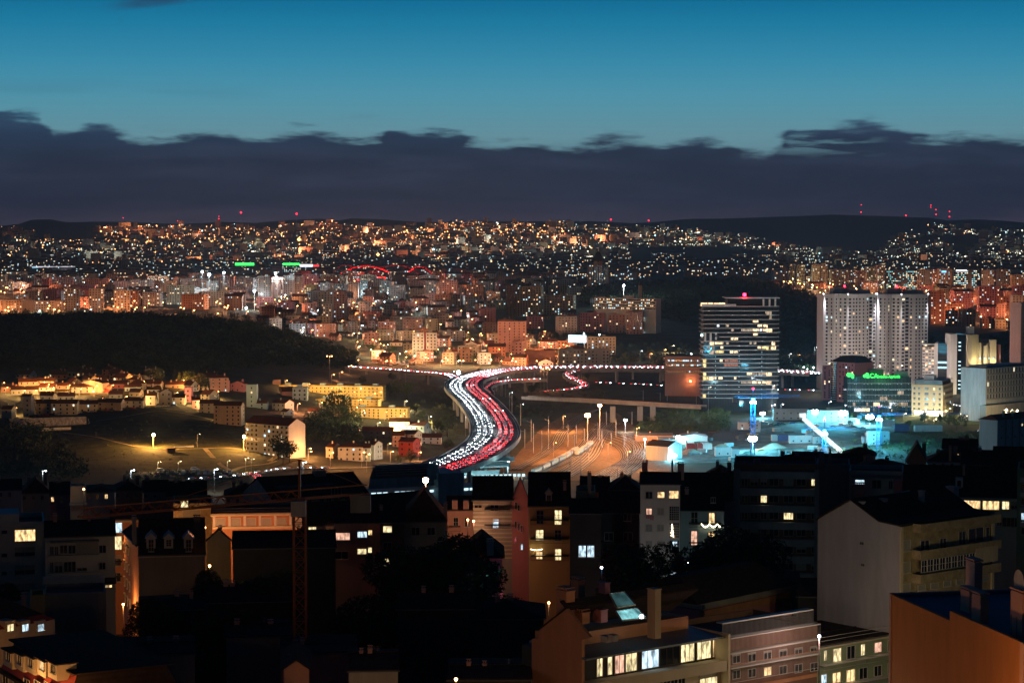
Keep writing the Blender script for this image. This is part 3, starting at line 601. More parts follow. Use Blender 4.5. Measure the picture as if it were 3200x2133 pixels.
def far_lamps(rg, px0, px1, Y0, Y1, n, col, power, every=1, hgt=8, head=.8):
    for i in range(n):
        Y = RNG.uniform(Y0, Y1); px = RNG.uniform(px0, px1); x = (px - 1600) / F * Y
        if not free(x, Y, 1.0): continue
        cl_ = col if not isinstance(col, list) else RNG.choice(col)
        if Y > 3000:
            FARL.append((x, Y, hgt, cl_, head * Y / 2900))
            if i % every == 0: ob('distant_lamp_light', lightdata(cl_, power, 1.), None, (x, Y - 1, h(x, Y) + hgt - .9))
            continue
        street_lamp(x, Y, hgt, cl_, power, {ORG: 'orange', WHT: 'white', YEL: 'yellow', CYA: 'cyan'}[cl_] + ' street lamp among the buildings ' + rg, 'street lamps ' + rg, head=head * Y / 2600, light=(i % every == 0), rad=.4)
far_lamps('left of the arena', 0, 800, 2600, 3950, 120, [ORG, ORG, ORG, WHT], 1.7e4)
far_lamps('beneath the arena', 800, 1500, 2350, 3900, 130, [ORG, ORG, ORG, WHT], 1.3e4)
far_lamps('above the viaduct', 1100, 1800, 2150, 2600, 60, [ORG, ORG, YEL], 1.2e4, head=.6)
far_lamps('behind the twin towers', 2900, 3230, 2500, 3500, 50, [ORG], 2.4e4)
far_lamps('along the far avenue', 2440, 2900, 3000, 3850, 50, [ORG, YEL, ORG], 2.8e4)
for c_, k_, n_ in ((ORG, 'lorange', 'orange'), (WHT, 'lwhite', 'white'), (YEL, 'lyellow', 'yellow')):
    m = MB()
    for x, Y, hg, cc, r in FARL:
        if cc == c_: z = h(x, Y); m.ball((x, Y, z + hg), r * .8, 1, k=.7); m.bar((x, Y, z), (x, Y, z + hg - r * .6), .12, 3)
    if m.f: tag(m.ob('distant_street_lamps', [M['steel'], E[k_]]), n_ + ' street lamps standing among the distant buildings', 'street lamps', kind='stuff')
# ------------------------------------------------------------------ buildings set out by their two front corners
class Bd:
    def __init__(s, name, label, cat, pa, Ya, pb, Yb, z0=None, group=None):
        A = Vector(((pa - 1600) / F * Ya, Ya)); B = Vector(((pb - 1600) / F * Yb, Yb)); d = B - A
        s.L = d.length; s.a = math.atan2(d.y, d.x); s.A = A
        s.z0 = min(h(A.x, A.y), h(B.x, B.y)) if z0 is None else z0
        s.r = root(name, label, cat, (A.x, A.y, s.z0), s.a, group); s.ca, s.sa = math.cos(s.a), math.sin(s.a); s.n = 0
        OCC.append(((A.x + B.x) / 2, (A.y + B.y) / 2 + 6, s.L / 2))
    def _ray(s, px, py):
        d = ray(px, py); o = Vector((-s.A.x, -s.A.y, CZ - s.z0))
        return Vector((o.x * s.ca + o.y * s.sa, -o.x * s.sa + o.y * s.ca, o.z)), Vector((d.x * s.ca + d.y * s.sa, -d.x * s.sa + d.y * s.ca, d.z))
    def f(s, px, py, v=0.):            # pixel on the plane y = v -> (u, w)
        o, d = s._ray(px, py); t = (v - o.y) / d.y; return o.x + d.x * t, o.z + d.z * t
    def sd(s, px, py, u):              # pixel on the plane x = u -> (v, w)
        o, d = s._ray(px, py); t = (u - o.x) / d.x; return o.y + d.y * t, o.z + d.z * t
    def rect(s, x0, y0, x1, y1, v=0.):
        u0, w1 = s.f(x0, y0, v); u1, _ = s.f(x1, y0, v); _, w0 = s.f(x0, y1, v); return u0, u1, w0, w1
    def mp(s, side, c):
        if side == 'f': return lambda a, o, w: (a, c - o, w)
        if side == 'l': return lambda a, o, w: (c - o, a, w)
        return lambda a, o, w: (c + o, a, w)
    def add(s, mb, name, mats, kind=None):
        o = mb.ob(name, mats, s.r)
        if kind: tag(o, kind=kind)
        return o
    def window(s, u0, u1, w0, w1, lit=None, side='f', c=0., cols=2, rows=1, fr='frame', sill=True, shut=0., name='window', t=.07, pr=.10, glass='glass'):
        if u1 < u0: u0, u1 = u1, u0
        m = s.mp(side, c); b = MB()
        def bx(a0, a1, o0, o1, z0, z1, mb=b, mi=0):
            q0 = [m(a0, o0, z0), m(a1, o0, z0), m(a1, o1, z0), m(a0, o1, z0)]; q1 = [m(a0, o0, z1), m(a1, o0, z1), m(a1, o1, z1), m(a0, o1, z1)]
            mb.prism(q0, q1, mi)
        bx(u0 - t, u0, 0, pr, w0 - t, w1 + t); bx(u1, u1 + t, 0, pr, w0 - t, w1 + t); bx(u0, u1, 0, pr, w1, w1 + t); bx(u0, u1, 0, pr, w0 - t, w0)
        for k in range(1, cols): a = u0 + (u1 - u0) * k / cols; bx(a - .03, a + .03, .012, .06, w0, w1)
        for k in range(1, rows): a = w0 + (w1 - w0) * k / rows; bx(u0, u1, .012, .06, a - .025, a + .025)
        if sill: bx(u0 - .15, u1 + .15, 0, pr + .12, w0 - t - .09, w0 - t - .003)
        f_ = b.ob(name, M[fr], s.r)
        p = MB(); e = .01; top = w1 - (w1 - w0) * shut
        if top - w0 > .05: p.poly([m(u0, e, w0), m(u1, e, w0), m(u1, e, top), m(u0, e, top)]); p.ob('pane', E[lit] if lit else M[glass], f_)
        if shut:
            q = MB(); bx(u0, u1, .0, .05, top + .002, w1, q); q.ob('shutter', M['shutter'], f_)
        s.n += 1; return f_
    def win(s, x0, y0, x1, y1, lit=None, v=0., **k):
        u0, u1, w0, w1 = s.rect(x0, y0, x1, y1, v); return s.window(u0, u1, w0, w1, lit, 'f', v, **k)
    def panes(s, name, rects, mats, kind='stuff', c=0., side='f', e=.06):     # many small panes joined
        b = MB(); m = s.mp(side, c)
        for r in rects: b.poly([m(r[0], e, r[2]), m(r[1], e, r[2]), m(r[1], e, r[3]), m(r[0], e, r[3])], r[4] if len(r) > 4 else 0)
        if b.f: return s.add(b, name, mats, kind)
def grid(n0, u0, u1, w0, w1, cols, rows, ww, wh, lit=.12, nm=3, rn=RNG, drop=.03):
    dk, lt = [], []
    for i in range(rows):
        for j in range(cols):
            if rn.random() < drop: continue
            cu_ = u0 + (u1 - u0) * (j + .5) / cols; cw_ = w0 + (w1 - w0) * (i + .5) / rows; r = [cu_ - ww / 2, cu_ + ww / 2, cw_ - wh / 2, cw_ + wh / 2]
            (lt if rn.random() < lit else dk).append(r + [rn.randrange(nm)])
    return [r[:4] for r in dk], lt
FL = [E['fwarm'], E['fyel'], E['fcool']]
# ---- glass tower with projecting white floor slabs
T = Bd('slab_tower', 'tall glass tower ringed by thin white floor slabs, red beacon on its roof', 'tower', 2194, 1700, 2436, 1700)
u = lambda px: T.f(px, 1000)[0]; wz = lambda py: T.f(2300, py)[1]
ub = [u(2193), u(2230), u(2312), u(2395), u(2436)]; top_w = wz(958); D = 26
core = MB(); core.prism([(ub[0] + 1.5, 2.5, -3), (ub[2], 1.2, -3), (ub[4] - 1, 2.6, -3), (ub[4] - 1, D, -3), (ub[0] + 1.5, D, -3)], [(ub[0] + 1.5, 2.5, top_w), (ub[2], 1.2, top_w), (ub[4] - 1, 2.6, top_w), (ub[4] - 1, D, top_w), (ub[0] + 1.5, D, top_w)])
core.prism([(u(2275), 4, top_w), (ub[4] - 2, 4, top_w), (ub[4] - 2, D - 4, top_w), (u(2275), D - 4, top_w)], [(u(2275), 4, wz(932)), (ub[4] - 2, 4, wz(932)), (ub[4] - 2, D - 4, wz(932)), (u(2275), D - 4, wz(932))])
core.ob('glass_core', mat('bronze_tower_glass', (.035, .035, .035), .06, .3, .25, spec=.25), T.r)
def slab(w, x0, x1, th=.38, name='floor_slab'):
    s0, s1 = x0, x1; o = MB(); k = 0 if s0 < 1 else None
    P = [(s0, .6 if s0 < 3 else 0, w)] + ([(ub[1], -.3, w)] if s0 < ub[1] else []) + ([(ub[2], -.9, w)] if s0 < ub[2] < s1 else []) + [(ub[3], -.5, w), (s1, .8, w), (s1, D + 1, w), (s0, D + 1, w)]
    o.prism(P, [(a, b, w + th) for a, b, _ in P], 0); return T.add(o, name, M['white'])
slabs = [958 + i * 13.62 for i in range(22)]
for i, y in enumerate(slabs):
    if i in (7, 8): slab(wz(y), u(2248) if i == 7 else ub[0], ub[4]); continue
    slab(wz(y), ub[0] - (0 if i < 13 else .4), ub[4])
slab(wz(932.5), u(2267), ub[4] + .3, .8, 'roof_slab')
pf = MB(); pf.box(ub[0], u(2300), -.2, .3, wz(958), wz(950)); pf.ob('parapet', M['white'], T.r)
for a in (2201, 2218, 2235): o_ = MB(); U = u(a); o_.box(U, U + 1.5, -.3, .6, wz(slabs[8]) + .4, wz(slabs[6])); T.add(o_, 'column', M['white'])
for a in (2383, 2402, 2420): o_ = MB(); U = u(a); o_.box(U, U + 1.3, -.2, .6, wz(957), wz(934)); T.add(o_, 'column', M['white'])
mu = MB()
for k in range(46):
    U = ub[0] + 2 + (ub[4] - ub[0] - 4) * k / 45; v = 2.5 - 1.3 * min(1, (U - ub[0]) / (ub[2] - ub[0])) if U < ub[2] else 1.2 + 1.4 * (U - ub[2]) / (ub[4] - ub[2]); mu.box(U - .06, U + .06, v - .12, v - .02, 0, top_w)
T.add(mu, 'mullions', M['dframe'], 'stuff')
rl = MB()
for y in slabs[1:]: rl.box(ub[1], ub[3], -.72, -.70, wz(y) + .38, wz(y) + 1.35)
T.add(rl, 'glass_balustrades', mat('balustrade_glass', (.03, .04, .045), .15, 0, spec=.3), 'stuff')
litr = [(840, 910, 420, 'w'), (900, 960, 480, 'w'), (975, 1030, 480, 'w'), (690, 840, 540, 'd'), (840, 920, 540, 'w'), (930, 960, 540, 'c'), (970, 1090, 540, 'w'), (845, 905, 590, 'w'), (555, 650, 640, 'w'), (285, 340, 695, 'w'), (350, 415, 695, 'w'), (420, 460, 695, 'w'), (495, 530, 695, 'd'),
        (800, 830, 700, 'd'), (850, 885, 700, 'd'), (1085, 1130, 695, 'w'), (260, 290, 750, 'd'), (320, 345, 750, 'd'), (425, 460, 750, 'w'), (905, 950, 755, 'w'), (960, 1050, 755, 'y'), (1075, 1140, 755, 'w'), (285, 345, 808, 'd'), (360, 465, 808, 'y'), (545, 590, 808, 'w'), (600, 650, 808, 'w'), (200, 240, 905, 'y'), (415, 450, 918, 'w'),
        (480, 560, 918, 'r'), (565, 645, 918, 'r'), (200, 240, 965, 'y'), (470, 560, 975, 'r'), (565, 645, 975, 'r'), (200, 240, 1078, 'y'), (765, 835, 1088, 'w'), (840, 900, 1088, 'd'), (910, 1000, 1088, 'd'), (1010, 1090, 1088, 'w'), (200, 265, 1140, 'y'), (275, 340, 1140, 'w'), (345, 372, 1140, 'w'), (400, 450, 1140, 'w'), (600, 632, 1140, 'w'),
        (830, 900, 1203, 'w'), (905, 945, 1203, 'w'), (960, 1085, 1203, 'w'), (690, 820, 1203, 'd'), (200, 240, 1355, 'y'), (165, 330, 1465, 'w'), (340, 480, 1465, 'w'), (375, 405, 480, 'c'), (490, 530, 480, 'd'), (560, 595, 540, 'd'), (1050, 1080, 330, 'd'), (1000, 1080, 285, 'd'), (1100, 1130, 1260, 'd')]
for x0, x1, y, k in litr:
    X0, X1 = 2150 + x0 * .2424, 2150 + x1 * .2424; yy = 900 + (y + 22) * .2424
    i = min(range(22), key=lambda j: abs(slabs[j] - 6.8 - yy) if slabs[j] > yy - 9 else 99)
    w0 = wz(slabs[i]) + .42; w1 = w0 + 2.6; o_ = MB()
    U0, U1 = u(X0), u(X1); vv = lambda U: (2.5 - 1.3 * (U - ub[0]) / (ub[2] - ub[0]) if U < ub[2] else 1.2 + 1.4 * (U - ub[2]) / (ub[4] - ub[2])) - .04
    o_.poly([(U0, vv(U0), w0), (U1, vv(U1), w0), (U1, vv(U1), w1), (U0, vv(U0), w1)])
    T.add(o_, 'lit_room', emi({'w': 'tower_warm_room', 'y': 'tower_yellow_room', 'c': 'tower_white_room', 'd': 'tower_dim_room', 'r': 'tower_red_room'}[k], {'w': (1, .72, .42), 'y': (1, .74, .30), 'c': (.9, .95, 1), 'd': (.8, .6, .42), 'r': (.9, .32, .18)}[k], {'w': 1.7, 'y': 1.5, 'c': 1.8, 'd': .65, 'r': .5}[k], False, .6, .8))
MB().ball((u(2327), 2, wz(921)), 1.5).ob('red_beacon', E['red'], T.r)
ob('beacon_light', lightdata((1, .02, .04), 2500, .6), T.r, (u(2327), -1.5, wz(924)))
# strings of small lamps on the tower's glass
for X, ya, yb in ((2236, 1100, 1240), (2310, 1080, 1240), (2381, 1100, 1244)):
    o_ = MB()
    for k in range(11): o_.ball((u(X), -1.0, wz(ya + (yb - ya) * k / 10)), .28)
    T.add(o_, 'lamp_string', E['fcool'], 'stuff')
# ---- the two white towers with light strips down their corners
def twin(pts, ytop, label, wins, strips, lift):
    t = Bd('residential_tower', label, 'tower', pts[0][0], pts[0][1], pts[-1][0], pts[-1][1])
    P = []
    for px, Y in pts:
        x, y = (px - 1600) / F * Y - t.A.x, Y - t.A.y; P.append((x * t.ca + y * t.sa, -x * t.sa + y * t.ca))
    wt = t.f(pts[0][0], ytop)[1]; L = t.L; back = [(P[-1][0] - 1, 24), (P[0][0] + 1, 24)]
    pl = P + back
    MB().prism([(a, b, -3) for a, b in pl], [(a, b, wt) for a, b in pl]).ob('wall', M['white'], t.r)
    n = 27; fh = wt / n; dk, lt, bl = MB(), MB(), MB()
    for (p, q), cols in zip(zip(P[:-1], P[1:]), wins):
        dx, dy = q[0] - p[0], q[1] - p[1]; Ls = math.hypot(dx, dy); ux, uy = dx / Ls, dy / Ls; nx, ny = uy, -ux
        for c in cols:
            for i in range(n - 1):
                ww = 1.5 if c[1] == 'n' else (2.4 if c[1] == 'w' else 3.2); a = c[0] * Ls - ww / 2; z = fh * (i + .35); e = .05
                q4 = [(p[0] + ux * a + nx * e, p[1] + uy * a + ny * e, z), (p[0] + ux * (a + ww) + nx * e, p[1] + uy * (a + ww) + ny * e, z), (p[0] + ux * (a + ww) + nx * e, p[1] + uy * (a + ww) + ny * e, z + 1.5), (p[0] + ux * a + nx * e, p[1] + uy * a + ny * e, z + 1.5)]
                if c[1] == 'g': q4 = [(x, y, zz if k < 2 else zz + .9) for k, (x, y, zz) in enumerate(q4)]
                (lt if RNG.random() < .07 else dk).poly(q4, 0) if True else 0
                if c[1] == 'g':
                    e2 = .8; r4 = [(p[0] + ux * a, p[1] + uy * a), (p[0] + ux * (a + ww), p[1] + uy * (a + ww)), (p[0] + ux * (a + ww) + nx * e2, p[1] + uy * (a + ww) + ny * e2), (p[0] + ux * a + nx * e2, p[1] + uy * a + ny * e2)]
                    bl.prism([(x, y, z - .15) for x, y in r4], [(x, y, z + .5) for x, y in r4])
    lt.m = [RNG.randrange(3) for _ in lt.m]
    tag(dk.ob('windows', M['glass'], t.r), kind='stuff'); tag(lt.ob('lit_windows', FL, t.r), kind='stuff')
    if bl.f: tag(bl.ob('balconies', M['pale'], t.r), kind='stuff')
    MB().box(L * .22, L * .5, 6, 18, wt, wt + 4.5).ob('lift_house', M['grey'], t.r); MB().box(L * .55, L * .92, 5, 18, wt, wt + 3.2).ob('plant_room', M['grey'], t.r)
    for px in strips:
        k = min(range(len(pts)), key=lambda j: abs(pts[j][0] - px)); a, b = P[k]
        MB().box(a - .35, a + .35, b - .9, b - .3, wt - .3, wt + .5).ob('corner_lamp', emi('corner_lamp_white', (.95, .93, 1), 9, False), t.r)
        l = MATS.get('spotc')
        if not l: l = bpy.data.lights.new('wall_washer', 'SPOT'); l.energy = 260000; l.color = (.93, .90, 1); l.spot_size = math.radians(24); l.spot_blend = 1; l.shadow_soft_size = .3; MATS['spotc'] = l
        o_ = ob('wall_washer', l, t.r, (a, b - 1.6, wt + .2)); o_.rotation_euler = (math.radians(-2.4), 0, 0)
    MB().ball((L * lift, 8, wt + 6.5), .9).ob('red_beacon', E['red'], t.r)
    return t
twin([(2573, 1900), (2606, 1889), (2622, 1896), (2650, 1890), (2694, 1896), (2738, 1906)], 918, 'left one of the two white residential towers with corner light strips', [[(.35, 'w'), (.8, 'n')], [(.5, 'n')], [(.2, 'n'), (.7, 'w')], [(.15, 'w'), (.42, 'n'), (.62, 'n'), (.85, 'n')], [(.12, 'n'), (.4, 'n'), (.62, 'g'), (.88, 'w')]], [2573, 2650, 2738], .45)
twin([(2741, 1906), (2770, 1894), (2786, 1901), (2817, 1891), (2860, 1896), (2901, 1904)], 918, 'right one of the two white residential towers with corner light strips', [[(.4, 'w'), (.85, 'n')], [(.5, 'n')], [(.25, 'w'), (.7, 'w')], [(.15, 'w'), (.42, 'g'), (.72, 'n')], [(.1, 'n'), (.35, 'n'), (.6, 'n'), (.85, 'w')]], [2741, 2817, 2901], .4)
# ---- lower tower before them, with a curved glazed corner
b = Bd('corner_tower', 'rose grey tower with dark glazed roof and round corner below the twin towers', 'tower', 2572, 1800, 2676, 1770)
wt = b.f(2620, 1130)[1]; c0 = b.f(2600, 1130)[0]; c1 = b.f(2618, 1130)[0]
MB().box(0, c0, 0, 20, -3, wt - 4).ob('wing', M['rose'], b.r); MB().box(c1, b.L, -1, 20, -3, wt).ob('wall', M['rose'], b.r)
g_ = MB(); n = 12; a_ = [(c0 + (c1 - c0) * k / n, -1.5 - 2.2 * math.sin(math.pi * k / n)) for k in range(n + 1)] + [(c1, 2), (c0, 2)]
g_.prism([(x, y, 0) for x, y in a_], [(x, y, wt - 1) for x, y in a_]); g_.ob('glazed_corner', M['glass'], b.r)
for k in range(17): o_ = MB(); z = wt * (k + 1) / 18; o_.prism([(x, y - .5, z) for x, y in a_], [(x, y - .5, z + .35) for x, y in a_]); b.add(o_, 'balcony', M['steel'])
r_ = MB(); r_.prism([(c0 - 1, -1.5, wt), (b.L + .3, -1.5, wt), (b.L + .3, 20, wt), (c0 - 1, 20, wt)], [(c1, 5, wt + 5), (b.L - 5, 5, wt + 5), (b.L - 5, 16, wt + 5), (c1, 16, wt + 5)]); r_.ob('roof', M['darktile'], b.r)
dk, lt = grid(0, c1 + 2, b.L - 1, 2, wt - 1, 5, 15, 1.3, 1.4, .12, drop=.45); b.panes('windows', dk, M['glass'], c=-1); b.panes('lit_windows', lt, FL, c=-1)
dk, lt = grid(0, .5, c0 - .5, 2, wt - 5, 2, 14, 1.3, 1.4, .1, drop=.2); b.panes('windows', dk, M['glass']); b.panes('lit_windows', lt, FL)
# ---- glass bank office with green sign
b = Bd('bank_office', 'low glass office block with a green illuminated sign along its roof', 'office', 2652, 1690, 2850, 1690)
wt = b.f(2700, 1180)[1]; L = b.L; ng = 20
fp = [(L * k / ng, -2.2 * math.sin(math.pi * k / ng)) for k in range(ng + 1)]
gl_ = mat('green_office_glass', (.025, .06, .065), .1, .4, .2, spec=.4)
MB().prism([(x, y, -3) for x, y in fp] + [(L, 22, -3), (0, 22, -3)], [(x, y, wt) for x, y in fp] + [(L, 22, wt), (0, 22, wt)]).ob('glass_wall', gl_, b.r)
for k in range(1, 6):
    z = wt * k / 6; MB().prism([(x, y - .35, z) for x, y in fp] + [(L, 3, z), (0, 3, z)], [(x, y - .35, z + .5) for x, y in fp] + [(L, 3, z + .5), (0, 3, z + .5)]).ob('floor_edge', M['steel'], b.r)
    o_ = MB()
    for j in range(34):
        if RNG.random() < (.75, .8, .5, .8, .35)[k - 1]: X = L * (j + .5) / 34; o_.ball((X, -2.2 * math.sin(math.pi * X / L) - .5, z - .35), .33, k=.5)
    b.add(o_, 'ceiling_lamps', E['fcool'], 'stuff')
mu = MB()
for j in range(45): X = L * j / 44; y_ = -2.2 * math.sin(math.pi * X / L); mu.box(X - .05, X + .05, y_ - .1, y_ - .01, 0, wt)
b.add(mu, 'mullions', M['steel'], 'stuff')
for (x0, x1, k, c) in ((.08, .32, 1, 'd'), (.40, .5, 1, 'w'), (.66, .8, 1, 'c'), (.8, .95, 1, 'd'), (.78, .88, 3, 'd'), (.1, .2, 0, 'c'), (.2, .34, 0, 'w'), (.4, .7, 0, 'd'), (.5, .62, 2, 'd')):
    X0, X1 = x0 * L, x1 * L; z = wt * k / 6 + .55; y0, y1 = [-2.2 * math.sin(math.pi * q / L) - .04 for q in (X0, X1)]; o_ = MB(); o_.poly([(X0, y0, z), (X1, y1, z), (X1, y1, z + 2.6), (X0, y0, z + 2.6)])
    b.add(o_, 'lit_room', MATS[{'w': 'tower_warm_room', 'd': 'tower_dim_room', 'c': 'tower_white_room'}[c]])
MB().box(L * .05, L * .98, 3, 18, wt, wt + 1).ob('roof', M['zinc'], b.r); MB().box(L * .36, L * .58, 5, 15, wt + 1, wt + 6).ob('lift_house', M['dark'], b.r); MB().box(L * .78, L * .97, 5, 15, wt + 1, wt + 4.4).ob('plant_room', M['steel'], b.r)
def sign(txt, size, u_, w_, v_, m, parent, depth=.15, name='sign_text', xs=1.0, label=None):
    c = bpy.data.curves.new(name, 'FONT'); c.body = txt; c.size = size; c.extrude = depth; c.offset = .02; t_ = bpy.data.objects.new('t', c); me_ = bpy.data.meshes.new_from_object(t_); bpy.data.objects.remove(t_); me_.materials.clear(); me_.materials.append(m)
    o = ob(name, me_, parent, (u_, v_, w_)); o.rotation_euler = (math.pi / 2, 0, 0); o.scale = (xs, 1, 1)
    if label: o['label'] = label
    return o
su = b.f(2716, 1180)[0]; sw = b.f(2716, 1180)[1]
sign('CA', 4.6, su, sw + .3, -3, E['green'], b.r, label='green letters CA'); sign('Crédito Agrícola', 2.7, b.f(2737, 1180)[0], sw + .3, -3, E['green'], b.r, label='green letters reading Crédito Agrícola')
lg = MB(); x0 = b.f(2700, 1180)[0]
for k, (dx, dz, r) in enumerate(((0, 1.6, 1.3), (1.9, 2.6, 1.5), (2.6, .9, 1.1))): lg.bar((x0 + dx, -3.1, sw + dz), (x0 + dx, -2.8, sw + dz), r, 8)
lg.ob('sign_logo', E['green'], b.r)
lg = MB(); x0 = b.f(2652, 1180)[0]
for dx, dz, r in ((0, 2.4, 1.7), (2.6, 2.0, 1.5), (3.1, .4, 1.0)): lg.bar((x0 + dx, -.9, sw + dz), (x0 + dx, -.6, sw + dz), r, 8)
lg.ob('sign_logo', E['green'], b.r); MB().box(su - 3, L * .8, -2.7, -2.5, wt, wt + .5).ob('sign_rail', M['steel'], b.r)
ob('sign_glow', lightdata((.1, 1, .15), 5000, 2), b.r, (L * .5, -6, wt + 4))
# ---- cream corner block
b = Bd('corner_block', 'cream six-storey corner block with dark roof storey above a bright street canopy', 'building', 2852, 1660, 2950, 1650)
wt = b.f(2900, 1202)[1]; L = b.L
MB().box(0, L, 0, 34, -3, wt).ob('wall', M['cream'], b.r); MB().box(2, L - 1, 2, 30, wt, wt + 3).ob('roof_storey', M['glass'], b.r); MB().box(1, L, 1, 32, wt + 3.002, wt + 3.5).ob('roof', M['zinc'], b.r); MB().box(L * .35, L * .68, 4, 12, wt + 3.5, wt + 7).ob('plant_room', M['steel'], b.r)
for i in range(5):
    for j, wd in ((.09, 1.6), (.24, 1.6), (.48, 3.0), (.72, 1.6), (.9, 1.6)):
        cw = wt * (i + .95) / 6.0; lit_ = 'fyel' if (i, j) == (4, .72) else ('tower' if 0 else None)
        b.window(L * j - wd / 2, L * j + wd / 2, cw, cw + 2.1, lit_, cols=1, sill=False, fr='steel')
dk, lt = grid(0, 2, 33, 3, wt - .5, 9, 5, 1.6, 2.1, .1); b.panes('side_windows', dk, M['glass'], c=L, side='r'); b.panes('lit_side_windows', lt, FL, c=L, side='r')
for i in range(1, 6): MB().box(-.1, L + .1, -.12, 34.1, wt * i / 6.0 + .1, wt * i / 6.0 + .35).ob('string_course', M['white'], b.r)
cz = 4; MB().box(L * .12, L + 4, -5, 0, cz, cz + .4).ob('canopy', M['white'], b.r)
o_ = MB(); o_.poly([(L * .12, -4.8, cz - .02), (L * .12, -.2, cz - .02), (L + 3.8, -.2, cz - .02), (L + 3.8, -4.8, cz - .02)]); o_.poly([(L * .1, -.3, .2), (L, -.3, .2), (L, -.3, cz - .4), (L * .1, -.3, cz - .4)]); b.add(o_, 'canopy_light', emi('shop_front_light', (1, .85, .55), 5, True))
for k in range(4): ob('canopy_glow', lightdata((1, .78, .42), 6000, .4), b.r, (L * (.1 + .3 * k), -6.5, 4.5))  # bare lights added for the canopy's glow, no lamp there
# ---- dark glass bank with curved white end walls, bank tower with lit fins
b = Bd('glass_office', 'dark glass office between rounded white end walls with two bright floors', 'office', 2922, 1860, 2998, 1855)
wt = b.f(2950, 1076)[1]; L = b.L
MB().box(3, L - 3, 0, 22, -3, wt).ob('glass_wall', M['glass'], b.r)
for x0, x1 in ((0, 3), (L - 3, L)): o_ = MB(); o_.prism([(x0, -1, -3), (x1, -1, -3), (x1, 23, -3), (x0, 23, -3)], [(x0, -1, wt), (x1, -1, wt), (x1, 23, wt), (x0, 23, wt)]); o_.prism([(x0, -1, wt), (x1, -1, wt), (x1, 23, wt), (x0, 23, wt)], [(x0 + .8, 0, wt + 1.5), (x1 - .8, 0, wt + 1.5), (x1 - .8, 22, wt + 1.5), (x0 + .8, 22, wt + 1.5)]); o_.ob('end_wall', M['white'], b.r)
for k in range(1, 11): MB().box(3, L - 3, -.2, -.02, wt * k / 11 - .4, wt * k / 11).ob('spandrel', M['dark'], b.r)
for y in (1132, 1148): w_ = b.f(2950, y)[1]; o_ = MB(); [o_.box(3 + k * (L - 6) / 16, 3 + (k + .72) * (L - 6) / 16, -.28, -.22, w_ - .9, w_ + .9) for k in range(16)]; b.add(o_, 'lit_office_floor', E['fcool'])
b = Bd('apartment_block', 'white balconied apartment block squeezed against the dark glass office', 'building', 2884, 1870, 2922, 1866)
wt = b.f(2900, 1084)[1]; MB().box(0, b.L, 0, 15, -3, wt).ob('wall', M['white'], b.r); MB().box(-.5, b.L + 6, -2, 15, wt + 2, wt + 2.6).ob('roof', M['white'], b.r)
for k in range(1, 15): MB().box(0, b.L, -1.2, 0, wt * k / 15, wt * k / 15 + 1.1).ob('balcony', M['white'], b.r)
dk, lt = grid(0, 0, b.L, 0, wt, 4, 15, 2, 1.4, .3); b.panes('windows', dk, M['glass']); b.panes('lit_windows', lt, FL)
b = Bd('bank_tower', 'pale bank building of tall vertical slabs washed by yellow uplights', 'building', 2972, 1840, 3130, 1840)
fw = lambda py: b.f(3050, py)[1]; fu = lambda px: b.f(px, 1100)[0]
for x0, x1, y, v0, nm in ((2972, 2992, 1044, 2, 'curved_end_wall'), (2992, 3022, 1046, 4, 'glass_wall'), (3022, 3037, 1046, 0, 'slab_wall'), (3037, 3053, 1046, 3, 'slab_wall'), (3053, 3062, 1046, 5, 'slab_wall'), (3062, 3070, 1072, 4, 'slab_wall'), (3070, 3077, 1070, 9, 'glass_wall'), (3077, 3086, 1080, 2.5, 'slab_wall'), (3086, 3096, 1074, 5, 'slab_wall'), (3096, 3115, 1062, 2, 'slab_wall'), (3115, 3132, 1078, 6, 'side_wing')):
    MB().box(fu(x0) + .02, fu(x1) - .02, v0, 24 + v0, -3, fw(y)).ob(nm, M['glass'] if nm == 'glass_wall' else M['cream'] if nm == 'slab_wall' else M['rose'] if nm == 'side_wing' else M['white'], b.r)
MB().box(fu(3030), fu(3050), 8, 16, fw(1046), fw(1022)).ob('roof_box', M['white'], b.r); MB().box(fu(3054), fu(3115), 8, 16, fw(1072), fw(1060)).ob('crown', M['dark'], b.r)
MB().box(fu(3020), fu(3037), -2.4, 0, -3, fw(1140)).ob('tall_pier', M['cream'], b.r)
for k in range(14): y = 1060 + k * 12; o_ = MB(); o_.box(fu(2998), fu(3006), 3.9, 3.97, fw(y), fw(y) + .9); RNG.random() < .8 and b.add(o_, 'lit_stair_window', E['fcool'])
for px, py, v_, pw in ((3045, 1152, -.8, 9000), (3066, 1152, 1.0, 5000), (3082, 1152, 0, 7000), (3091, 1150, 1, 5000), (3106, 1152, 0, 9000), (3028, 1232, -4.5, 9000)):
    w_ = fw(py); MB().box(fu(px) - .6, fu(px) + .6, v_ - 1.6, v_ - .9, w_ - .3, w_).ob('uplight', E['lyellow'], b.r); ob('uplight_glow', lightdata((1, .85, .45), pw, .3), b.r, (fu(px), v_ - 1.2, w_ + .8))
# podium in front of the fins
MB().box(fu(3037), fu(3135), -9, -1, -3, fw(1154)).ob('podium', M['dark'], b.r)
o_ = MB(); [o_.box(fu(3042) + k * 1.5, fu(3042) + k * 1.5 + 1, -9.08, -9.02, fw(1186), fw(1182)) for k in range(11)]; b.add(o_, 'lit_podium_windows', E['fcool'])
o_ = MB(); [o_.box(fu(3062) + k * 1.9, fu(3062) + k * 1.9 + 1.3, 1.7, 1.9, fw(1122 + 22 * (k % 2)), fw(1117 + 22 * (k % 2))) for k in range(8)]; b.add(o_, 'lit_lobby_windows', E['fcool'])
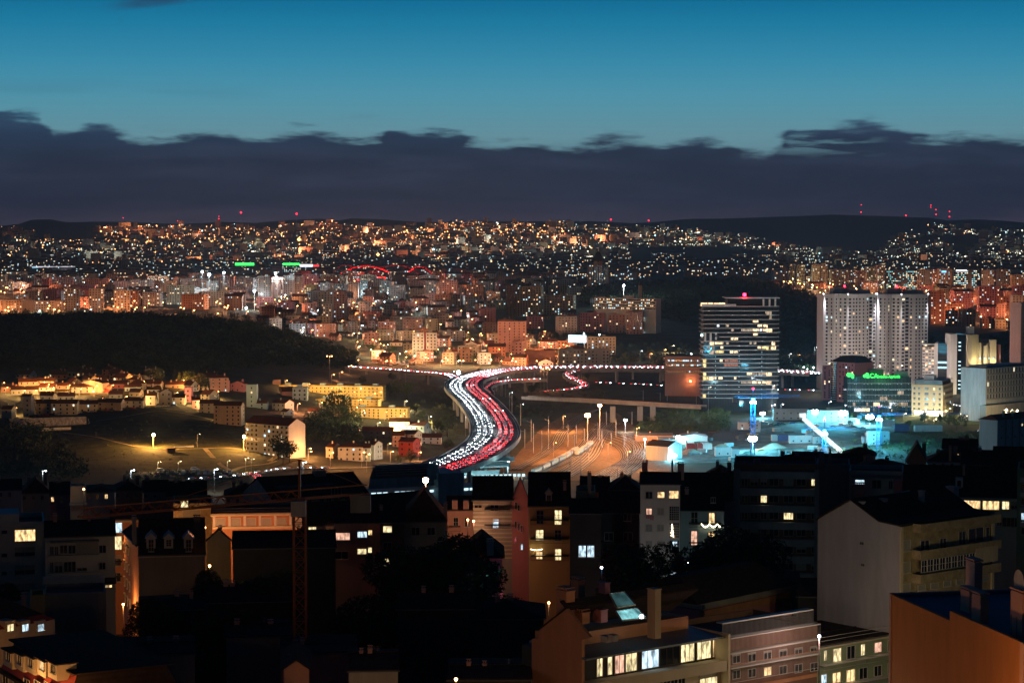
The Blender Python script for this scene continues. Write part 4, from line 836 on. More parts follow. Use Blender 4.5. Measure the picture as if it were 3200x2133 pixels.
# ---- gridded office at the right edge
b = Bd('grid_office', 'dark gridded office block with wide bands at the right edge, raised on a podium', 'office', 3084, 1600, 3225, 1640)
wt = b.f(3100, 1150)[1]; L = b.L; MB().box(0, L, 0, 22, -3, wt).ob('wall', M['pale'], b.r); MB().box(L * .12, L - 1, 4, 20, wt, b.f(3150, 1140)[1]).ob('roof_storey', M['zinc'], b.r)
yb = [1168, 1188, 1208, 1227, 1246]
for y in yb: w_ = b.f(3100, y)[1]; MB().box(1.5, L, -.5, 0, w_ - .5, w_ + .5).ob('floor_band', M['grey'], b.r)
for i, y in enumerate(yb):
    w_ = b.f(3100, y)[1]
    for j in range(15): U = 2.2 + j * (L - 3) / 15; b.window(U, U + 1.15, w_ + .55, w_ + 3.6, None if RNG.random() > .05 else 'fyel', cols=1, sill=False, fr='steel')
MB().box(-8, L, -6, -.6, -3, b.f(3100, 1262)[1]).ob('podium', M['concrete'], b.r)
# ---- tan office with window bands by the motorway
b = Bd('band_office', 'tan office block with dark window bands left of the slab tower', 'office', 2079, 1840, 2200, 1835)
wt = b.f(2100, 1112)[1]; L = b.L; MB().box(0, L, 0, 20, -3, wt).ob('wall', M['pink'], b.r); MB().box(-.3, L + .3, -.3, 20, wt, wt + .6).ob('roof', M['flat'], b.r)
for y in (1126, 1140, 1160):
    w_ = b.f(2100, y)[1]
    for k in range(22): U = 1.5 + k * (L - 3) / 22; b.panes('window', [[U, U + 1.0, w_ - .6, w_ + .6]], E['fcool'] if RNG.random() < (.5 if y < 1145 else .05) else M['glass'], kind=None)
for y in (1133, 1148, 1166): w_ = b.f(2100, y)[1]; MB().box(-.2, L + .2, -.6, 0, w_ - .3, w_ + .5).ob('ledge', M['cream'], b.r)
ob('entrance_light', lightdata(ORG, 2500, .4), b.r, (b.f(2158, 1190)[0], -3, b.f(2158, 1190)[1])); MB().ball((b.f(2158, 1190)[0], -2, b.f(2158, 1190)[1]), .8).ob('entrance_lamp', E['lorange'], b.r)
# ---- pale blue apartment block at the right edge, red tiled roof
b = Bd('apartment_block', 'pale blue four-storey block with red tiled roof at the right edge', 'building', 3122, 1300, 3260, 1330)
wt = b.f(3130, 1312)[1]; L = b.L; MB().box(0, L, 0, 13, -3, wt).ob('wall', M['teal'], b.r)
MB().prism([(-.6, -.7, wt), (-.6, 14, wt), (2, 6.5, wt + 3)], [(L, -.7, wt), (L, 14, wt), (L, 6.5, wt + 3)]).ob('roof', M['tile'], b.r)
for px in (3141, 3162, 3185): U = b.f(px, 1340)[0]; MB().box(U, U + .8, -.8, 0, 0, wt).ob('pilaster', M['grey'], b.r)
for i in range(4):
    for px in (3128, 3149, 3170, 3192): U = b.f(px, 1340)[0]; z = wt * (i + .3) / 4; b.window(U, U + 1.3, z, z + 1.3, 'yel' if RNG.random() < .15 else None, cols=2)
for px in (3144, 3173): U = b.f(px, 1310)[0]; MB().box(U, U + .9, 2, 3, wt + .3, wt + 5).ob('chimney', M['teal'], b.r)
# ---- tall strip of a tower cut by the right edge
b = Bd('edge_tower', 'pale tower cut by the right edge beside the wooded slope', 'tower', 3192, 1780, 3260, 1790); MB().box(0, b.L, 0, 14, -3, b.f(3192, 946)[1]).ob('wall', M['pink'], b.r); dk, lt = grid(0, 1, b.L, 2, b.f(3192, 950)[1], 4, 24, 1.4, 1.4, .1); b.panes('windows', dk, M['glass'])
# ---- tower with pyramid roof
b = Bd('pyramid_tower', 'dark residential tower with stepped pyramid roof standing above the town', 'tower', 1838, 3300, 1903, 3300)
wt = b.f(1860, 820)[1]; L = b.L
for k, (x0, x1, dz) in enumerate(((0, .22, 0), (.27, .45, 6), (.5, .68, 6), (.74, 1, -4))): MB().box(L * x0, L * x1, 0, 22, -3, wt + dz - 4).ob('wall', M['terra'], b.r)
MB().box(.5, L - .5, 1.5, 21, -3, wt - 2).ob('core', M['dark'], b.r)
MB().prism([(L * .12, 0, wt), (L * .85, 0, wt), (L * .85, 22, wt), (L * .12, 22, wt)], [(L * .46, 10, wt + 17), (L * .54, 10, wt + 17), (L * .54, 12, wt + 17), (L * .46, 12, wt + 17)]).ob('roof', M['darktile'], b.r)
dk, lt = grid(0, 1, L - 1, 2, wt - 4, 8, 19, 1.3, 1.4, .2); b.panes('windows', dk, M['glass']); b.panes('lit_windows', lt, FL)
# ---- white school slab among the trees, church tower, villas
b = Bd('school', 'long white flat-roofed building with lit window bands among the trees', 'building', 1858, 2600, 2050, 2560)
wt = b.f(1900, 930)[1]; L = b.L; MB().box(0, L, 0, 14, -6, wt).ob('wall', M['white'], b.r)
for k in range(4):
    z = wt - 3.4 * k - 2.6; MB().box(.5, L - .5, -.08, -.02, z, z + 1.4).ob('window_band', M['glass'], b.r)
    b.panes('lit_windows', [[2 + 2.4 * j, 3.6 + 2.4 * j, z + .1, z + 1.2, RNG.randrange(3)] for j in range(int(L / 2.4) - 1) if RNG.random() < .4], FL, c=-.06)
MB().box(L * .45, L * .62, 3, 10, wt, wt + 3).ob('plant_room', M['pale'], b.r)
b = Bd('church_tower', 'slim pale bell tower with pointed roof in front of the dark wooded rise', 'bell tower', 1996, 2750, 2006, 2750); wt = b.f(2000, 892)[1]
MB().box(0, b.L, 0, 4, -8, wt).ob('shaft', M['cream'], b.r); MB().prism([(-.3, -.3, wt), (b.L + .3, -.3, wt), (b.L + .3, 4.3, wt), (-.3, 4.3, wt)], [(b.L / 2 - .1, 1.9, wt + 7), (b.L / 2 + .1, 1.9, wt + 7), (b.L / 2 + .1, 2.1, wt + 7), (b.L / 2 - .1, 2.1, wt + 7)]).ob('spire', M['tile'], b.r)
# ---- stadium with red lit arches
st = Bd('arena', 'arena with red lit roof arches and a glowing red stand', 'stadium', 1040, 4000, 1350, 4000, z0=h(-200, 4000))
def arch(x0, x1, ytop, v, yb, r=1.0):
    o_ = MB(); P = []
    u0, w0 = st.f(x0, yb, v); u1, _ = st.f(x1, yb, v); wt = st.f((x0 + x1) / 2, ytop, v)[1]
    for k in range(25): t = k / 24; P.append((u0 + (u1 - u0) * t, v, w0 + (wt - w0) * (1 - (2 * t - 1) ** 2)))
    for p, q in zip(P[:-1], P[1:]): o_.bar(p, q, r, 5)
    st.add(o_, 'roof_arch', mat('arena_arch_red', (.55, .03, .03), .5, .1))
arch(1030, 1132, 828, 90, 868, 1.0); arch(1040, 1246, 831, 0, 872, 1.3); arch(1140, 1330, 828, 95, 870, 1.0); arch(1262, 1362, 832, 5, 872, 1.3)
for x0, x1, y0, y1 in ((1050, 1150, 872, 878), (1205, 1250, 874, 880)): a = st.rect(x0, y0, x1, y1, 10); MB().box(a[0], a[1], 10, 14, a[2], a[3]).ob('lit_stand', E['redneon'], st.r)
a = st.rect(1060, 880, 1260, 905, 20); MB().box(a[0], a[1], 20, 80, -3, a[3]).ob('stand', M['concrete'], st.r)
for px in (1060, 1100, 1150, 1200, 1270, 1300): u_, w_ = st.f(px, 868, -8); ob('arch_light', lightdata((1, .06, .05), 60000, 1), st.r, (u_, -14, w_ + 4))
# ---- neon bands and roof signs
def neon(px0, px1, y0, y1, Y, m, label, nm='roof_sign', cat='sign'):
    a = at(px0, y0, Y); c = at(px1, y1, Y); r_ = root(nm, label, cat, (a.x, Y, c.z)); MB().box(0, c.x - a.x, 0, 1, 0, a.z - c.z).ob('light_panel', m, r_); MB().box(0, c.x - a.x, 1.01, 2, -2, 0).ob('rail', M['steel'], r_); return r_
neon(735, 794, 821, 829, 4590, E['green'], 'green neon band crowning a dark office block left of the arena'); neon(884, 936, 822, 827, 4490, E['green'], 'green neon sign on the dark office nearer the arena')
neon(937, 977, 826, 833, 4480, E['whiteneon'], 'bright white half of the long rooftop sign'); neon(978, 997, 827, 833, 4480, E['redneon'], 'red end of the long rooftop sign')
neon(2988, 3021, 843, 847, 3370, E['whiteneon'], 'white light strip on the glass office tower roof'); neon(2943, 2957, 846, 851, 3390, emi('blue_neon', (.15, .5, 1), 3, False), 'small blue sign on the terracotta office tower')
neon(1087, 1093, 702, 711, 8000, emi('cyan_neon', (.1, .7, 1), 3, False), 'small cyan sign high on the far hillside')
# ---- long bright shopping hall
b = Bd('shopping_hall', 'long low shopping hall with white glowing roofs in the left distance', 'shopping centre', 27, 4600, 326, 4650)
fu = lambda px: b.f(px, 840)[0]; fw = lambda py: b.f(150, py)[1]
MB().box(0, b.L, 0, 60, -3, fw(840)).ob('hall', M['white'], b.r)
wl_ = emi('hall_facade_light', (.95, .9, 1), .8, True, .5, .05)
for x0, x1, y0, y1 in ((30, 88, 831, 836), (92, 235, 832, 835), (190, 240, 844, 853), (242, 285, 842, 856), (287, 300, 838, 850)): MB().box(fu(x0), fu(x1), -2, -.5, fw(y1), fw(y0)).ob('lit_facade', wl_, b.r)
MB().box(fu(93), fu(118), -2.5, -2.1, fw(840), fw(836)).ob('cyan_sign', emi('cyan_panel', (.05, .6, .9), 1.2, False), b.r); MB().box(fu(302), fu(322), -2.5, -2.1, fw(850), fw(845)).ob('cyan_sign', MATS['cyan_panel'], b.r)
# ---- billboard screen and sheds near the motorway
b = Bd('billboard', 'large glowing white billboard on a low building above the motorway', 'billboard', 1776, 2250, 1831, 2240)
a = b.rect(1776, 1046, 1831, 1069); MB().box(a[0], a[1], 0, .8, a[2], a[3]).ob('screen', E['screen'], b.r); MB().box(a[0] + 1, a[0] + 1.6, .3, .8, -3, a[2]).ob('post', M['steel'], b.r); MB().box(a[1] - 1.6, a[1] - 1, .3, .8, -3, a[2]).ob('post', M['steel'], b.r); MB().box(a[0] - .3, a[1] + .3, .81, 1.3, a[2] - .3, a[3] + .3).ob('frame', M['steel'], b.r)
block(1836, 1925, 1054, 2290, 'cream', lit=.3, label='low cream flat-roofed building right of the glowing billboard', name='warehouse', noun='x'); block(1640, 1735, 1098, 2180, 'brown', lit=.0, blank=True, clutter=False, label='low dark warehouse behind the far bend of the motorway', name='warehouse', noun='x'); block(1745, 1905, 1094, 2120, 'cream', lit=.2, label='long cream depot wall behind the motorway', name='warehouse', noun='x')
block(1555, 1645, 1006, 2330, 'pink', lit=.06, cs=5, ww=1.2, yaw=0, label='pale pink tower block with small windows right of the lit avenue', name='tower_block', bal=None); 
p_ = block(1288, 1325, 1042, 2250, 'white', lit=.25, cs=3.4, label='white half of the paired block left of its red stair strip'); block(1331, 1364, 1042, 2250, 'white', lit=.25, label='white half of the paired block right of its red stair strip'); block(1325.5, 1330.5, 1040, 2252, 'red', lit=0, blank=True, label='narrow red stair strip between two white block halves', name='stair_tower', cat='building')
# ------------------------------------------------------------------ trees
def leafcloud(n, size, rs, seed=1, squash=1.0):
    """rs: list of (cx, cy, cz, r) lobes; returns n random leaf-clump triangles spread through them, denser near the surface"""
    r = np.random.RandomState(seed); w = np.array([q[3] ** 2 for q in rs]); k = r.choice(len(rs), n, p=w / w.sum()); L = np.array(rs)[k]
    d = r.normal(0, 1, (n, 3)); d /= np.linalg.norm(d, axis=1)[:, None]; rad = r.uniform(.55, 1.05, n) ** .6
    c = L[:, :3] + d * (L[:, 3] * rad)[:, None] * np.array([1, 1, squash]); a = r.normal(0, 1, (n, 3)); b = r.normal(0, 1, (n, 3)); s = size * r.uniform(.5, 1.3, n)[:, None]
    a /= np.linalg.norm(a, axis=1)[:, None]; b /= np.linalg.norm(b, axis=1)[:, None]
    return np.stack([c - a * s * .6, c + b * s * .7, c + a * s * .6 - b * s * .3], 1)
def lobes(seed, n=7):
    r = np.random.RandomState(seed); L = [(0, 0, .62, .34)]
    for i in range(n): t = r.uniform(0, 6.28); q = r.uniform(.15, .34); L.append((q * math.cos(t), q * math.sin(t), r.uniform(.42, .82), r.uniform(.14, .26)))
    return L
CROWN = {}
def crown(kind, v, fine=False):
    key = (kind, v, fine)
    if key not in CROWN:
        n, s = (9000, .034) if fine else (620, .075)
        if kind == 'cone': L = [(0, 0, .18 + .09 * i, .20 - .021 * i) for i in range(9)]
        elif kind == 'pine': L = [(.26 * math.cos(t), .26 * math.sin(t), .78 + .05 * math.sin(3 * t), .17) for t in np.linspace(0, 5.6, 7)] + [(0, 0, .84, .2)]
        else: L = lobes(v * 7 + 3)
        CROWN[key] = npmesh('crown', leafcloud(n, s, L, v), 3, M[['leaf', 'leaf2', 'leaf3'][v % 3]])
    return CROWN[key]
_tr = {}
def trunk(v):
    if v not in _tr:
        m = MB(); r = random.Random(v); m.bar((0, 0, -.05), (0, 0, .38), .028, 6, r2=.02)
        for i in range(4): t = i * 1.6 + r.random(); m.bar((0, 0, .3 + .03 * i), (.2 * math.cos(t), .2 * math.sin(t), .58 + .05 * i), .014, 4, r2=.005)
        _tr[v] = m.mesh('trunk', M['bark'])
    return _tr[v]
def tree(x, y, hgt, label, kind='round', v=None, wide=1.0, group='trees of the middle distance', fine=False, z=None, name=None):
    v = RNG.randrange(6) if v is None else v
    r_ = root(name or {'cone': 'cypress_tree', 'pine': 'pine_tree'}.get(kind, 'leafy_tree'), label, 'tree', (x, y, h(x, y) if z is None else z), RNG.uniform(0, 6), group)
    ob('trunk', trunk(v % 3), r_, scale=(hgt * wide, hgt * wide, hgt)); ob('crown', crown(kind, v, fine), r_, scale=(hgt * wide, hgt * wide, hgt)); return r_
def wood(name, label, x, y, hgt, nt=70, size=1.5, m='leaf', cat='wood'):
    """a wood that reads as one mass: crowns of leaf clumps on short trunks"""
    V = []; base = [leafcloud(nt, size, [(a * 9, b * 9, c * 9, d * 9) for a, b, c, d in lobes(s)], s) for s in range(5)]
    z = H(x, y)
    for i in range(len(x)):
        B_ = base[i % 5]; t = NR.uniform(0, 6.28); s = hgt[i] / 9.0; R3 = np.array([[math.cos(t) * 1.15, -math.sin(t), 0], [math.sin(t), math.cos(t) * 1.15, 0], [0, 0, 1]])
        V.append((B_.reshape(-1, 3) @ R3.T) * s + np.array([x[i], y[i], z[i] - 1.5 * s]))
    return tag(ob(name, npmesh(name, np.concatenate(V), 3, M[m])), label, cat, kind='stuff')
def scatter(px0, px1, Y0, Y1, n, cond=None):
    px = NR.uniform(px0, px1, n); Y = NR.uniform(Y0, Y1, n); x = (px - 1600) / F * Y
    k = np.array([free(a, b, 3) for a, b in zip(x, Y)])
    if cond is not None: k &= cond(px, Y)
    return x[k], Y[k]
x, y = scatter(-250, 1110, 1790, 2500, 4200, lambda p, Y: (Y > np.interp(p, [0, 500, 700, 800, 1100], [1780, 1800, 1850, 1930, 2060])) & (Y < np.interp(p, [-200, 600, 900, 1110], [2500, 2450, 2380, 2260])))
wood('wooded_hill', 'dark wooded hill behind the small houses at the left', x, y, NR.uniform(7, 13, len(x)), 80, 1.5, 'leafd')
x, y = scatter(-250, 1080, 1810, 2420, 420, lambda p, Y: (Y > np.interp(p, [0, 500, 700, 800, 1100], [1800, 1820, 1870, 1950, 2080])) & (Y < np.interp(p, [-200, 600, 900, 1110], [2420, 2400, 2330, 2230]))); wood('taller_trees', 'taller trees standing out of the wooded hill', x, y, NR.uniform(12, 17, len(x)), 110, 1.3, 'leaf')
x, y = scatter(1820, 2620, 2650, 3450, 2600, lambda p, Y: (Y > np.interp(p, [1820, 2050, 2200, 2600], [2950, 2780, 2600, 2600])) & (Y < np.interp(p, [1820, 2330, 2420, 2600], [3300, 3450, 3150, 2900])))
wood('wooded_rise', 'dark wooded rise between the town and the slab tower', x, y, NR.uniform(8, 17, len(x)))
x, y = scatter(2380, 2600, 1960, 2650, 900); wood('park_slope', 'dark tree slope between the slab tower and the twin towers', x, y, NR.uniform(6, 12, len(x)), 50)
x, y = scatter(2890, 3260, 1960, 2380, 900, lambda p, Y: Y > np.interp(p, [2890, 3000, 3200], [2150, 2050, 1960])); wood('bank_slope_trees', 'dark trees on the slope behind the bank tower', x, y, NR.uniform(7, 13, len(x)), 60)
x, y = scatter(1380, 1860, 2470, 2540, 130); wood('street_trees', 'row of trees in front of the lower town streets', x, y, NR.uniform(5, 9, len(x)), 60)
x, y = scatter(1700, 2150, 2060, 2400, 330, lambda p, Y: NR.uniform(0, 1, len(p)) < .6); wood('depot_trees', 'bushes and trees round the depot above the motorway', x, y, NR.uniform(3, 8, len(x)), 60, 1.2)
x, y = scatter(0, 800, 2480, 2700, 200); wood('hill_foot_trees', 'trees along the back foot of the wooded hill', x, y, NR.uniform(7, 10, len(x)), 60)
# ------------------------------------------------------------------ draped sheets and roads
def loft(name, Lp, Rp, m, dz=.05, n=6, kind='structure', zc=None, label=None, parent=None, sub=3):
    """sheet between two pixel polylines, laid on the ground"""
    def dens_(P): return [(P[i][0] + (P[i + 1][0] - P[i][0]) * k / sub, P[i][1] + (P[i + 1][1] - P[i][1]) * k / sub) for i in range(len(P) - 1) for k in range(sub)] + [P[-1]]
    A = dens_(Lp); B = dens_(Rp); mb = MB(); G = []
    for a, b in zip(A, B):
        pts = [(a[0] + (b[0] - a[0]) * k / n, a[1] + (b[1] - a[1]) * k / n) for k in range(n + 1)]
        xs, ys = hits([p[0] for p in pts], [p[1] for p in pts], 1000, 2600, 4)
        G.append([(x_, y_, h(x_, y_) + dz) for x_, y_ in zip(xs, ys)])
    for i in range(len(G) - 1):
        for k in range(n): mb.poly([G[i][k], G[i][k + 1], G[i + 1][k + 1], G[i + 1][k]])
    return tag(mb.ob(name, m, parent), label, kind=kind)
def catmull(P, step=6.0):
    P = [Vector(p) for p in P]; P = [P[0] * 2 - P[1]] + P + [P[-1] * 2 - P[-2]]; out_ = []
    for i in range(1, len(P) - 2):
        n = max(2, int((P[i + 1] - P[i]).length / step))
        for k in range(n):
            t = k / n; a, b, c, d = P[i - 1], P[i], P[i + 1], P[i + 2]
            out_.append(.5 * ((2 * b) + (c - a) * t + (2 * a - 5 * b + 4 * c - d) * t * t + (3 * b - a - 3 * c + d) * t ** 3))
    out_.append(P[-2]); return out_
def smooth(P, k=3):
    for _ in range(k): P = [P[0]] + [(P[i - 1] + P[i] * 2 + P[i + 1]) / 4 for i in range(1, len(P) - 1)] + [P[-1]]
    return P
def offs(P, o):
    R_ = []
    for i, p in enumerate(P):
        t = (P[min(i + 1, len(P) - 1)] - P[max(i - 1, 0)]); t = Vector((t.x, t.y, 0)).normalized(); R_.append(p + Vector((t.y, -t.x, 0)) * (o[i] if isinstance(o, list) else o))
    return R_
def strip(mb, P, a, b, z0, z1, m=0):
    A, B = offs(P, a), offs(P, b)
    for i in range(len(P) - 1):
        for zz, fl in ((z1, 1),) if z1 == z0 else ((z1, 1), (z0, 0)):
            q = [A[i] + Vector((0, 0, zz)), B[i] + Vector((0, 0, zz)), B[i + 1] + Vector((0, 0, zz)), A[i + 1] + Vector((0, 0, zz))]; mb.poly(q if fl else q[::-1], m)
        if z1 != z0:
            for E_ in (A, B): mb.poly([E_[i] + Vector((0, 0, z0)), E_[i + 1] + Vector((0, 0, z0)), E_[i + 1] + Vector((0, 0, z1)), E_[i] + Vector((0, 0, z1))], m)
def zz(px, py, k=.2423, ox=1300, oy=1120): return (ox + px * k, oy + py * k)
LR = [((5200, 175), (5200, 215)), ((4200, 125), (4200, 165)), ((3300, 100), (3300, 145)), ((2600, 90), (2600, 140)), ((1857, 88), (1857, 140)), ((1400, 98), (1450, 155)), ((1020, 128), (1130, 188)), ((740, 180), (960, 245)), ((420, 250), (885, 315)), ((345, 345), (880, 375)), ((400, 430), (935, 440)), ((500, 530), (1060, 530)), ((590, 660), (1190, 650)), ((660, 790), (1290, 760)),
      ((695, 900), (1350, 890)), ((690, 1010), (1350, 990)), ((600, 1110), (1270, 1090)), ((420, 1240), (1110, 1200)), ((250, 1330), (880, 1300)), ((60, 1410), (620, 1390)), ((-60, 1450), (480, 1432))]
ZD = 23.0; CL = []; WD = []
for a, b in LR: a = onz(*zz(*a), ZD); b = onz(*zz(*b), ZD); CL.append((a + b) / 2); WD.append((a - b).length)
MW = smooth(catmull(CL, 8), 10)
HW = 15.5
def road(name, label, P, hw, parapet=True, deck=1.6, med=False, lanes=(), kind='structure'):
    m = MB(); strip(m, P, -hw, hw, -deck, 0); r_ = tag(m.ob(name, M['asphalt']), label, kind=kind)
    if parapet:
        m = MB(); strip(m, P, -hw - .3, -hw, -deck, .95); strip(m, P, hw, hw + .3, -deck, .95); m.ob('parapet', M['concrete'], r_)
    if med: m = MB(); strip(m, P, -.9, -.6, 0, .85); strip(m, P, .6, .9, 0, .85); strip(m, P, -.58, .58, .1, .1); m.ob('median_barrier', M['concrete'], r_)
    m = MB()
    for l in lanes: strip(m, P, l - .08, l + .08, .006, .006)
    if m.f: tag(m.ob('lane_lines', M['paint'], r_), kind='stuff')
    return r_
mway = road('motorway_viaduct', 'S-shaped elevated motorway', MW, HW, med=True, lanes=(-14.2, -10.8, -7.2, -3.6, -1.4, 1.4, 4.4, 7.8, 11.2, 14.2))
for i in range(4, len(MW) - 3, 5):
    p = MW[i]; t = (MW[i + 1] - MW[i - 1]).normalized(); n_ = Vector((t.y, -t.x, 0)); zb = h(p.x, p.y) - 2 - p.z
    m = MB()
    for s_ in (-8, 8): c = n_ * s_; m.bar((c.x, c.y, zb), (c.x, c.y, -2.6), 1.2, 8)
    m.bar((n_ * -13) + Vector((0, 0, -2.2)), (n_ * 13) + Vector((0, 0, -2.2)), .9, 6)
    m.ob('pier', M['concrete'], mway, p)
# ------------------------------------------------------------------ cars
def car_proto(col, van=False):
    b = MB(); L_, W_, = (4.4, 1.75) if not van else (5.4, 1.95)
    top = [(-.5 * L_, .35), (-.5 * L_, .85), (-.44 * L_, 1.0 if not van else 1.9), (-.28 * L_, 1.42 if not van else 2.0), (.08 * L_, 1.42 if not van else 2.0), (.24 * L_, .98 if not van else 1.2), (.47 * L_, .8), (.5 * L_, .35)]
    b.prism([(x, -W_ / 2, z) for x, z in top], [(x, W_ / 2, z) for x, z in top])
    for x in (-.31 * L_, .31 * L_):
        for s_ in (-1, 1): b.bar((x, s_ * (W_ / 2 - .2), .32), (x, s_ * (W_ / 2 + .02), .32), .32, 8, 1)
    g = MB()
    for s_ in (-1, 1): q = [(-.38 * L_, 1.0), (-.27 * L_, 1.34), (.07 * L_, 1.34), (.2 * L_, 1.0)]; g.poly([(x, s_ * (W_ / 2 + .012), z if not van else z + .35) for x, z in q])
    g.poly([(.235 * L_, -.7, 1.02), (.235 * L_, .7, 1.02), (.09 * L_, .62, 1.4), (.09 * L_, -.62, 1.4)])
    hd = MB().ball((0, 0, 0), .24, k=.8).mesh('headlight', E['head']); tl = MB().ball((0, 0, 0), .24, k=.8).mesh('tail_light', E['tail'])
    return b.mesh('body', [mat('car_paint_' + col, {'white': (.6, .6, .6), 'black': (.02, .02, .02), 'silver': (.35, .36, .37), 'red': (.35, .02, .02), 'blue': (.03, .06, .2)}[col], .3, 0, spec=.6), M['rail']]), g.mesh('windows', M['glass']), hd, tl, L_, W_
PROTO = {k: car_proto(k) for k in ('white', 'black', 'silver', 'red', 'blue')}; PROTO['van'] = car_proto('white', True)
NCAR = [0]; hl_ = bpy.data.lights.new('headlight_beam', 'SPOT'); hl_.energy = 7000; hl_.color = (.8, .92, 1); hl_.spot_size = math.radians(75); hl_.spot_blend = .8; hl_.shadow_soft_size = .2
def car(p, rz, label, group, lights=True, beam=False, kind=None, redglow=False, tilt=0):
    k = kind or RNG.choice(['white', 'black', 'silver', 'red', 'blue', 'silver', 'black', 'silver', 'van'])
    B_, G_, Hd, Tl, L_, W_ = PROTO[k]; r_ = root('van' if k == 'van' else 'car', label, 'van' if k == 'van' else 'car', p, rz, group)
    ob('body', B_, r_); ob('windows', G_, r_)
    if lights:
        for s_ in (-1, 1): ob('headlight', Hd, r_, (L_ / 2, s_ * .62, .68)); ob('tail_light', Tl, r_, (-L_ / 2, s_ * .65, .8))
    if beam: o = ob('headlight_beam', hl_, r_, (L_ / 2 + .2, 0, .9)); o.rotation_euler = (math.radians(84), 0, -math.pi / 2)
    if redglow: ob('brake_glow', lightdata((1, .05, .05), 420, .3), r_, (-L_ / 2 - .5, 0, 1.0))
    return r_
def traffic(P, off, sp, direction, label, group, jit=.8, beamk=4, red=False, mass=None, i0=0, i1=None):
    Q = offs(P, off)[i0:i1]; d = RNG.uniform(0, sp); k = 0
    for a, b in zip(Q[:-1], Q[1:]):
        L_ = (b - a).length
        while d < L_:
            p = a + (b - a) * (d / L_); t = b - a; rz = math.atan2(t.y, t.x) + (0 if direction > 0 else math.pi)
            n_ = Vector((t.y, -t.x, 0)).normalized() * RNG.uniform(-.3, .3); p = p + n_; k += 1
            near = NCAR[0] < 285
            if near: car(p + Vector((0, 0, .01)), rz, label, group, True, beamk and k % beamk == 0, redglow=red and k % 3 == 0); NCAR[0] += 1
            else: mass.append((p, rz))
            d += sp * RNG.uniform(1 - jit * .5, 1 + jit * .6)
        d -= L_
N = len(MW); bend = next(i for i, p in enumerate(MW) if p.y < 1850)
masscars = []; cand = []
def lane(P, off, sp, d, mass, i0=0, i1=None): traffic(P, off, sp, d, '', '', i0=i0, i1=i1, mass=mass)
NCAR[0] = 999
for o_, sp in ((2.9, 10), (6.4, 8.5), (10.2, 9)): a_ = []; lane(MW, o_, sp, 1, a_, bend); cand += [(p, r, 0) for p, r in a_]
for o_, sp in ((2.9, 10), (6.4, 9), (10.2, 9.5)): a_ = []; lane(MW, -o_, sp, -1, a_, bend); cand += [(p, r, 1) for p, r in a_]
cand.sort(key=lambda t: t[0].y)
cand = [c for c in cand if c[0].y > 1130]
for k, (p, r, d_) in enumerate(cand):
    if k < 190: car(p + Vector((0, 0, .01)), r, 'car with white headlights in the traffic coming down the S-shaped viaduct' if not d_ else 'car showing red tail lights in the traffic going up the S-shaped viaduct', 'cars coming down the viaduct' if not d_ else 'cars going up the viaduct', True, not d_ and k % 4 == 0, redglow=bool(d_) and k % 3 == 0)
    else:
        masscars.append((p, r))
        if k % 7 == 0: ob('road_glow', lightdata((.8, .92, 1) if not d_ else (1, .06, .06), 900 if not d_ else 500, .5), mway, p + Vector((0, -2.5, 1.2)))
for o_ in (2.9, 6.4, 10.2): lane(MW, o_, 4.8, 1, masscars, 0, bend)
for o_ in (2.9, 6.4, 10.2): lane(MW, -o_, 6, -1, masscars, 0, bend)
def mass_of_cars(lst, name, label):
    V = []; B_ = MB().box(-2.2, 2.2, -.87, .87, .35, .95).box(-1.4, .9, -.75, .75, .951, 1.42); hd = MB(); tl = MB()
    for s_ in (-1, 1): hd.ball((2.2, s_ * .62, .68), .26, k=.7); tl.ball((-2.2, s_ * .65, .8), .26, k=.7)
    hd2 = MB(); tl2 = MB()
    for s_ in (-1, 1): hd2.ball((2.2, s_ * .62, .8), .40, k=.8); tl2.ball((-2.2, s_ * .65, .85), .36, k=.8)
    allv, allf, allm = [], [], []
    for p, rz in lst:
        c, s_ = math.cos(rz), math.sin(rz)
        for src, mi in ((B_, 0), (hd if p.y < 1850 else hd2, 1), (tl if p.y < 1850 else tl2, 2)):
            n0 = len(allv); allv += [(p.x + x * c - y * s_, p.y + x * s_ + y * c, p.z + z) for x, y, z in src.v]; allf += [tuple(i + n0 for i in f) for f in src.f]; allm += [mi] * len(src.f)
    m = MB(); m.v, m.f, m.m = allv, allf, allm; return tag(m.ob(name, [MATS['car_paint_silver'], E['head'], E['tail']]), label, 'cars', kind='stuff')
# other roads: ramps and side roads (pixel, pixel, height)
def pr(L): return smooth(catmull([onz(a, b, z) for a, b, z in L], 7), 3)
R1 = pr([(1090, 1147, 21), (1200, 1154, 21), (1300, 1162, 21), (1395, 1170, 22), (1420, 1180, 22.6)]); road('slip_road_bridge', 'two-lane bridge joining the motorway from the left', R1, 5, lanes=(0,))
R2 = pr([(2060, 1158, 19), (1900, 1156, 19), (1790, 1160, 18), (1768, 1170, 16), (1800, 1188, 13), (1832, 1202, 10), (1800, 1216, 8), (1715, 1224, 5.5), (1660, 1230, 5)]); road('loop_road', 'loop road curling down right of the motorway', R2, 4.5, lanes=(0,))
R3 = pr([(1700, 1186, 17), (1620, 1188, 18), (1550, 1196, 19), (1520, 1212, 20), (1530, 1228, 21)]); road('ramp', 'ramp curving up to the motorway from the right', R3, 4)
R4 = pr([(1865, 1196, 9), (2000, 1202, 9), (2150, 1210, 9), (2300, 1216, 9), (2600, 1222, 9)]); road('side_road', 'side road below the motorway', R4, 4.5, parapet=False, lanes=(0,))
for P, a, d, sp in ((R1, -2.4, -1, 7), (R1, 2.4, 1, 7), (R4, 2, 1, 11)): traffic(P, a, sp, d, '', '', mass=masscars)
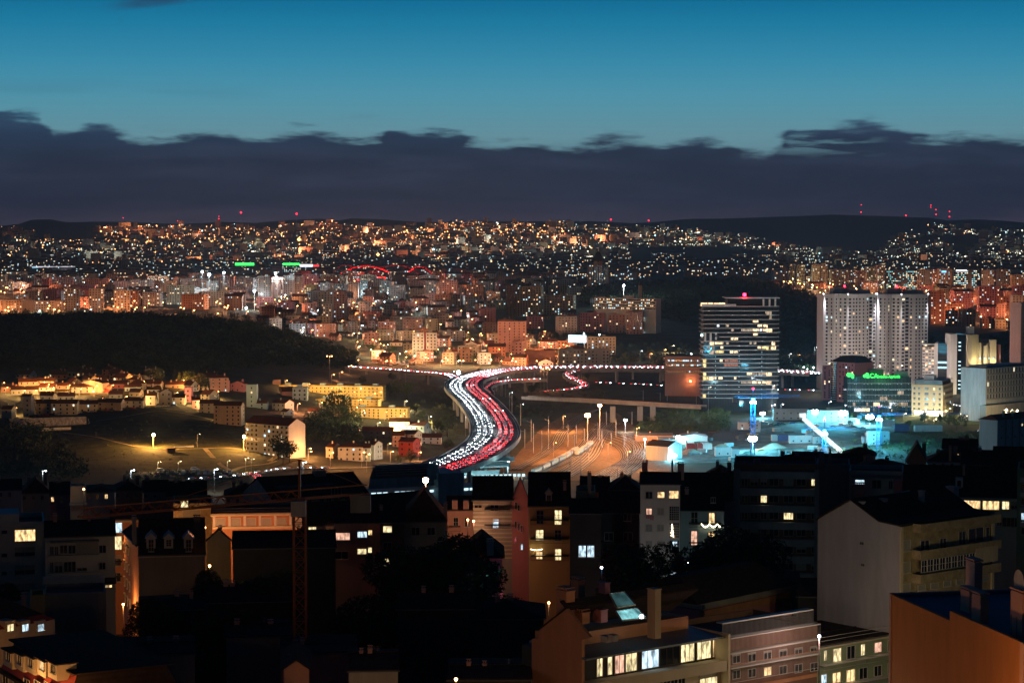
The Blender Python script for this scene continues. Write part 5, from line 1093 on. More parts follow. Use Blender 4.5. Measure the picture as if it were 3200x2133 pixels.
for P, a, d, sp in ((R2, 1.7, -1, 6.5), (R2, -1.7, -1, 8), (R3, 0, -1, 9)): traffic(P, a, sp, d, '', '', mass=masscars)
for R_, par in ((R1, 'slip_road_bridge'), (R2, 'loop_road'), (R3, 'ramp')):
    for i in range(3, len(R_) - 2, 6):
        p = R_[i]; zb = h(p.x, p.y) - 2
        if p.z - zb > 5: MB().bar((0, 0, zb - p.z), (0, 0, -1.6), 1.0, 8).ob('pier', M['concrete'], bpy.data.objects[par], p)
# ------------------------------------------------------------------ tan railway bridge, low road, yard
RB_ = pr([(1640, 1240, 17), (1760, 1246, 17), (1950, 1256, 17), (2080, 1264, 17), (2200, 1270, 17)]); rb = road('railway_bridge', 'concrete railway bridge crossing behind the yard', RB_, 4.5, lanes=(-2.6, -1.2, 1.2, 2.6))
for px in (1915, 2000, 2040):
    p = onz(px, 1262, 17); MB().box(-2, 2, -3, 3, -18, -1.6).ob('pier', M['concrete'], rb, p)
for px in range(1780, 2190, 26): p = onz(px, 1246 + (px - 1760) * .052, 17); ob('bridge_lamp', lightdata(ORG, 900, .3), rb, p + Vector((0, -1, 5)))
R5 = smooth(catmull([hit(a, b) + Vector((0, 0, .35)) for a, b in [(560, 1500), (700, 1492), (800, 1478), (900, 1464), (1050, 1463), (1250, 1456), (1340, 1438), (1400, 1420)]], 6), 3)
road('town_road', 'street passing below the houses', R5, 5, parapet=False, deck=.6, lanes=(0,)); traffic(R5[:len(R5) // 2], 2, 9, -1, '', '', mass=masscars)
R6 = smooth(catmull([hit(a, b) + Vector((0, 0, .4)) for a, b in [(790, 1482), (812, 1500), (845, 1532), (890, 1570)]], 5), 2); road('side_street', 'side street going down to the left of the station', R6, 4.5, parapet=False, deck=.6); traffic(R6, 1.5, 6, -1, '', '', mass=masscars); traffic(R6, -1.5, 7, -1, '', '', mass=masscars)
R7 = smooth(catmull([hit(a, b) + Vector((0, 0, .3)) for a, b in [(3050, 1350), (3080, 1338), (3130, 1320), (3200, 1306), (3240, 1298)]], 6), 2); road('park_road', 'road beside the park at the right', R7, 4.5, parapet=False, deck=.5); traffic(R7, 1.5, 8, -1, '', '', mass=masscars)
R8 = smooth(catmull([hit(a, b) + Vector((0, 0, .3)) for a, b in [(2960, 1262), (3050, 1278), (3120, 1284), (3210, 1286)]], 6), 2); road('park_road', 'road in front of the right-hand offices', R8, 6, parapet=False, deck=.5); traffic(R8, 2, 10, 1, '', '', mass=masscars)
mass_of_cars(masscars, 'far_traffic', 'traffic too far to pick apart on the outer motorway, ramps and side roads')
loft('rail_yard_ballast', [(1560, 1500), (1600, 1440), (1640, 1390), (1690, 1340), (1770, 1290)], [(2130, 1500), (2090, 1440), (2040, 1390), (1990, 1340), (1930, 1290)], mat('yard_ballast', (.17, .105, .06), .95, .65, .3), .06, 10)
def track(pts, label):
    P = smooth(catmull([onz(a, b, h(*onz(a, b, 1).xy[:]) + .1) for a, b in pts], 4), 4)
    P = [Vector((p.x, p.y, h(p.x, p.y) + .42)) for p in P]
    sl = MB(); strip(sl, P, -1.3, 1.3, 0, .12, 0); r_ = root('railway_track', label, 'railway track', P[0], group='tracks of the rail yard')
    sl.v = [(x - P[0].x, y - P[0].y, z - P[0].z) for x, y, z in sl.v]; sl.ob('ballast_bed', mat('dark_sleeper_bed', (.05, .032, .02), .9, .4, .8), r_)
    for s_ in (-.75, .75): m = MB(); strip(m, P, s_ - .11, s_ + .11, .13, .30); m.v = [(x - P[0].x, y - P[0].y, z - P[0].z) for x, y, z in m.v]; m.ob('rail', mat('worn_rail', (.42, .36, .30), .35, .15, metal=.5), r_)
    return P
TR = []
trk = [[(1640 + 8 * k, 1496 - 2 * k), (1705 + 9 * k, 1462 - k), (1772 + 10 * k, 1426), (1812 + 12 * k, 1392), (1842 + 11 * k, 1352), (1880 + 8 * k, 1318)] for k in range(5)]
trk += [[(1700 + 13 * k, 1500), (1765 + 12 * k, 1462), (1815 + 10 * k, 1425), (1838 + 9 * k, 1390), (1868 + 7 * k, 1352), (1905 + 6 * k, 1318)] for k in range(6)]
trk += [[(1822 + 15 * k, 1510 - k), (1870 + 22 * k, 1478 - 2 * k), (1930 + 18 * k, 1450 - 3 * k), (1975 + 13 * k, 1425 - 4 * k), (1990 + 10 * k, 1398 - 5 * k), (1960 + 8 * k, 1372 - 4 * k)] for k in range(6)]
trk += [[(1830 + 20 * k, 1508), (1905 + 20 * k, 1464 - 3 * k), (1945 + 14 * k, 1432 - 4 * k), (1930 + 12 * k, 1398 - 5 * k), (1880 + 9 * k, 1372 - 4 * k), (1852 + 5 * k, 1340)] for k in range(6)]
trk += [[(1600 + 12 * k, 1468), (1672 + 12 * k, 1428), (1722 + 14 * k, 1388), (1745 + 14 * k, 1350), (1800 + 12 * k, 1304), (1880, 1272)] for k in range(3)]
for k, t in enumerate(trk): TR.append(track(t, 'railway track curving through the orange lit yard, %s from the left' % ordn(k)))
# a suburban train standing on the near curve
def train(P, i0, n, label):
    r_ = root('train', label, 'train', P[i0], group=None); o = P[i0]; i = i0
    for c in range(n):
        a = P[i]; j = i
        while j < len(P) - 1 and (P[j] - a).length < 19: j += 1
        b = P[j]; i = min(j + 1, len(P) - 2); rz = math.atan2((b - a).y, (b - a).x); L_ = (b - a).length
        m = MB(); pr_ = [(-1.4, .9), (1.4, .9), (1.45, 2.6), (1.2, 3.6), (-1.2, 3.6), (-1.45, 2.6)]; m.prism([(0, y, z) for y, z in pr_], [(L_, y, z) for y, z in pr_]); w_ = m.ob('carriage', M['white'], r_, a - o, rz)
        g = MB(); [g.box(.8 + k * 1.8, .8 + k * 1.8 + 1.2, -1.47, -1.43, 1.9, 2.6) for k in range(int((L_ - 1) / 1.8))]; g.ob('lit_window_row', E['yel'], w_)
train(TR[1], 4, 6, 'pale suburban train with lit windows standing on the near curved track'); train(TR[3], 30, 3, 'short pale train on the middle curved track')
for k, (px, py, t) in enumerate([(1667, 1415, 1322), (1693, 1420, 1345), (1714, 1405, 1300), (1775, 1395, 1325), (1795, 1415, 1358), (1801, 1385, 1325), (1826, 1380, 1338), (1840, 1440, 1392), (1868, 1380, 1320), (1881, 1400, 1345), (1910, 1395, 1350), (1925, 1368, 1310), (1950, 1400, 1352), (1930, 1495, 1470), (1776, 1480, 1448), (1695, 1480, 1458), (1752, 1500, 1470), (1980, 1420, 1375), (1815, 1500, 1425), (1785, 1470, 1400),
                                   (1660, 1380, 1310), (1640, 1400, 1340), (1600, 1315, 1230), (1627, 1330, 1262), (1975, 1325, 1285), (1895, 1330, 1285), (2010, 1250, 1218), (2063, 1252, 1225), (2176, 1262, 1188), (2085, 1252, 1222)]):
    p = hit(px, py); hg = max(6, at(px, t, p.y).z - p.z); r_ = root('catenary_mast', 'slim grey mast in the rail yard, %s counted from the near left' % ordn(k), 'mast', p, group='masts of the rail yard')
    MB().bar((0, 0, -.5), (0, 0, hg), .28, 5, r2=.2).ob('pole', M['pale'], r_); MB().bar((0, 0, hg * .86), (-3.0, 0, hg * .93), .09, 4).ob('arm', M['steel'], r_)
_gl = {}
def globe(extra):
    if extra not in _gl:
        m = MB(); N_, R_ = 10, 6
        for i in range(R_):
            a0, a1 = math.pi * i / R_, math.pi * (i + 1) / R_
            for j in range(N_):
                b0, b1 = 2 * math.pi * j / N_, 2 * math.pi * (j + 1) / N_; P_2 = lambda a, b: (math.sin(a) * math.cos(b), math.sin(a) * math.sin(b), math.cos(a)); q = [P_2(a0, b0), P_2(a1, b0), P_2(a1, b1), P_2(a0, b1)]
                if i == 0: q = q[:3]
                if i == R_ - 1: q = [q[0], q[1], q[3]]
                m.poly(q)
        _gl[extra] = m.mesh('lamp_head', E[extra])
    return _gl[extra]
def mast_lamp(px, py, pt, col, power, label, head=1.25, extra='flood', cat='floodlight mast', aim=None, lamps=2, ebig=None):
    p = hit(px, py); hg = at(px, pt, p.y).z - p.z; r_ = root('floodlight_mast' if lamps > 1 else 'street_lamp', label, cat, p)
    MB().bar((0, 0, -.5), (0, 0, hg), .34, 6, r2=.2).bar((-1.3, 0, hg - .3), (1.3, 0, hg - .3), .12, 4).ob('pole', M['pale'], r_)
    for k in range(lamps): ob('lamp_head', globe(extra), r_, ((k - (lamps - 1) / 2) * head * 1.1, -.3, hg + .2), scale=(head * .78,) * 3)
    ob('lamp_light', lightdata(col, power, 1.0), r_, (0, -1.8, hg - 1.3)); return r_
emi('sodium_high', (1, .55, .22), 60, False); E['sodh'] = MATS['sodium_high']
mast_lamp(1836, 1412, 1298, (1, .38, .12), 200000, 'tall mast with the large orange star-bright lamp in the rail yard', 1.5, 'sodh'); mast_lamp(1874, 1378, 1267, (1, .38, .12), 120000, 'tall mast with orange lamp behind the brightest one in the yard', 1.1, 'sodh')
mast_lamp(1954, 1350, 1313, (.9, .95, 1), 9000, 'white lamp on a short mast under the railway bridge', 1.0)
for px, py, pw in ((1760, 1350, 2.2e4), (1730, 1440, 2.0e4), (1900, 1440, 2.4e4), (1990, 1390, 1.6e4), (1960, 1470, 1.6e4)):
    street_lamp(*hit(px, py).xy[:], 12, (1, .40, .12), pw * 3.0, 'orange yard lamp between the curved tracks', 'yard lamps between the tracks', head=.35)
# ------------------------------------------------------------------ construction site
loft('construction_ground', [(2000, 1445), (2160, 1400), (2215, 1372), (2260, 1350), (2420, 1335), (2480, 1322)], [(2760, 1445), (2780, 1425), (2760, 1400), (2740, 1372), (2800, 1345), (2760, 1312)], mat('excavated_earth', (.13, .13, .12), .95, .75, .09), .07, 14)
loft('site_road', [(2215, 1375), (2240, 1345), (2285, 1322), (2330, 1306), (2400, 1298)], [(2300, 1385), (2310, 1352), (2340, 1330), (2390, 1312), (2430, 1303)], M['asphalt'], .15, 5)
x, y = [], []
for px, py in zip(NR.uniform(1990, 2280, 420), NR.uniform(1272, 1352, 420)):
    if py > np.interp(px, [1990, 2080, 2200, 2280], [1320, 1285, 1270, 1290]): p = hit(px, py); x.append(p.x); y.append(p.y)
wood('embankment_bushes', 'low bushes covering the embankment left of the construction site', np.array(x), np.array(y), NR.uniform(2.5, 6, len(x)), 60, 1.3, 'leaf2', 'bushes')
def pt_bush(name, label, x0, x1, y0, y1, n, hr, m='leaf2', cond=None):
    X, Y = [], []
    for px, py in zip(NR.uniform(x0, x1, n), NR.uniform(y0, y1, n)):
        if cond and not cond(px, py): continue
        p = hit(px, py)
        if p and free(p.x, p.y, 2): X.append(p.x); Y.append(p.y)
    return wood(name, label, np.array(X), np.array(Y), NR.uniform(hr[0], hr[1], len(X)), 60, 1.2, m, 'bushes')
pt_bush('site_bushes', 'bushes between the construction site and the houses', 2600, 3080, 1352, 1440, 190, (3, 6), 'leaf2', lambda a, b: b > np.interp(a, [2600, 2680, 2760, 3080], [1395, 1385, 1360, 1350]))
def shed(x0, x1, yt, yb, col, label, rise=1.5, yaw=0, d=16, rt='zinc', roof='gable', name='shed', dd=None): 
    p = hit((x0 + x1) / 2, yb); return block(x0, x1, yt, p.y, col, yaw=yaw, d=d, roof=roof, rise=rise, rt=rt, blank=True, clutter=False, label=label, name=name, cat='shed')
shed(1990, 2105, 1356, 1378, 'pink', 'long low pinkish shed at the left edge of the construction site', 1.0); shed(2060, 2130, 1368, 1386, 'teal', 'pale green shed behind the white floodlit hall', 1.2); shed(2130, 2213, 1356, 1384, 'white', 'bright white shed with shallow roof lit by the floodlight beside it', 1.6, roof='side')
b_ = block(2020, 2135, 1376, hit(2070, 1436).y, 'white', yaw=-36, d=17, roof='gable', rise=3, rt='darktile', label='white hall with dark ribbed roof and two arched lit windows', name='hall', cat='hall', blank=True)
for k, (px, py) in enumerate(((2026, 1396), (2068, 1405))):
    p = at(px, py, hit(2070, 1436).y - 1 + 0 * k); MB().ball((0, 0, 0), .75).ob('arched_window_light', E['fcool'], b_, b_.matrix_world.inverted() @ p)
for x0, x1, yt, yb, c, lb in ((2238, 2290, 1404, 1424, 'white', 'white site cabin with a dark door'), (2290, 2312, 1410, 1428, 'white', 'smaller white cabin with a peaked roof'), (2148, 2175, 1394, 1405, 'red', 'longer red container on the construction site'), (2182, 2198, 1392, 1405, 'red', 'short red container beside the white one'), (2199, 2228, 1393, 1404, 'white', 'white container right of the red ones'),
                        (2470, 2545, 1366, 1384, 'teal', 'pale long cabin behind the conveyor'), (2545, 2560, 1370, 1386, 'white', 'white cabin with a bright window under the conveyor'), (2415, 2432, 1366, 1378, 'teal', 'pale blue container under the conveyor'), (2434, 2470, 1366, 1378, 'blue', 'blue corrugated container right of the pale one'), (2310, 2380, 1324, 1342, 'white', 'long white cabin block behind the near blue crane'),
                        (2420, 2530, 1282, 1312, 'teal', 'long pale cabin row with small square windows'), (2526, 2655, 1286, 1318, 'teal', 'second long cabin row lit by the two floodlights'), (2652, 2690, 1310, 1328, 'white', 'white low cabin beside the lit stage'), (2715, 2755, 1352, 1390, 'white', 'white ruined two-storey house behind the blue lattice mast'), (2755, 2784, 1352, 1386, 'pale', 'pale side part of the ruined house'), (2700, 2720, 1368, 1386, 'pale', 'low pale annex left of the ruined house'),
                        (2800, 2846, 1330, 1348, 'blue', 'blue container at the park edge'), (2864, 2950, 1334, 1348, 'teal', 'long pale container row at the park edge'), (2760, 2800, 1316, 1332, 'teal', 'pale hoarding building left of the blue container')):
    p = hit((x0 + x1) / 2, yb); block(x0, x1, yt, p.y, c, d=6, yaw=0, label=lb, name='site_cabin' if 'container' not in lb else 'container', cat='container' if 'container' in lb else 'cabin', clutter=False, cs=4.5, ww=1, wh=1, lit=.1, blank='container' in lb)
def lamps_(L, col, power, lb, head, extra, pref):
    for px, py, pt, pw in L: mast_lamp(px, py, pt, col, pw * power, lb % (px,), head, extra)
for px, py, pt, pw, wh_ in ((2120, 1390, 1367, 2.2e4, 'beside the white shed'), (2105, 1440, 1424, 2.0e4, 'in front of the white hall'), (2546, 1318, 1288, 1.1e5, 'left of the pair over the cabin rows'), (2634, 1322, 1291, 1.1e5, 'right of the pair over the cabin rows'), (2718, 1330, 1303, 5e4, 'over the lit stage'), (2383, 1306, 1292, 3e4, 'over the site road'), (2352, 1410, 1371, 7e4, 'on the near blue crane')):
    mast_lamp(px, py, pt, (.10, .74, 1), pw * 1.6, 'cyan-white floodlight star-bright %s' % wh_, 2.3 if pw > 4e4 else 1.5)
for px, py, pt, c, w_ in ((2015, 1408, 1372, (.8, .95, 1), 'white lamp on tall pole before the white hall'), (2570, 1175, 1137, (.7, .95, 1), 'cyan street lamp left of the corner tower'), (2523, 1165, 1154, (.7, .95, 1), 'brightest of the white lamps on the bridge parapet'), (2512, 1162, 1148, (.7, .95, 1), 'left white lamp on the bridge parapet'), (2542, 1162, 1148, (.7, .95, 1), 'right white lamp on the bridge parapet'),
                       (1587, 1490, 1440, (.6, .95, 1), 'double white lamp beside the station canopy'), (2160, 1130, 1106, (.7, .95, 1), 'white lamp above the tan office'), (2197, 1120, 1098, (.7, .95, 1), 'white lamp left of the slab tower'), (1825, 1090, 1042, (.6, .95, 1), 'cyan-white lamp above the glowing billboard'), (1873, 1090, 1045, (.6, .95, 1), 'small cyan lamp right of the billboard'), (1433, 1174, 1164, (.95, .97, 1), 'blazing white lamp where the slip road meets the motorway')):
    mast_lamp(px, py, pt, c, 1.2e4, w_, .8 if px != 1433 else 2.2, 'flood', 'street lamp', lamps=1 if px not in (1587,) else 2)
for px, py, pt, w_ in ((654, 880, 858, 'brightest floodlight over the sports ground'), (632, 872, 849, 'left floodlight over the sports ground'), (700, 870, 852, 'right floodlight over the sports ground'), (861, 870, 854, 'cyan floodlight left of the white narrow block'), (795, 935, 909, 'white floodlight before the white narrow block'), (770, 985, 962, 'white floodlight over the lit yard'), (1949, 905, 892, 'warm white lamp beside the church tower')):
    p = at(px, py, 3300 if py < 900 else 2900); z0 = h(p.x, p.y); r_ = root('floodlight_mast', w_, 'floodlight mast', (p.x, p.y, z0)); hg = at(px, pt, p.y).z - z0; MB().bar((0, 0, 0), (0, 0, hg), .35, 5).ob('pole', M['steel'], r_); MB().ball((0, 0, hg), 2.4 if 'bright' in w_ else 1.7).ob('lamp_head', E['flood'], r_); ob('lamp_light', lightdata((.8, .98, 1), 9e4, 1), r_, (0, -4, hg - 3))
# conveyor on trestles, its floodlit white put in as glow of the belt cover
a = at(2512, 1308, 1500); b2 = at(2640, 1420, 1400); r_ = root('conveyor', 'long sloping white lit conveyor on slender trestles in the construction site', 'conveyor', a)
d = b2 - a; MB().bar((0, 0, 0), d, 1.5, 4).ob('covered_belt', emi('conveyor_floodlit_glow', (.85, 1, 1), 1.3, True, .3, .3), r_)
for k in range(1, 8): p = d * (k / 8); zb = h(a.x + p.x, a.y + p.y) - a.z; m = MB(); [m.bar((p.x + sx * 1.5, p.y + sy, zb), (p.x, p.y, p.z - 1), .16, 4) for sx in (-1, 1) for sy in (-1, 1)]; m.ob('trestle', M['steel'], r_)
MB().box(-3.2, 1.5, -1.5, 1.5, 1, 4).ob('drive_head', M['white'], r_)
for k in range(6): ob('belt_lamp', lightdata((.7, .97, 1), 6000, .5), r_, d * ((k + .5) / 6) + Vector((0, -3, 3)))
# tower cranes
def added_crane_flood(c, hg, pw, k=1): MB().ball((-1.2, -1.6, hg - 3), .9).ball((1.2, -1.6, hg - 3), .9).ob('added_crane_floodlight', E['flood'], c); ob('lamp_light', lightdata((.08, .66, 1), pw * 1.7, 1), c, (0, -3.5, hg - 4))  # floodlights put on the cranes to light the site and tower fronts
def crane(px, pyb, pyt, Y, label, m, jib=(1, 44), z0=None, hw=1.0, cjib=14, head=True, name='tower_crane', jslope=0, panel=2.6, jz=0.0, cw=None, jp=None):
    p = at(px, pyb, Y) if z0 is None else at(px, pyb, Y); z0 = h(p.x, p.y) if z0 is None else z0; hg = at(px, pyt, Y).z - z0
    r_ = root(name, label, 'crane', (p.x, p.y, z0)); mm = MB()
    for sx in (-1, 1):
        for sy in (-1, 1): mm.bar((sx * hw, sy * hw, 0), (sx * hw, sy * hw, hg), .13, 4)
    n = int(hg / (hw * 2))
    for i in range(n):
        z, z2 = hg * i / n, hg * (i + 1) / n
        for a_, b_ in (((-1, -1), (1, -1)), ((1, -1), (1, 1)), ((1, 1), (-1, 1)), ((-1, 1), (-1, -1))):
            if i % 2: a_, b_ = b_, a_
            mm.bar((a_[0] * hw, a_[1] * hw, z), (b_[0] * hw, b_[1] * hw, z2), .07, 3); mm.bar((a_[0] * hw, a_[1] * hw, z2), (b_[0] * hw, b_[1] * hw, z2), .06, 3)
    mm.ob('mast', m, r_); dx, dy = (math.cos(jib[0]), math.sin(jib[0])); L_ = jib[1]; j = MB(); nx, ny = -dy, dx; k = int(L_ / panel)
    def J(s, o, z): return (dx * s + nx * o, dy * s + ny * o, hg + jz + z + jslope * s)
    for s_, zz_ in ((-.7, 0), (.7, 0), (0, 1.5)): j.bar(J(-cjib, s_, zz_ if s_ else 1.2), J(L_, s_, zz_ if s_ else 1.2), .12, 4)
    for i in range(k):
        a0, a1 = L_ * i / k, L_ * (i + 1) / k; am = (a0 + a1) / 2
        for s_ in (-.7, .7): j.bar(J(a0, s_, 0), J(am, 0, 1.2), .06, 3); j.bar(J(am, 0, 1.2), J(a1, s_, 0), .06, 3)
        j.bar(J(a0, -.7, 0), J(a0, .7, 0), .05, 3)
    j.ob('jib', m, r_); c = MB(); q = J(-cjib + 1, 0, 0); c.box(q[0] - 1.4, q[0] + 1.4, q[1] - 1, q[1] + 1, q[2] - 2.6, q[2] - .1); c.ob('counterweight', M['concrete'], r_)
    MB().box(-1, 1, -2.2, -1.05, hg - 2.2, hg - .1).ob('cab', M['white'], r_); MB().bar((0, 0, hg), (0, 0, hg + 5.5), .25, 4).bar((0, 0, hg + 5.5), J(L_ * .6, 0, 1.2), .05, 3).bar((0, 0, hg + 5.5), J(-cjib + 1, 0, 1.2), .05, 3).ob('tower_head', m, r_)
    return r_, hg
c1, hg = crane(2352, 1440, 1242, 1390, 'blue lattice tower crane in front of the slab tower, red light on top', M['craneb'], (.35, 34), hw=1.3); MB().ball((0, 0, hg + 5.8), .6).ob('red_beacon', E['red'], c1); added_crane_flood(c1, hg, 8e4)
c2, hg = crane(2745, 1440, 1296, 1420, 'blue lattice crane mast beside the ruined white house', M['craneb'], (.1, 60), hw=1.2); MB().ball((0, 0, hg + 5.8), .5).ob('red_beacon', E['red'], c2); added_crane_flood(c2, hg, 8e4)
c3, hg = crane(2575, 1440, 1340, 1380, 'short blue lattice crane mast under the conveyor with red top light', M['craneb'], (-.1, 26), hw=1.2); MB().ball((0, 0, hg + 5.8), .5).ob('red_beacon', E['red'], c3); added_crane_flood(c3, hg, 5e4)
for k in range(17):
    px, py = RNG.choice([(RNG.uniform(2540, 2720), RNG.uniform(1322, 1345)), (RNG.uniform(2380, 2500), RNG.uniform(1322, 1330))]); car(hit(px, py) + Vector((0, 0, .1)), RNG.uniform(-.4, .4), 'parked car without lights on the floodlit site car park', 'cars parked on the construction site', False)
for px, py in ((2255, 1398), (2160, 1418), (2420, 1400), (2500, 1418), (2340, 1420)):   # heaps of soil
    p = hit(px, py); m = MB(); n = 14; R_ = RNG.uniform(7, 12); m.prism([(R_ * math.cos(6.28 * i / n) * RNG.uniform(.8, 1.1), .6 * R_ * math.sin(6.28 * i / n), -.5) for i in range(n)], [(R_ * .2 * math.cos(6.28 * i / n), R_ * .12 * math.sin(6.28 * i / n), R_ * .32) for i in range(n)]); tag(m.ob('soil_heap', M['earth'], None, p), 'heap of pale excavated soil on the construction site', 'soil heap', group='heaps of soil on the site')
for k in range(46):
    px, py = RNG.uniform(2080, 2740), RNG.uniform(1345, 1440)
    if py > 1400 and px > 2600: continue
    p = hit(px, py); L_, W_, H_ = RNG.choice([(6, 2.4, 2.5), (3, 2, 1.6), (8, 1.2, .8), (2, 2, 2.2), (5, 3, 1.2)]); c_ = RNG.choice(['white', 'grey', 'rusty', 'teal', 'brown', 'yellow', 'pale']); m = MB().box(-L_ / 2, L_ / 2, -W_ / 2, W_ / 2, 0, H_)
    for j in range(3): m.box(-L_ / 2 + j * L_ / 3, -L_ / 2 + j * L_ / 3 + .15, -W_ / 2 - .06, -W_ / 2, .1, H_ - .1)
    tag(m.ob('material_stack', M[c_], None, p, RNG.uniform(-.6, .6)), 'low %s stack of building material on the floodlit site' % {'rusty': 'rusty', 'pale': 'pale grey', 'teal': 'pale blue'}.get(c_, c_), 'material stack', group='stacks of material on the construction site')
# ------------------------------------------------------------------ park and street lamps by the offices
loft('park_lawn', [(2780, 1330), (2800, 1312), (2830, 1298)], [(3080, 1325), (3060, 1305), (3020, 1288)], M['leaf2'], .06, 6)
for k in range(40):
    px, py = RNG.uniform(2640, 3060), RNG.uniform(1262, 1345); p = hit(px, py)
    if free(p.x, p.y, 3): tree(p.x, p.y, RNG.uniform(5, 10), 'small park tree in front of the bank office and corner block', RNG.choice(['round', 'round', 'cone']), group='park trees before the offices')
for px, py in ((2660, 1268), (2700, 1262), (2762, 1258), (2716, 1270), (2640, 1270), (2824, 1300), (2822, 1262), (2918, 1318), (2893, 1295), (2950, 1292), (3000, 1292), (2995, 1302), (3014, 1308), (3024, 1290), (2910, 1262), (3054, 1272), (3080, 1290), (2962, 1284), (3097, 1284), (2874, 1268), (2775, 1280), (2590, 1262), (2440, 1270), (2415, 1272), (2330, 1268), (2310, 1272)):
    street_lamp(*hit(px, py + 12).xy[:], 5, YEL if px > 2800 else WHT, 1500, 'small %s park lamp before the right-hand offices' % ('yellow' if px > 2800 else 'white'), 'small park and street lamps before the offices', head=.5)
for px, pt in ((3144, 1280), (3162, 1283), (3178, 1283)): mast_lamp(px, 1330, pt, YEL, 1.5e4, 'bright yellow lamp over the blue block at the right edge, %s of three' % {3144: 'left', 3162: 'middle', 3178: 'right'}[px], .8, 'lyellow', 'street lamp', lamps=1)
for px, Y_l in ((2588, 1850), (2745, 1822), (2815, 1822), (2890, 1822)): street_lamp((px - 1600) / F * Y_l, Y_l, 27, (1, .80, .72), 4e4, 'added tall lamp mast behind the office lighting the twin towers', 'added masts lighting the twin towers', head=.4)  # masts put in with hidden heads to brighten the twin towers
for px in (2215, 2415): street_lamp((px - 1600) / F * 1655, 1655, 24, (.75, .9, 1), 3.5e4, 'added tall mast lighting the front of the slab tower', 'added masts before the slab tower', head=.35)  # masts put in to brighten the slab tower's front
# motorway and street masts
for k, (px, py, pt) in enumerate([(1593, 1300, 1225), (1627, 1310, 1262), (1580, 1240, 1178), (1555, 1220, 1175), (1455, 1362, 1295), (1472, 1420, 1372), (1590, 1175, 1150), (1690, 1230, 1152), (1700, 1222, 1151), (1710, 1222, 1153), (1806, 1180, 1148), (1648, 1195, 1150), (1268, 1205, 1143), (1030, 1195, 1112), (1036, 1200, 1170), (1062, 1190, 1162), (1092, 1170, 1142), (1200, 1150, 1128), (2000, 1130, 1096), (1910, 1130, 1098), (2030, 1140, 1105), (2466, 1135, 1105), (2494, 1130, 1108), (2545, 1130, 1085)]):
    p = hit(px, py); hg = max(5, at(px, pt, p.y).z - p.z); c = ORG if px in (1690, 1700, 1710, 1806, 1648, 1268, 1030, 1036, 1062, 1092, 1200, 2030, 2494) else WHT
    street_lamp(p.x, p.y, hg, c, 9000 if c == ORG else 2500, 'tall %s motorway lamp, %s of those listed from the viaduct outwards' % ('orange' if c == ORG else 'unlit-looking white', ordn(k)), 'tall lamps along the motorway', arm=2, head=.55 if c == ORG else .3, double=(px == 1030))
for px, py in ((1428, 1215), (1470, 1262), (1520, 1310), (1560, 1352), (1530, 1405)):
    p = onz(px, py, ZD); street_lamp(p.x, p.y, 14, WHT, 9000, 'slim lamp post added on the median lighting the S-shaped motorway', 'added lamps on the motorway median', z0=ZD, arm=2.4, head=.28, double=True)  # posts added to hold fill light for the deck
# the avenue above the motorway: trees with lamps among them, parked cars
for k in range(46):
    px = RNG.uniform(1110, 1420) if k % 2 else RNG.uniform(1420, 1760); py = 1090 + (px - 1110) * .11 + RNG.uniform(-4, 24) if px < 1420 else RNG.uniform(1118, 1140); p = hit(px, min(py, 1142))
    if p and free(p.x, p.y, 3): tree(p.x, p.y, RNG.uniform(6, 10), 'leafy avenue tree lit yellow by the lamps beside it', 'round', RNG.choice([1, 2, 4]), group='trees of the lit avenue')
for px, py in ((1117, 1084), (1155, 1092), (1195, 1078), (1197, 1098), (1176, 1103), (1245, 1105), (1265, 1115), (1292, 1111), (1325, 1116), (1333, 1118), (1377, 1128), (1388, 1118), (1428, 1132), (1433, 1126), (1443, 1130), (1400, 1088), (1481, 1124), (1487, 1086), (1530, 1124), (1562, 1128), (1596, 1127), (1598, 1120), (1700, 1105), (1745, 1114), (1770, 1115), (1805, 1112), (1834, 1112), (1673, 1132), (1768, 1134), (1172, 1110), (1205, 1134), (1217, 1140), (1115, 1124), (2075, 1092), (2100, 1080)):
    p = hit(px, min(py + 22, 1146)); street_lamp(p.x, p.y, max(6, at(px, py, p.y).z - p.z), ORG if px % 3 else YEL, 24000, 'orange lamp among the avenue trees above the motorway', 'lamps of the lit avenue', head=.62)
for k in range(26): p = hit(RNG.uniform(1200, 1330), RNG.uniform(1132, 1142)); car(p + Vector((0, 0, .05)), RNG.uniform(1.2, 1.9), 'car parked under the avenue lamps above the motorway', 'cars parked along the avenue', False)
# ------------------------------------------------------------------ trees and scrub round the viaduct
for px, py, hg, v in ((1218, 1240, 13, 0), (1240, 1243, 15, 2), (1275, 1246, 14, 1), (1132, 1206, 10, 0), (1060, 1320, 26, 0), (1225, 1192, 9, 0), (1660, 1235, 9, 3), (1672, 1200, 8, 2), (1682, 1225, 9, 3), (1835, 1190, 8, 0), (1605, 1262, 8, 0), (1375, 1360, 12, 0), (1398, 1365, 16, 3), (1400, 1410, 9, 0), (1285, 1450, 10, 0), (1245, 1450, 6, 0), (1320, 1310, 7, 1), (1295, 1295, 10, 0), (870, 1435, 17, 0), (905, 1445, 15, 0), (885, 1450, 14, 3), (1340, 1190, 8, 3), (1500, 1170, 7, 0), (2350, 1345, 8, 1), (1625, 1300, 9, 3), (1640, 1290, 9, 0)):
    p = hit(px, py); tree(p.x, p.y, hg, 'dark full tree %s' % ('before the yellow blocks' if px < 1100 and py < 1340 else 'below the slip road' if py < 1250 and px < 1300 else 'left of the viaduct' if px < 1450 and py < 1400 else 'beside the town road' if py > 1400 else 'right of the motorway bend'), 'round', v, wide=.95)
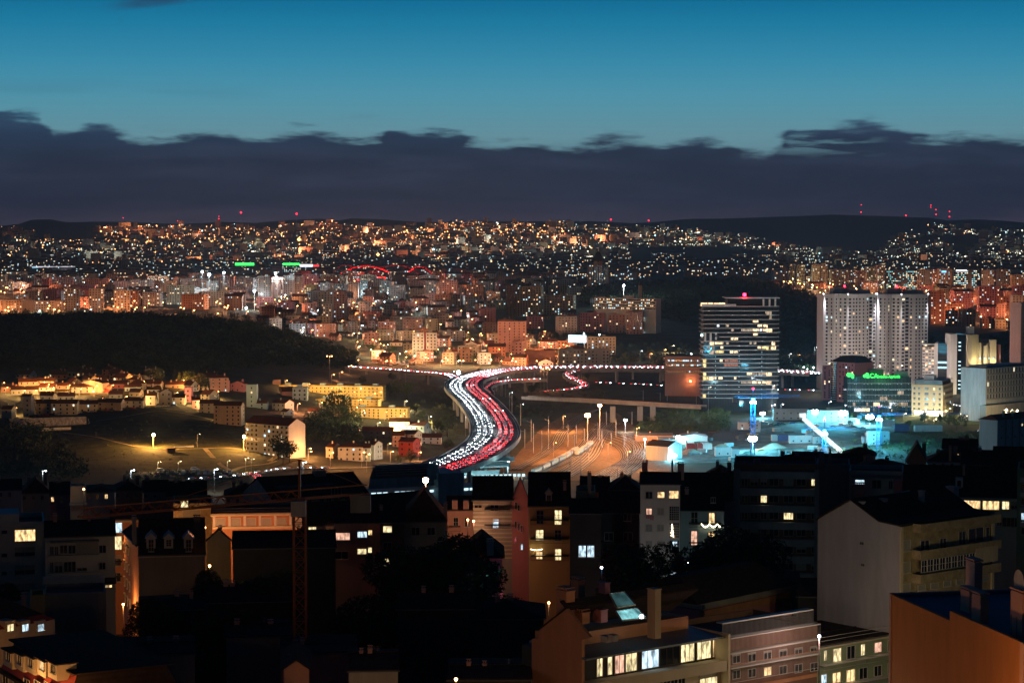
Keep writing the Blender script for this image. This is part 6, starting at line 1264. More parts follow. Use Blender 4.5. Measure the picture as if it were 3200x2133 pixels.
pt_bush('viaduct_scrub', 'dark scrub on the banks under and right of the S-shaped viaduct', 1590, 1900, 1215, 1310, 240, (2, 5), 'leaf', lambda a, b: b < np.interp(a, [1590, 1650, 1800, 1900], [1320, 1330, 1275, 1262]))
pt_bush('viaduct_scrub', 'scrub on the bank left of the S-shaped viaduct', 1290, 1440, 1175, 1380, 130, (2, 6), 'leaf3', lambda a, b: a < np.interp(b, [1175, 1250, 1300, 1380], [1370, 1400, 1420, 1440]))
pt_bush('garden_scrub', 'dark overgrown slope between the white gable block and yellow blocks', 955, 1130, 1290, 1385, 220, (4, 9), 'leaf')
pt_bush('left_scrub', 'black trees and scrub at the lower left of the meadow', -40, 260, 1340, 1500, 300, (5, 11), 'leaf', lambda a, b: a < np.interp(b, [1340, 1400, 1500], [130, 200, 270]))
pt_bush('meadow_tufts', 'low tufts and small bushes scattered over the dark meadow', 200, 860, 1290, 1470, 420, (.7, 1.8), 'leaf3', lambda a, b: b > np.interp(a, [200, 560, 860], [1345, 1285, 1395]) and abs(b - 1402) > 5)
pt_bush('green_bank', 'green bank of shrubs below the parking lot', 395, 760, 1478, 1525, 150, (2, 4), 'leaf2')
x, y = scatter(1900, 2560, 1990, 2300, 260, lambda p, Y: (p > 2440) | (Y > 2150)); wood('zoo_trees', 'dark trees behind the motorway and slab tower', x, y, NR.uniform(5, 10, len(x)), 60)
# ------------------------------------------------------------------ left: meadow, paths, wall, parking lot
mg = mat('meadow_grass', (.06, .062, .02), .95, .8, .12)
loft('meadow', [(150, 1345), (200, 1380), (250, 1440), (330, 1475)], [(560, 1262), (720, 1330), (860, 1390), (800, 1470)], mg, .05, 14)
pth = mat('dirt_path', (.42, .33, .2), .95, .25, .2)
def path(pts, w, nm='dirt_path'):
    P = smooth(catmull([hit(a, b) + Vector((0, 0, .12)) for a, b in pts], 5), 2); P = [Vector((p.x, p.y, h(p.x, p.y) + .12)) for p in P]; m = MB(); strip(m, P, -w, w, 0, 0); tag(m.ob(nm, pth), kind='structure')
path([(420, 1392), (470, 1400), (560, 1402), (640, 1400), (720, 1398), (800, 1412), (855, 1402)], 2.4); path([(640, 1400), (665, 1428), (690, 1452), (720, 1470)], 1.5); path([(725, 1470), (770, 1455), (820, 1452), (858, 1440)], 2); path([(200, 1352), (300, 1365), (380, 1385), (440, 1398)], 1.0); path([(300, 1315), (400, 1300), (480, 1285), (560, 1288), (700, 1320)], 1.2); path([(850, 1404), (862, 1425), (840, 1440)], 2)
loft('parking_lot', [(480, 1493), (485, 1477)], [(760, 1490), (745, 1470)], M['asphalt'], .2, 6)
loft('parking_apron', [(398, 1490), (430, 1474)], [(486, 1494), (486, 1476)], M['earth'], .2, 4)
for k in range(30): p = hit(490 + (k % 15) * 16.5 + RNG.uniform(-3, 3), 1476 + (k // 15) * 8); car(p + Vector((0, 0, .22)), 1.57 + RNG.uniform(-.2, .2), 'car parked in the lot below the meadow', 'cars parked in the lot below the meadow', False)
for px, py in ((610, 1470), (505, 1474)): p = hit(px, py); car(p + Vector((0, 0, .22)), .2, 'van parked at the back of the lot below the meadow, %s of two' % ('right' if px > 600 else 'left'), 'vans', False, kind='van')
for px, py, pt, lb in ((479, 1398, 1360, 'left'), (762, 1405, 1366, 'right')):
    p = hit(px, py); hg = at(px, pt, p.y).z - p.z; r_ = root('floodlight_mast', 'concrete pole with star-bright orange lamp at the meadow path, %s of two' % lb, 'street lamp', p); MB().bar((0, 0, -.5), (0, 0, hg), .32, 6).ob('pole', M['cream'], r_); MB().ball((.3, -.3, hg + .4), 1.1).ob('lamp_head', E['sodh'], r_); ob('lamp_light', lightdata((1, .46, .11), 1e5, .6), r_, (.4, -2, hg))
for px, py, pt in ((617, 1400, 1355), (494, 1474, 1442), (557, 1474, 1440), (710, 1470, 1438), (768, 1470, 1430), (785, 1476, 1433), (700, 1325, 1302), (708, 1325, 1302)): p = hit(px, py); street_lamp(p.x, p.y, at(px, pt, p.y).z - p.z, YEL, 1300 if px != 617 else 10, 'slim lamp post at the meadow or parking lot, x near %d' % px if 0 else 'slim lamp post standing at the edge of the meadow and parking lot', 'slim lamp posts round the meadow', head=.22)
for px, py, pt in ((410, 1520, 1468), (670, 1540, 1465), (947, 1485, 1443), (134, 1500, 1470)): p = at(px, py, 1150); z0 = h(p.x, p.y); street_lamp(p.x, p.y, at(px, pt, 1150).z - z0, WHT, 5000, 'pale steel lamp post with white lamp behind the front rooftops, x %s' % '' if 0 else 'pale steel post with white lamp rising behind the front rooftops', 'white lamps behind the front rooftops', head=.5, z0=z0)
for px, py, pt in ((1033, 1460, 1413), (1130, 1460, 1412), (1146, 1475, 1418), (1220, 1450, 1410), (837, 1395, 1362), (862, 1400, 1392), (963, 1425, 1417), (965, 1435, 1417), (913, 1420, 1416), (1307, 1440, 1412), (1212, 1408, 1399), (862, 1408, 1390)):
    p = hit(px, py); street_lamp(p.x, p.y, max(5, at(px, pt, p.y).z - p.z), (1, .40, .12), 16000, 'orange lamp post along the street below the houses', 'orange lamps on the street below the houses', head=.5)
p = hit(533, 1413); MB().box(-2.5, 2.5, -2, 2, -.5, 2.6).box(-2.8, 2.8, -2.3, 2.3, 2.602, 2.9).ob('kiosk', M['brown'], None, p, .4); tag(bpy.data.objects['kiosk'], 'small dark kiosk beside the path under the left meadow lamp', 'kiosk')
a, c = hit(545, 1400), hit(606, 1397); r_ = tag(MB().box(0, (c - a).length, 0, .4, -.5, 1.1).ob('low_wall', M['white'], None, a, math.atan2((c - a).y, (c - a).x)), 'low pale wall beside the meadow kiosk', 'wall')
a, c = hit(30, 1338), hit(270, 1325); r_ = tag(MB().box(0, (c - a).length, 0, .8, -3, 6.5).ob('retaining_wall', mat('painted_wall', (.33, .31, .33), .9, .6, .35), None, a, math.atan2((c - a).y, (c - a).x)), 'long grey retaining wall covered in graffiti below the street', 'wall')
gr = MB()
for k in range(15):
    u_ = 18 + k * 2.4; pts_ = [(u_ + RNG.uniform(-1, 1) * .5 + .8 * j % 2, RNG.uniform(.8, 5.5)) for j in range(5)]
    for q0, q1 in zip(pts_[:-1], pts_[1:]): gr.bar((q0[0], -.03, q0[1]), (q1[0], -.03, q1[1]), .14, 4)
gr.ob('graffiti', M['white'], r_)
a, c = hit(130, 1346), hit(222, 1342); tag(MB().box(0, (c - a).length, 0, .5, -1, 2).ob('low_wall', M['white'], None, a, math.atan2((c - a).y, (c - a).x)), 'pale low wall at the left foot of the meadow', 'wall')
# ------------------------------------------------------------------ small houses at the left
def hb(x0, x1, yt, yb, col, label=None, roof='gable', yaw=None, **k):
    p = hit((x0 + x1) / 2, yb)
    if yb < np.interp((x0 + x1) / 2, [0, 800], [1195, 1195]) and False: return
    k.setdefault('lit', .06); k.setdefault('d', 9); k.setdefault('rise', 2.2)
    block(x0, x1, yt, p.y, col, roof=roof, yaw=RNG.choice([-8, 0, 10]) if yaw is None else yaw, label=label, rg='on the lit street below the dark hill', group='small houses below the dark hill', cs=3.8, ww=1.1, wh=1.3, **k)
for a in [(48, 108, 1184, 1214, 'cream'), (110, 172, 1181, 1211, 'cream'), (0, 46, 1200, 1226, 'terra'), (24, 112, 1208, 1234, 'cream'), (172, 214, 1197, 1216, 'tan'), (214, 296, 1200, 1228, 'cream'), (300, 340, 1206, 1226, 'red'), (343, 394, 1190, 1214, 'rose'), (380, 436, 1200, 1222, 'teal'), (445, 505, 1190, 1208, 'tan'), (508, 576, 1192, 1212, 'tan'), (0, 38, 1268, 1308, 'cream'), (100, 156, 1250, 1294, 'tan'),
          (155, 236, 1250, 1296, 'cream'), (236, 300, 1252, 1288, 'cream'), (300, 382, 1246, 1282, 'tan'), (385, 444, 1242, 1272, 'cream'), (445, 482, 1226, 1266, 'cream'), (530, 574, 1232, 1262, 'cream'), (590, 620, 1240, 1276, 'pink'), (620, 680, 1250, 1290, 'tan'), (665, 758, 1256, 1326, 'tan'), (120, 168, 1226, 1250, 'white'), (170, 228, 1228, 1252, 'pale'), (330, 378, 1222, 1246, 'grey'), (400, 440, 1215, 1240, 'tan'), (60, 96, 1232, 1250, 'tan')]: hb(*a)
hb(245, 336, 1186, 1224, 'cream', 'cream gabled house facing the viewer in the row below the dark hill', roof='side', yaw=-20, blank=True); hb(484, 532, 1216, 1265, 'cream', 'cream gabled building at the bright top corner of the street', roof='side', yaw=20)
hb(68, 94, 1244, 1302, 'grey', 'narrow grey three-storey house standing above the lit street', roof='flat', yaw=0); hb(648, 712, 1172, 1222, 'pink', 'pink house with deep roof right of the dark conifers', roof='hip', yaw=10); hb(690, 712, 1194, 1222, 'rose', 'rose box-shaped annex beside the pink house', roof='flat', yaw=0, blank=True)
hb(574, 590, 1214, 1256, 'rose', 'narrow rose house with flat front at the street bend', roof='flat', yaw=0); hb(718, 768, 1190, 1222, 'rose', 'dim rose gabled house left of the tall pale blue block', roof='side'); hb(768, 800, 1205, 1272, 'teal', 'pale blue three-storey block with many pipes behind the tan houses', roof='flat', yaw=0)
fill('on the slope below the dark hill', 0, 640, 1620, 1760, 26, (4, 7), (9, 15), ['tan', 'cream', 'white', 'terra'], .06, 1.0)
block(765, 957, 1300, hit(880, 1415).y, 'white', yaw=-38, d=15, roof='gable', rise=4, floors=None, side=False, bal='full', label='white gabled block with orange lit balconies above the town road', lit=.25)
block(850, 872, 1208, 1800, 'pink', yaw=0, d=10, roof='flat', label='dim pink block left of the pale blue stair tower', blank=True)
block(868, 916, 1210, 1720, 'pink', yaw=15, d=12, roof='gable', label='pink gabled block joined to the pale blue tower', blank=True); block(912, 958, 1214, 1705, 'teal', yaw=0, d=12, roof='flat', label='pale blue tower-like block with roof pipes beside the yellow block', lit=.05, cs=3)
hb(848, 916, 1248, 1282, 'white', 'white house with dark gable roof below the pale blue tower', yaw=-35, d=10); hb(800, 832, 1250, 1276, 'teal', 'small pale blue house left of the white one', yaw=0); hb(875, 905, 1278, 1296, 'white', 'white roofed shed below the white house', yaw=-30); hb(960, 1006, 1276, 1294, 'teal', 'low white shed with two roofs right of the blue tower', yaw=-20)
def longblock(x0, x1, yt, yb, Y, label, huts):
    r_ = block(x0, x1, yt, Y, 'yellow', yaw=-9, d=11, roof='flat', floors=3 if yb - yt < 60 else 4, lit=.04, label=label, clutter=False, cs=3.3, ww=1.0, wh=1.5, name='apartment_building'); w = (x1 - x0) * Y / F
    zt = at((x0 + x1) / 2, yt, Y).z - r_.location.z
    for k in range(huts): MB().box(w * (k + .3) / huts, w * (k + .3) / huts + 4.5, 3, 7, zt, zt + 2.6).ob('roof_hut', M['teal'], r_)
longblock(870, 1206, 1206, 1272, 1790, 'longest yellow three-storey block with a row of roof huts', 6); longblock(984, 1190, 1249, 1270, 1720, 'middle yellow block half hidden by the dark tree', 3); longblock(1090, 1280, 1276, 1345, 1640, 'nearest yellow block with small dark windows above the sheds', 2)
for px, Y_l in ((890, 1778), (960, 1776), (1030, 1772), (1100, 1768), (1165, 1764), (1020, 1706), (1120, 1704), (1130, 1622), (1200, 1620), (1255, 1618)): street_lamp((px - 1600) / F * Y_l, Y_l, 7, (1, .50, .16) if px < 1000 else (1, .62, .22), 11000, 'lamp added before the long yellow blocks to light them', 'added lamps before the yellow blocks', head=.35)  # lamps put in along the fronts to brighten the yellow blocks
for px, py, pw in ((1180, 1350, 9000), (1110, 1300, 4000), (1240, 1352, 9000), (930, 1290, 4000), (1000, 1285, 5000), (1265, 1280, 5000), (1340, 1330, 4000)): p = hit(px, py); street_lamp(p.x, p.y, 7, YEL if px > 1000 else ORG, pw * 8, 'yellow lamp lighting the long yellow blocks', 'lamps round the yellow blocks', head=.4)
for a, lb in (((1215, 1278, 1308, 1352, 'cream'), 'pale house with wide roof right below the nearest yellow block'), ((1262, 1345, 1318, 1356, 'teal'), 'pale blue gabled shed left of the viaduct'), ((1245, 1316, 1344, 1392, 'cream'), 'cream gabled shed in front of the blue one'), ((1314, 1378, 1356, 1386, 'white'), 'white low house beside the cream shed'), ((1244, 1312, 1368, 1424, 'red'), 'red gabled house with bright orange lamp at its corner'),
              ((1130, 1226, 1336, 1368, 'dark'), 'dark long shed with a white lit edge'), ((1016, 1060, 1385, 1430, 'cream'), 'left gabled end of the large cream house'), ((1054, 1132, 1386, 1438, 'white'), 'large pale house with red hip roof beside the town road'), ((1130, 1147, 1388, 1440, 'teal'), 'narrow pale blue house front'), ((1145, 1190, 1378, 1436, 'teal'), 'pale blue gabled house with bright orange front'), ((1225, 1262, 1350, 1396, 'pink'), 'narrow pink house behind the red one'), ((1060, 1120, 1335, 1350, 'rose'), 'low dim roof behind the dark scrub')):
    hb(*a, lb, yaw=-22 if 'gable' in lb else 0, roof='hip' if 'hip' in lb else 'gable', d=12, lit=.05)
for px, py in ((80, 1208), (150, 1206), (148, 1213), (214, 1208), (228, 1203), (164, 1216), (75, 1226), (250, 1220), (48, 1280), (200, 1264), (317, 1250), (392, 1244), (495, 1232), (447, 1196), (424, 1182), (550, 1232), (603, 1250), (678, 1228), (570, 1192), (585, 1200), (708, 1302), (10, 1200), (135, 1198), (300, 1210), (350, 1208), (640, 1262), (20, 1215), (110, 1225), (270, 1262), (520, 1238), (355, 1262), (440, 1250)):
    p = hit(px, py + 16); street_lamp(p.x, p.y - 3, 5.5, (1, .38, .10) if py < 1215 else (1, .56, .20), 17000, 'small lamp on the lit street of houses below the dark hill', 'small lamps of the houses below the dark hill', head=.4)
for k in range(22): px = 100 + k * 21 + RNG.uniform(-4, 4); p = hit(px, 1303 - (px - 100) * .078 if px < 400 else 1280 - (px - 400) * .08); car(p + Vector((0, 0, .1)), RNG.uniform(-.2, .2), 'car parked along the lit street of houses at the left', 'cars parked along the lit street at the left', False, kind='red' if k == 11 else None)
for px, py, k_, hg in ((548, 1200, 'cone', 15), (560, 1205, 'cone', 12), (590, 1208, 'round', 13), (625, 1218, 'round', 14), (500, 1196, 'round', 12), (470, 1192, 'round', 10), (640, 1225, 'round', 10), (425, 1196, 'round', 7), (40, 1190, 'round', 7)): p = hit(px, py); tree(p.x, p.y, hg, 'dark %s tree behind the small houses%s' % ('cypress-like' if k_ == 'cone' else 'round', ''), k_)
# ------------------------------------------------------------------ railway station by the viaduct
b = Bd('station_hall', 'station hall with long dark barrel roof and round glass drum beside the motorway', 'station', 1145, 1035, 1530, 1060)
fu = lambda px: b.f(px, 1500)[0]; fw = lambda py: b.f(1300, py)[1]; wz0 = fw(1530); L0, L1 = 0, fu(1360)
m = MB(); n = 10
for k in range(n): a0, a1 = math.pi / 2 * k / n, math.pi / 2 * (k + 1) / n; q = lambda a: (2 + 9 * (1 - math.cos(a)), fw(1522) + (fw(1456) - fw(1522)) * math.sin(a)); (y0, z0), (y1, z1) = q(a0), q(a1); m.poly([(L0 + y0 * .8, y0, z0), (L1, y0, z0), (L1, y1, z1), (L0 + y1 * .8, y1, z1)], 0 if k < 3 else 1)
m.poly([(L0 + 9, 11, fw(1456)), (L1, 11, fw(1456)), (L1, 26, fw(1462)), (L0 + 9, 26, fw(1462))], 1); m.ob('barrel_roof', [M['pale'], mat('dark_metal_roof', (.06, .035, .045), .5, .2, .5)], b.r)
rs = MB()
for k in range(26): U = L0 + 10 + (L1 - L0 - 10) * k / 25; rs.box(U - .1, U + .1, 5, 26, fw(1470), fw(1470) + .05) if 0 else None
for k in range(4, n): a0 = math.pi / 2 * k / n; rs.box(L0 + 6, L1, 2 + 9 * (1 - math.cos(a0)) - .25, 2 + 9 * (1 - math.cos(a0)) - .1, fw(1522) + (fw(1456) - fw(1522)) * math.sin(a0), fw(1522) + (fw(1456) - fw(1522)) * math.sin(a0) + .25)
b.add(rs, 'roof_seams', M['pale'], 'stuff')
MB().box(1, fu(1600), 2.5, 24, -3, fw(1535)).ob('lower_hall', M['pale'], b.r); o_ = MB(); [o_.box(3 + k * 3, 5.2 + k * 3, 2.3, 2.45, fw(1541), fw(1534)) for k in range(22) if k % 5 != 3]; b.add(o_, 'lit_glazing', E['fcool'])
MB().box(fu(1360), fu(1440), -4, 22, -3, fw(1480)).ob('end_block', M['teal'], b.r); c_ = MB(); cx_ = fu(1357); [c_.bar((cx_, 1.5, fw(1500)), (cx_, 1.5, fw(1466)), 3.2, 16)]; c_.ball((cx_, 1.5, fw(1466)), 3.3, k=.9); c_.ob('glass_drum', M['teal'], b.r)
b2 = Bd('station_canopy', 'pale blue platform canopies with bright undersides beside the station', 'canopy', 1400, 1200, 1640, 1210)
fu = lambda px: b2.f(px, 1480)[0]; fw = lambda py: b2.f(1500, py)[1]
for x0, x1, y0, v in ((1420, 1560, 1484, 0), (1500, 1625, 1452, 14), (1450, 1600, 1466, 8)): m = MB(); m.prism([(fu(x0), v, fw(y0)), (fu(x1), v, fw(y0)), (fu(x1) + 2, v + 8, fw(y0) + 1.4), (fu(x0), v + 8, fw(y0) + 1.4)], [(fu(x0), v, fw(y0) + .5), (fu(x1), v, fw(y0) + .5), (fu(x1) + 2, v + 8, fw(y0) + 1.9), (fu(x0), v + 8, fw(y0) + 1.9)]); m.ob('canopy_roof', M['teal'], b2.r)
for k in range(9): U = fu(1430) + k * 4.5; MB().bar((U, 4, -3), (U, 4, fw(1482)), .2, 5).ob('post', M['white'], b2.r)
o_ = MB(); [o_.box(fu(1430) + k * 2.6, fu(1430) + k * 2.6 + 1.6, 9, 9.1, fw(1497), fw(1489)) for k in range(16)]; b2.add(o_, 'lit_platform_windows', E['fcool'])
for px in (1440, 1510, 1580): ob('canopy_glow', lightdata((.55, .95, 1), 5000, .5), b2.r, (fu(px), -6, fw(1470) + 5))  # added lights without fixtures, brightening the platform canopies
# ------------------------------------------------------------------ front rows of buildings on the camera's hill
def q1(x, y): return (x * .442, 1440 + y * .442)
def q2(x, y): return (800 + x * .442, 1440 + y * .442)
def q3(x, y): return (1600 + x * .442, 1440 + y * .442)
def q4(x, y): return (2400 + x * .442, 1440 + y * .442)
def chimney(b, px, py, wpx=14, v=4., hgt=None, col=None, Y=None, pots=True, base=None):
    u0, w1 = b.f(px, py, v); u1, _ = b.f(px + wpx, py, v); wd = u1 - u0; m = MB(); lo = (w1 - 4.5) if base is None else b.f(px, base, v)[1]
    m.box(u0, u1, v, v + max(.6, wd * .7), lo, w1); m.box(u0 - .08, u1 + .08, v - .08, v + max(.6, wd * .7) + .08, w1 + .002, w1 + .12)
    if pots:
        k = max(2, int(wd / .35))
        for i in range(k): c = u0 + wd * (i + .5) / k; m.box(c - .05, c + .05, v + .05, v + .15, w1 + .122, w1 + .42)
        m.box(u0 - .05, u1 + .05, v - .02, v + wd * .7, w1 + .422, w1 + .5)
    b.add(m, 'chimney', M[col or 'pink'])
def fgb(label, pa, Ya, pb, Yb, ye, col='white', d=12, roof='gable', yr=None, z0=70, wf=None, over=.4, rt='darktile', name='apartment_building', cat='building', group=None, rcol=None, gut=True, par=.9, cap=2.2):
    if abs(Yb - Ya) <= 8 and Yb >= Ya - 8: Yb = Ya - (pb - pa) / F * Ya * ((pa + pb) / 2 - 1600) / F        # houses stand square to the street that faces the viewpoint
    b = Bd(name, label, cat, pa, Ya, pb, Yb, z0, group); L = b.L; we = b.f(pa, ye)[1]; b.we = we; b.d = d; m = MB(); m.box(0, L, 0, d, -2, we)
    b.wr = we
    if roof == 'gable':
        wr = b.f((pa + pb) / 2, yr, d / 2)[1]; b.wr = wr; m.prism([(0, 0, we), (0, d, we), (0, d / 2, wr)], [(L, 0, we), (L, d, we), (L, d / 2, wr)])
    elif roof == 'side':
        wr = b.f((pa + pb) / 2, yr, 0)[1]; b.wr = wr; m.prism([(0, 0, we), (L, 0, we), (L / 2, 0, wr)], [(0, d, we), (L, d, we), (L / 2, d, wr)])
    elif roof == 'flat': 
        for s in ((0, L, 0, .25), (0, L, d - .25, d), (0, .25, .25, d - .25), (L - .25, L, .25, d - .25)): m.box(*s, we + .002, we + par)
    b.add(m, 'wall', M[col]); r = MB(); th = .16
    if roof == 'gable':
        sl = (b.wr - we) / (d / 2); zo = we - over * sl
        for y0, y1 in ((-over, d / 2), (d + over, d / 2)): r.prism([(-over * .5, y0, zo + .01), (L + over * .5, y0, zo + .01), (L + over * .5, y1, b.wr + .01), (-over * .5, y1, b.wr + .01)], [(-over * .5, y0, zo + th), (L + over * .5, y0, zo + th), (L + over * .5, y1, b.wr + th), (-over * .5, y1, b.wr + th)])
        rg_ = MB().bar((-over * .5, d / 2, b.wr + th), (L + over * .5, d / 2, b.wr + th), .14, 6); b.add(rg_, 'ridge_tiles', M[rt])
    elif roof == 'side':
        sl = (b.wr - we) / (L / 2); zo = we - over * sl
        for x0, x1 in ((-over, L / 2), (L + over, L / 2)): r.prism([(x0, -over * .5, zo + .01), (x0, d + over, zo + .01), (x1, d + over, b.wr + .01), (x1, -over * .5, b.wr + .01)], [(x0, -over * .5, zo + th), (x0, d + over, zo + th), (x1, d + over, b.wr + th), (x1, -over * .5, b.wr + th)])
    elif roof == 'hip':
        wr = b.f((pa + pb) / 2, yr, d / 2)[1]; b.wr = wr; o = over; i = min(L, d) / 2; Q = [(-o, -o, we), (L + o, -o, we), (L + o, d + o, we), (-o, d + o, we)]
        p, s = ((i, d / 2, wr), (L - i, d / 2, wr)) if L > d else ((L / 2, i, wr), (L / 2, d - i, wr))
        if L > d: r.poly([Q[0], Q[1], s, p]); r.poly([Q[1], Q[2], s]); r.poly([Q[2], Q[3], p, s]); r.poly([Q[3], Q[0], p])
        else: r.poly([Q[0], Q[1], p]); r.poly([Q[1], Q[2], s, p]); r.poly([Q[2], Q[3], s]); r.poly([Q[3], Q[0], p, s])
        r.poly(Q[::-1])
    elif roof == 'mansard':
        wr = b.f((pa + pb) / 2, yr, 1.6)[1]; b.wr = wr; r.poly([(0, -.02, we), (L, -.02, we), (L - 1.1, 1.58, wr), (1.1, 1.58, wr)]); b.add(MB().prism([(0, 0, we), (L, 0, we), (L, d, we), (0, d, we)], [(1.1, 1.6, wr), (L - 1.1, 1.6, wr), (L - 1.1, d - 1.6, wr), (1.1, d - 1.6, wr)]), 'roof_slopes', M['darktile'])  # other slopes dark in colour to stand for the unlit sides
        cap = MB().prism([(.9, 1.3, wr + .01), (L - .9, 1.3, wr + .01), (L - .9, d - 1.3, wr + .01), (.9, d - 1.3, wr + .01)], [(L * .3, d * .45, wr + cap), (L * .7, d * .45, wr + cap), (L * .7, d * .55, wr + cap), (L * .3, d * .55, wr + cap)]); b.add(cap, 'roof_top', M['darktile'])
    else: r.box(.26, L - .26, .26, d - .26, we + .004, we + .12)
    b.add(r, 'roof', M[rt if roof != 'flat' else (rcol or 'flat')])
    if gut and roof in ('gable', 'hip'): b.add(MB().bar((-.3, -over - .05, we - .12), (L + .3, -over - .05, we - .12), .09, 5), 'gutter', M['zinc'])
    return b
def wins(b, q, L, lit=None, v=0., **k):
    for r in L: x0, y0 = q(r[0], r[1]); x1, y1 = q(r[2], r[3]); b.win(x0, y0, x1, y1, r[4] if len(r) > 4 else lit, v, **(dict(k, **(r[5] if len(r) > 5 else {}))))
def antenna(b, px, py, v=4, hgt=2.5):
    u, w = b.f(px, py, v); m = MB().bar((u, v, w - hgt), (u, v, w), .03, 4)
    for i in range(4): m.bar((u - .45 + .08 * i, v, w - .1 - .16 * i), (u + .45 - .08 * i, v, w - .1 - .16 * i), .015, 3)
    b.add(m, 'aerial', M['steel'])
def dish(b, px, py, v=0, r=.45):
    u, w = b.f(px, py, v); m = MB(); n = 10; m.prism([(u + r * math.cos(6.28 * i / n), v - .25, w + r * math.sin(6.28 * i / n)) for i in range(n)], [(u + .3 * r * math.cos(6.28 * i / n), v, w + .3 * r * math.sin(6.28 * i / n)) for i in range(n)]); b.add(m, 'satellite_dish', M['pale'])
def balcony(b, q, x0, y0, x1, y1, style='rail', dep=1.1, v=0., col='rail'):
    u0, u1, w0, w1 = b.rect(*q(x0, y0), *q(x1, y1), v - dep); m = MB(); m.box(u0, u1, v - dep, v - .01, w0 - .15, w0)
    if style == 'rail':
        m.bar((u0, v - dep + .04, w1), (u1, v - dep + .04, w1), .035, 4); n = int((u1 - u0) / .22)
        for i in range(n + 1): uu = u0 + (u1 - u0) * i / max(1, n); m.bar((uu, v - dep + .04, w0), (uu, v - dep + .04, w1), .015, 3)
    else: m.box(u0, u1, v - dep, v - dep + .1, w0 + .001, w1); m.box(u0, u0 + .1, v - dep + .101, v - .01, w0 + .001, w1); m.box(u1 - .1, u1, v - dep + .101, v - .01, w0 + .001, w1)
    b.add(m, 'balcony', M[col])
def glow(px, py, Y, col, pw, rad=.3, lab=None, group='street lamps between the front houses'):
    """a street lamp in the street between the houses"""
    p = at(px, py, Y); z0 = min(74, p.z - 3); r_ = root('street_lamp', lab or 'street lamp in the street between the dark front houses', 'street lamp', (p.x, p.y, z0), group=group); MB().bar((0, 0, 0), (0, 0, p.z - z0), .07, 5).ob('pole', M['dframe'], r_); MB().ball((0, 0, p.z - z0 + .15), .22).ob('lamp_head', E['lorange' if col[2] < .5 else 'lwhite'], r_); ob('lamp_light', lightdata(col, pw, rad), r_, (0, -.5, p.z - z0 - .2)); return r_
GF = 'buildings of the front rows'
# ---- far skyline rows (dark roofs against the lit valley)
sky = [(-40, 60, 1500, 1530, 'white', 470, 0), (62, 150, 1490, 1540, 'cream', 480, 1), (150, 212, 1508, 1545, 'rose', 450, 0), (262, 352, 1515, 1536, 'pale', 445, 1), (355, 440, 1498, 1532, 'pink', 460, 1), (442, 520, 1502, 1535, 'grey', 455, 0), (515, 640, 1506, 1548, 'pink', 450, 0), (700, 830, 1508, 1550, 'pale', 455, 1), (1815, 1905, 1490, 1534, 'terra', 450, 0), (1908, 2000, 1484, 1530, 'rose', 445, 1), (2206, 2300, 1452, 1496, 'terra', 470, 1), (2225, 2300, 1474, 1515, 'pink', 455, 0),
       (2300, 2420, 1436, 1470, 'terra', 490, 0), (2390, 2560, 1418, 1452, 'pale', 500, 1), (2556, 2700, 1420, 1450, 'white', 500, 0), (2690, 2830, 1432, 1462, 'pale', 480, 1), (2838, 2900, 1386, 1440, 'terra', 560, 2), (2905, 3010, 1402, 1440, 'white', 530, 1), (3010, 3110, 1408, 1450, 'pink', 500, 0), (3110, 3240, 1398, 1460, 'cream', 490, 0), (2640, 2740, 1396, 1420, 'pink', 610, 1), (2950, 3060, 1372, 1410, 'terra', 620, 0), (2480, 2570, 1412, 1436, 'terra', 580, 0)]
for k, (x0, x1, yr, ye, c, Y, ty) in enumerate(sky):
    b = fgb('dark tiled house roof on the front skyline, %s from the left of its row' % ordn(k), x0, Y, x1, Y + RNG.uniform(-8, 8), ye, c, 11, ['gable', 'hip', 'side'][ty], yr, z0=62, rt=RNG.choice(['tile', 'darktile', 'darktile']), group=GF)
    for j in range(2): chimney(b, x0 + (x1 - x0) * RNG.uniform(.1, .85), yr - RNG.uniform(-6, 10), RNG.uniform(8, 14), 5.)
    if k % 2: antenna(b, x0 + (x1 - x0) * RNG.uniform(.2, .8), yr - 18, 5)
    n = int((x1 - x0) / 28)
    for j in range(n):
        if ye + 26 < 1600: b.win(x0 + 10 + j * 28, ye + 8, x0 + 18 + j * 28, ye + 21, RNG.choice([None, None, None, None, 'warm']), cols=2)
# cream shed and lit balcony house of the left skyline
b = fgb('small white roof box with a bright corrugated awning on the left roofs', 213, 430, 262, 430, 1533, 'white', 4, 'flat', group=GF); b.add(MB().box(-.2, 3.2, -2.2, -.1, b.we - 2.6, b.we - 2.45), 'awning', M['white']); glow(262, 1530, 424, (1, .8, .45), 60)
# ---- A1: big dark roof behind the crane
b = fgb('wide house with tall dark roof and terrace behind the orange crane', 849, 430, 1150, 440, 1562, 'pink', 16, 'gable', 1482, group=GF)
wins(b, q2, [(535, 190, 600, 250)], cols=3); chimney(b, 985, 1474, 34, 7); 
for x in (240, 330, 380, 430): wins(b, q2, [(x + 120, 262, x + 150, 300)], None)
b.add(MB().box(2, 14, 1, 5, b.we, b.we + 2.2), 'dormer', M['dark']); b.add(MB().box(-.3, b.L + .3, -.5, -.05, b.we - .35, b.we), 'cornice', M['cream'])
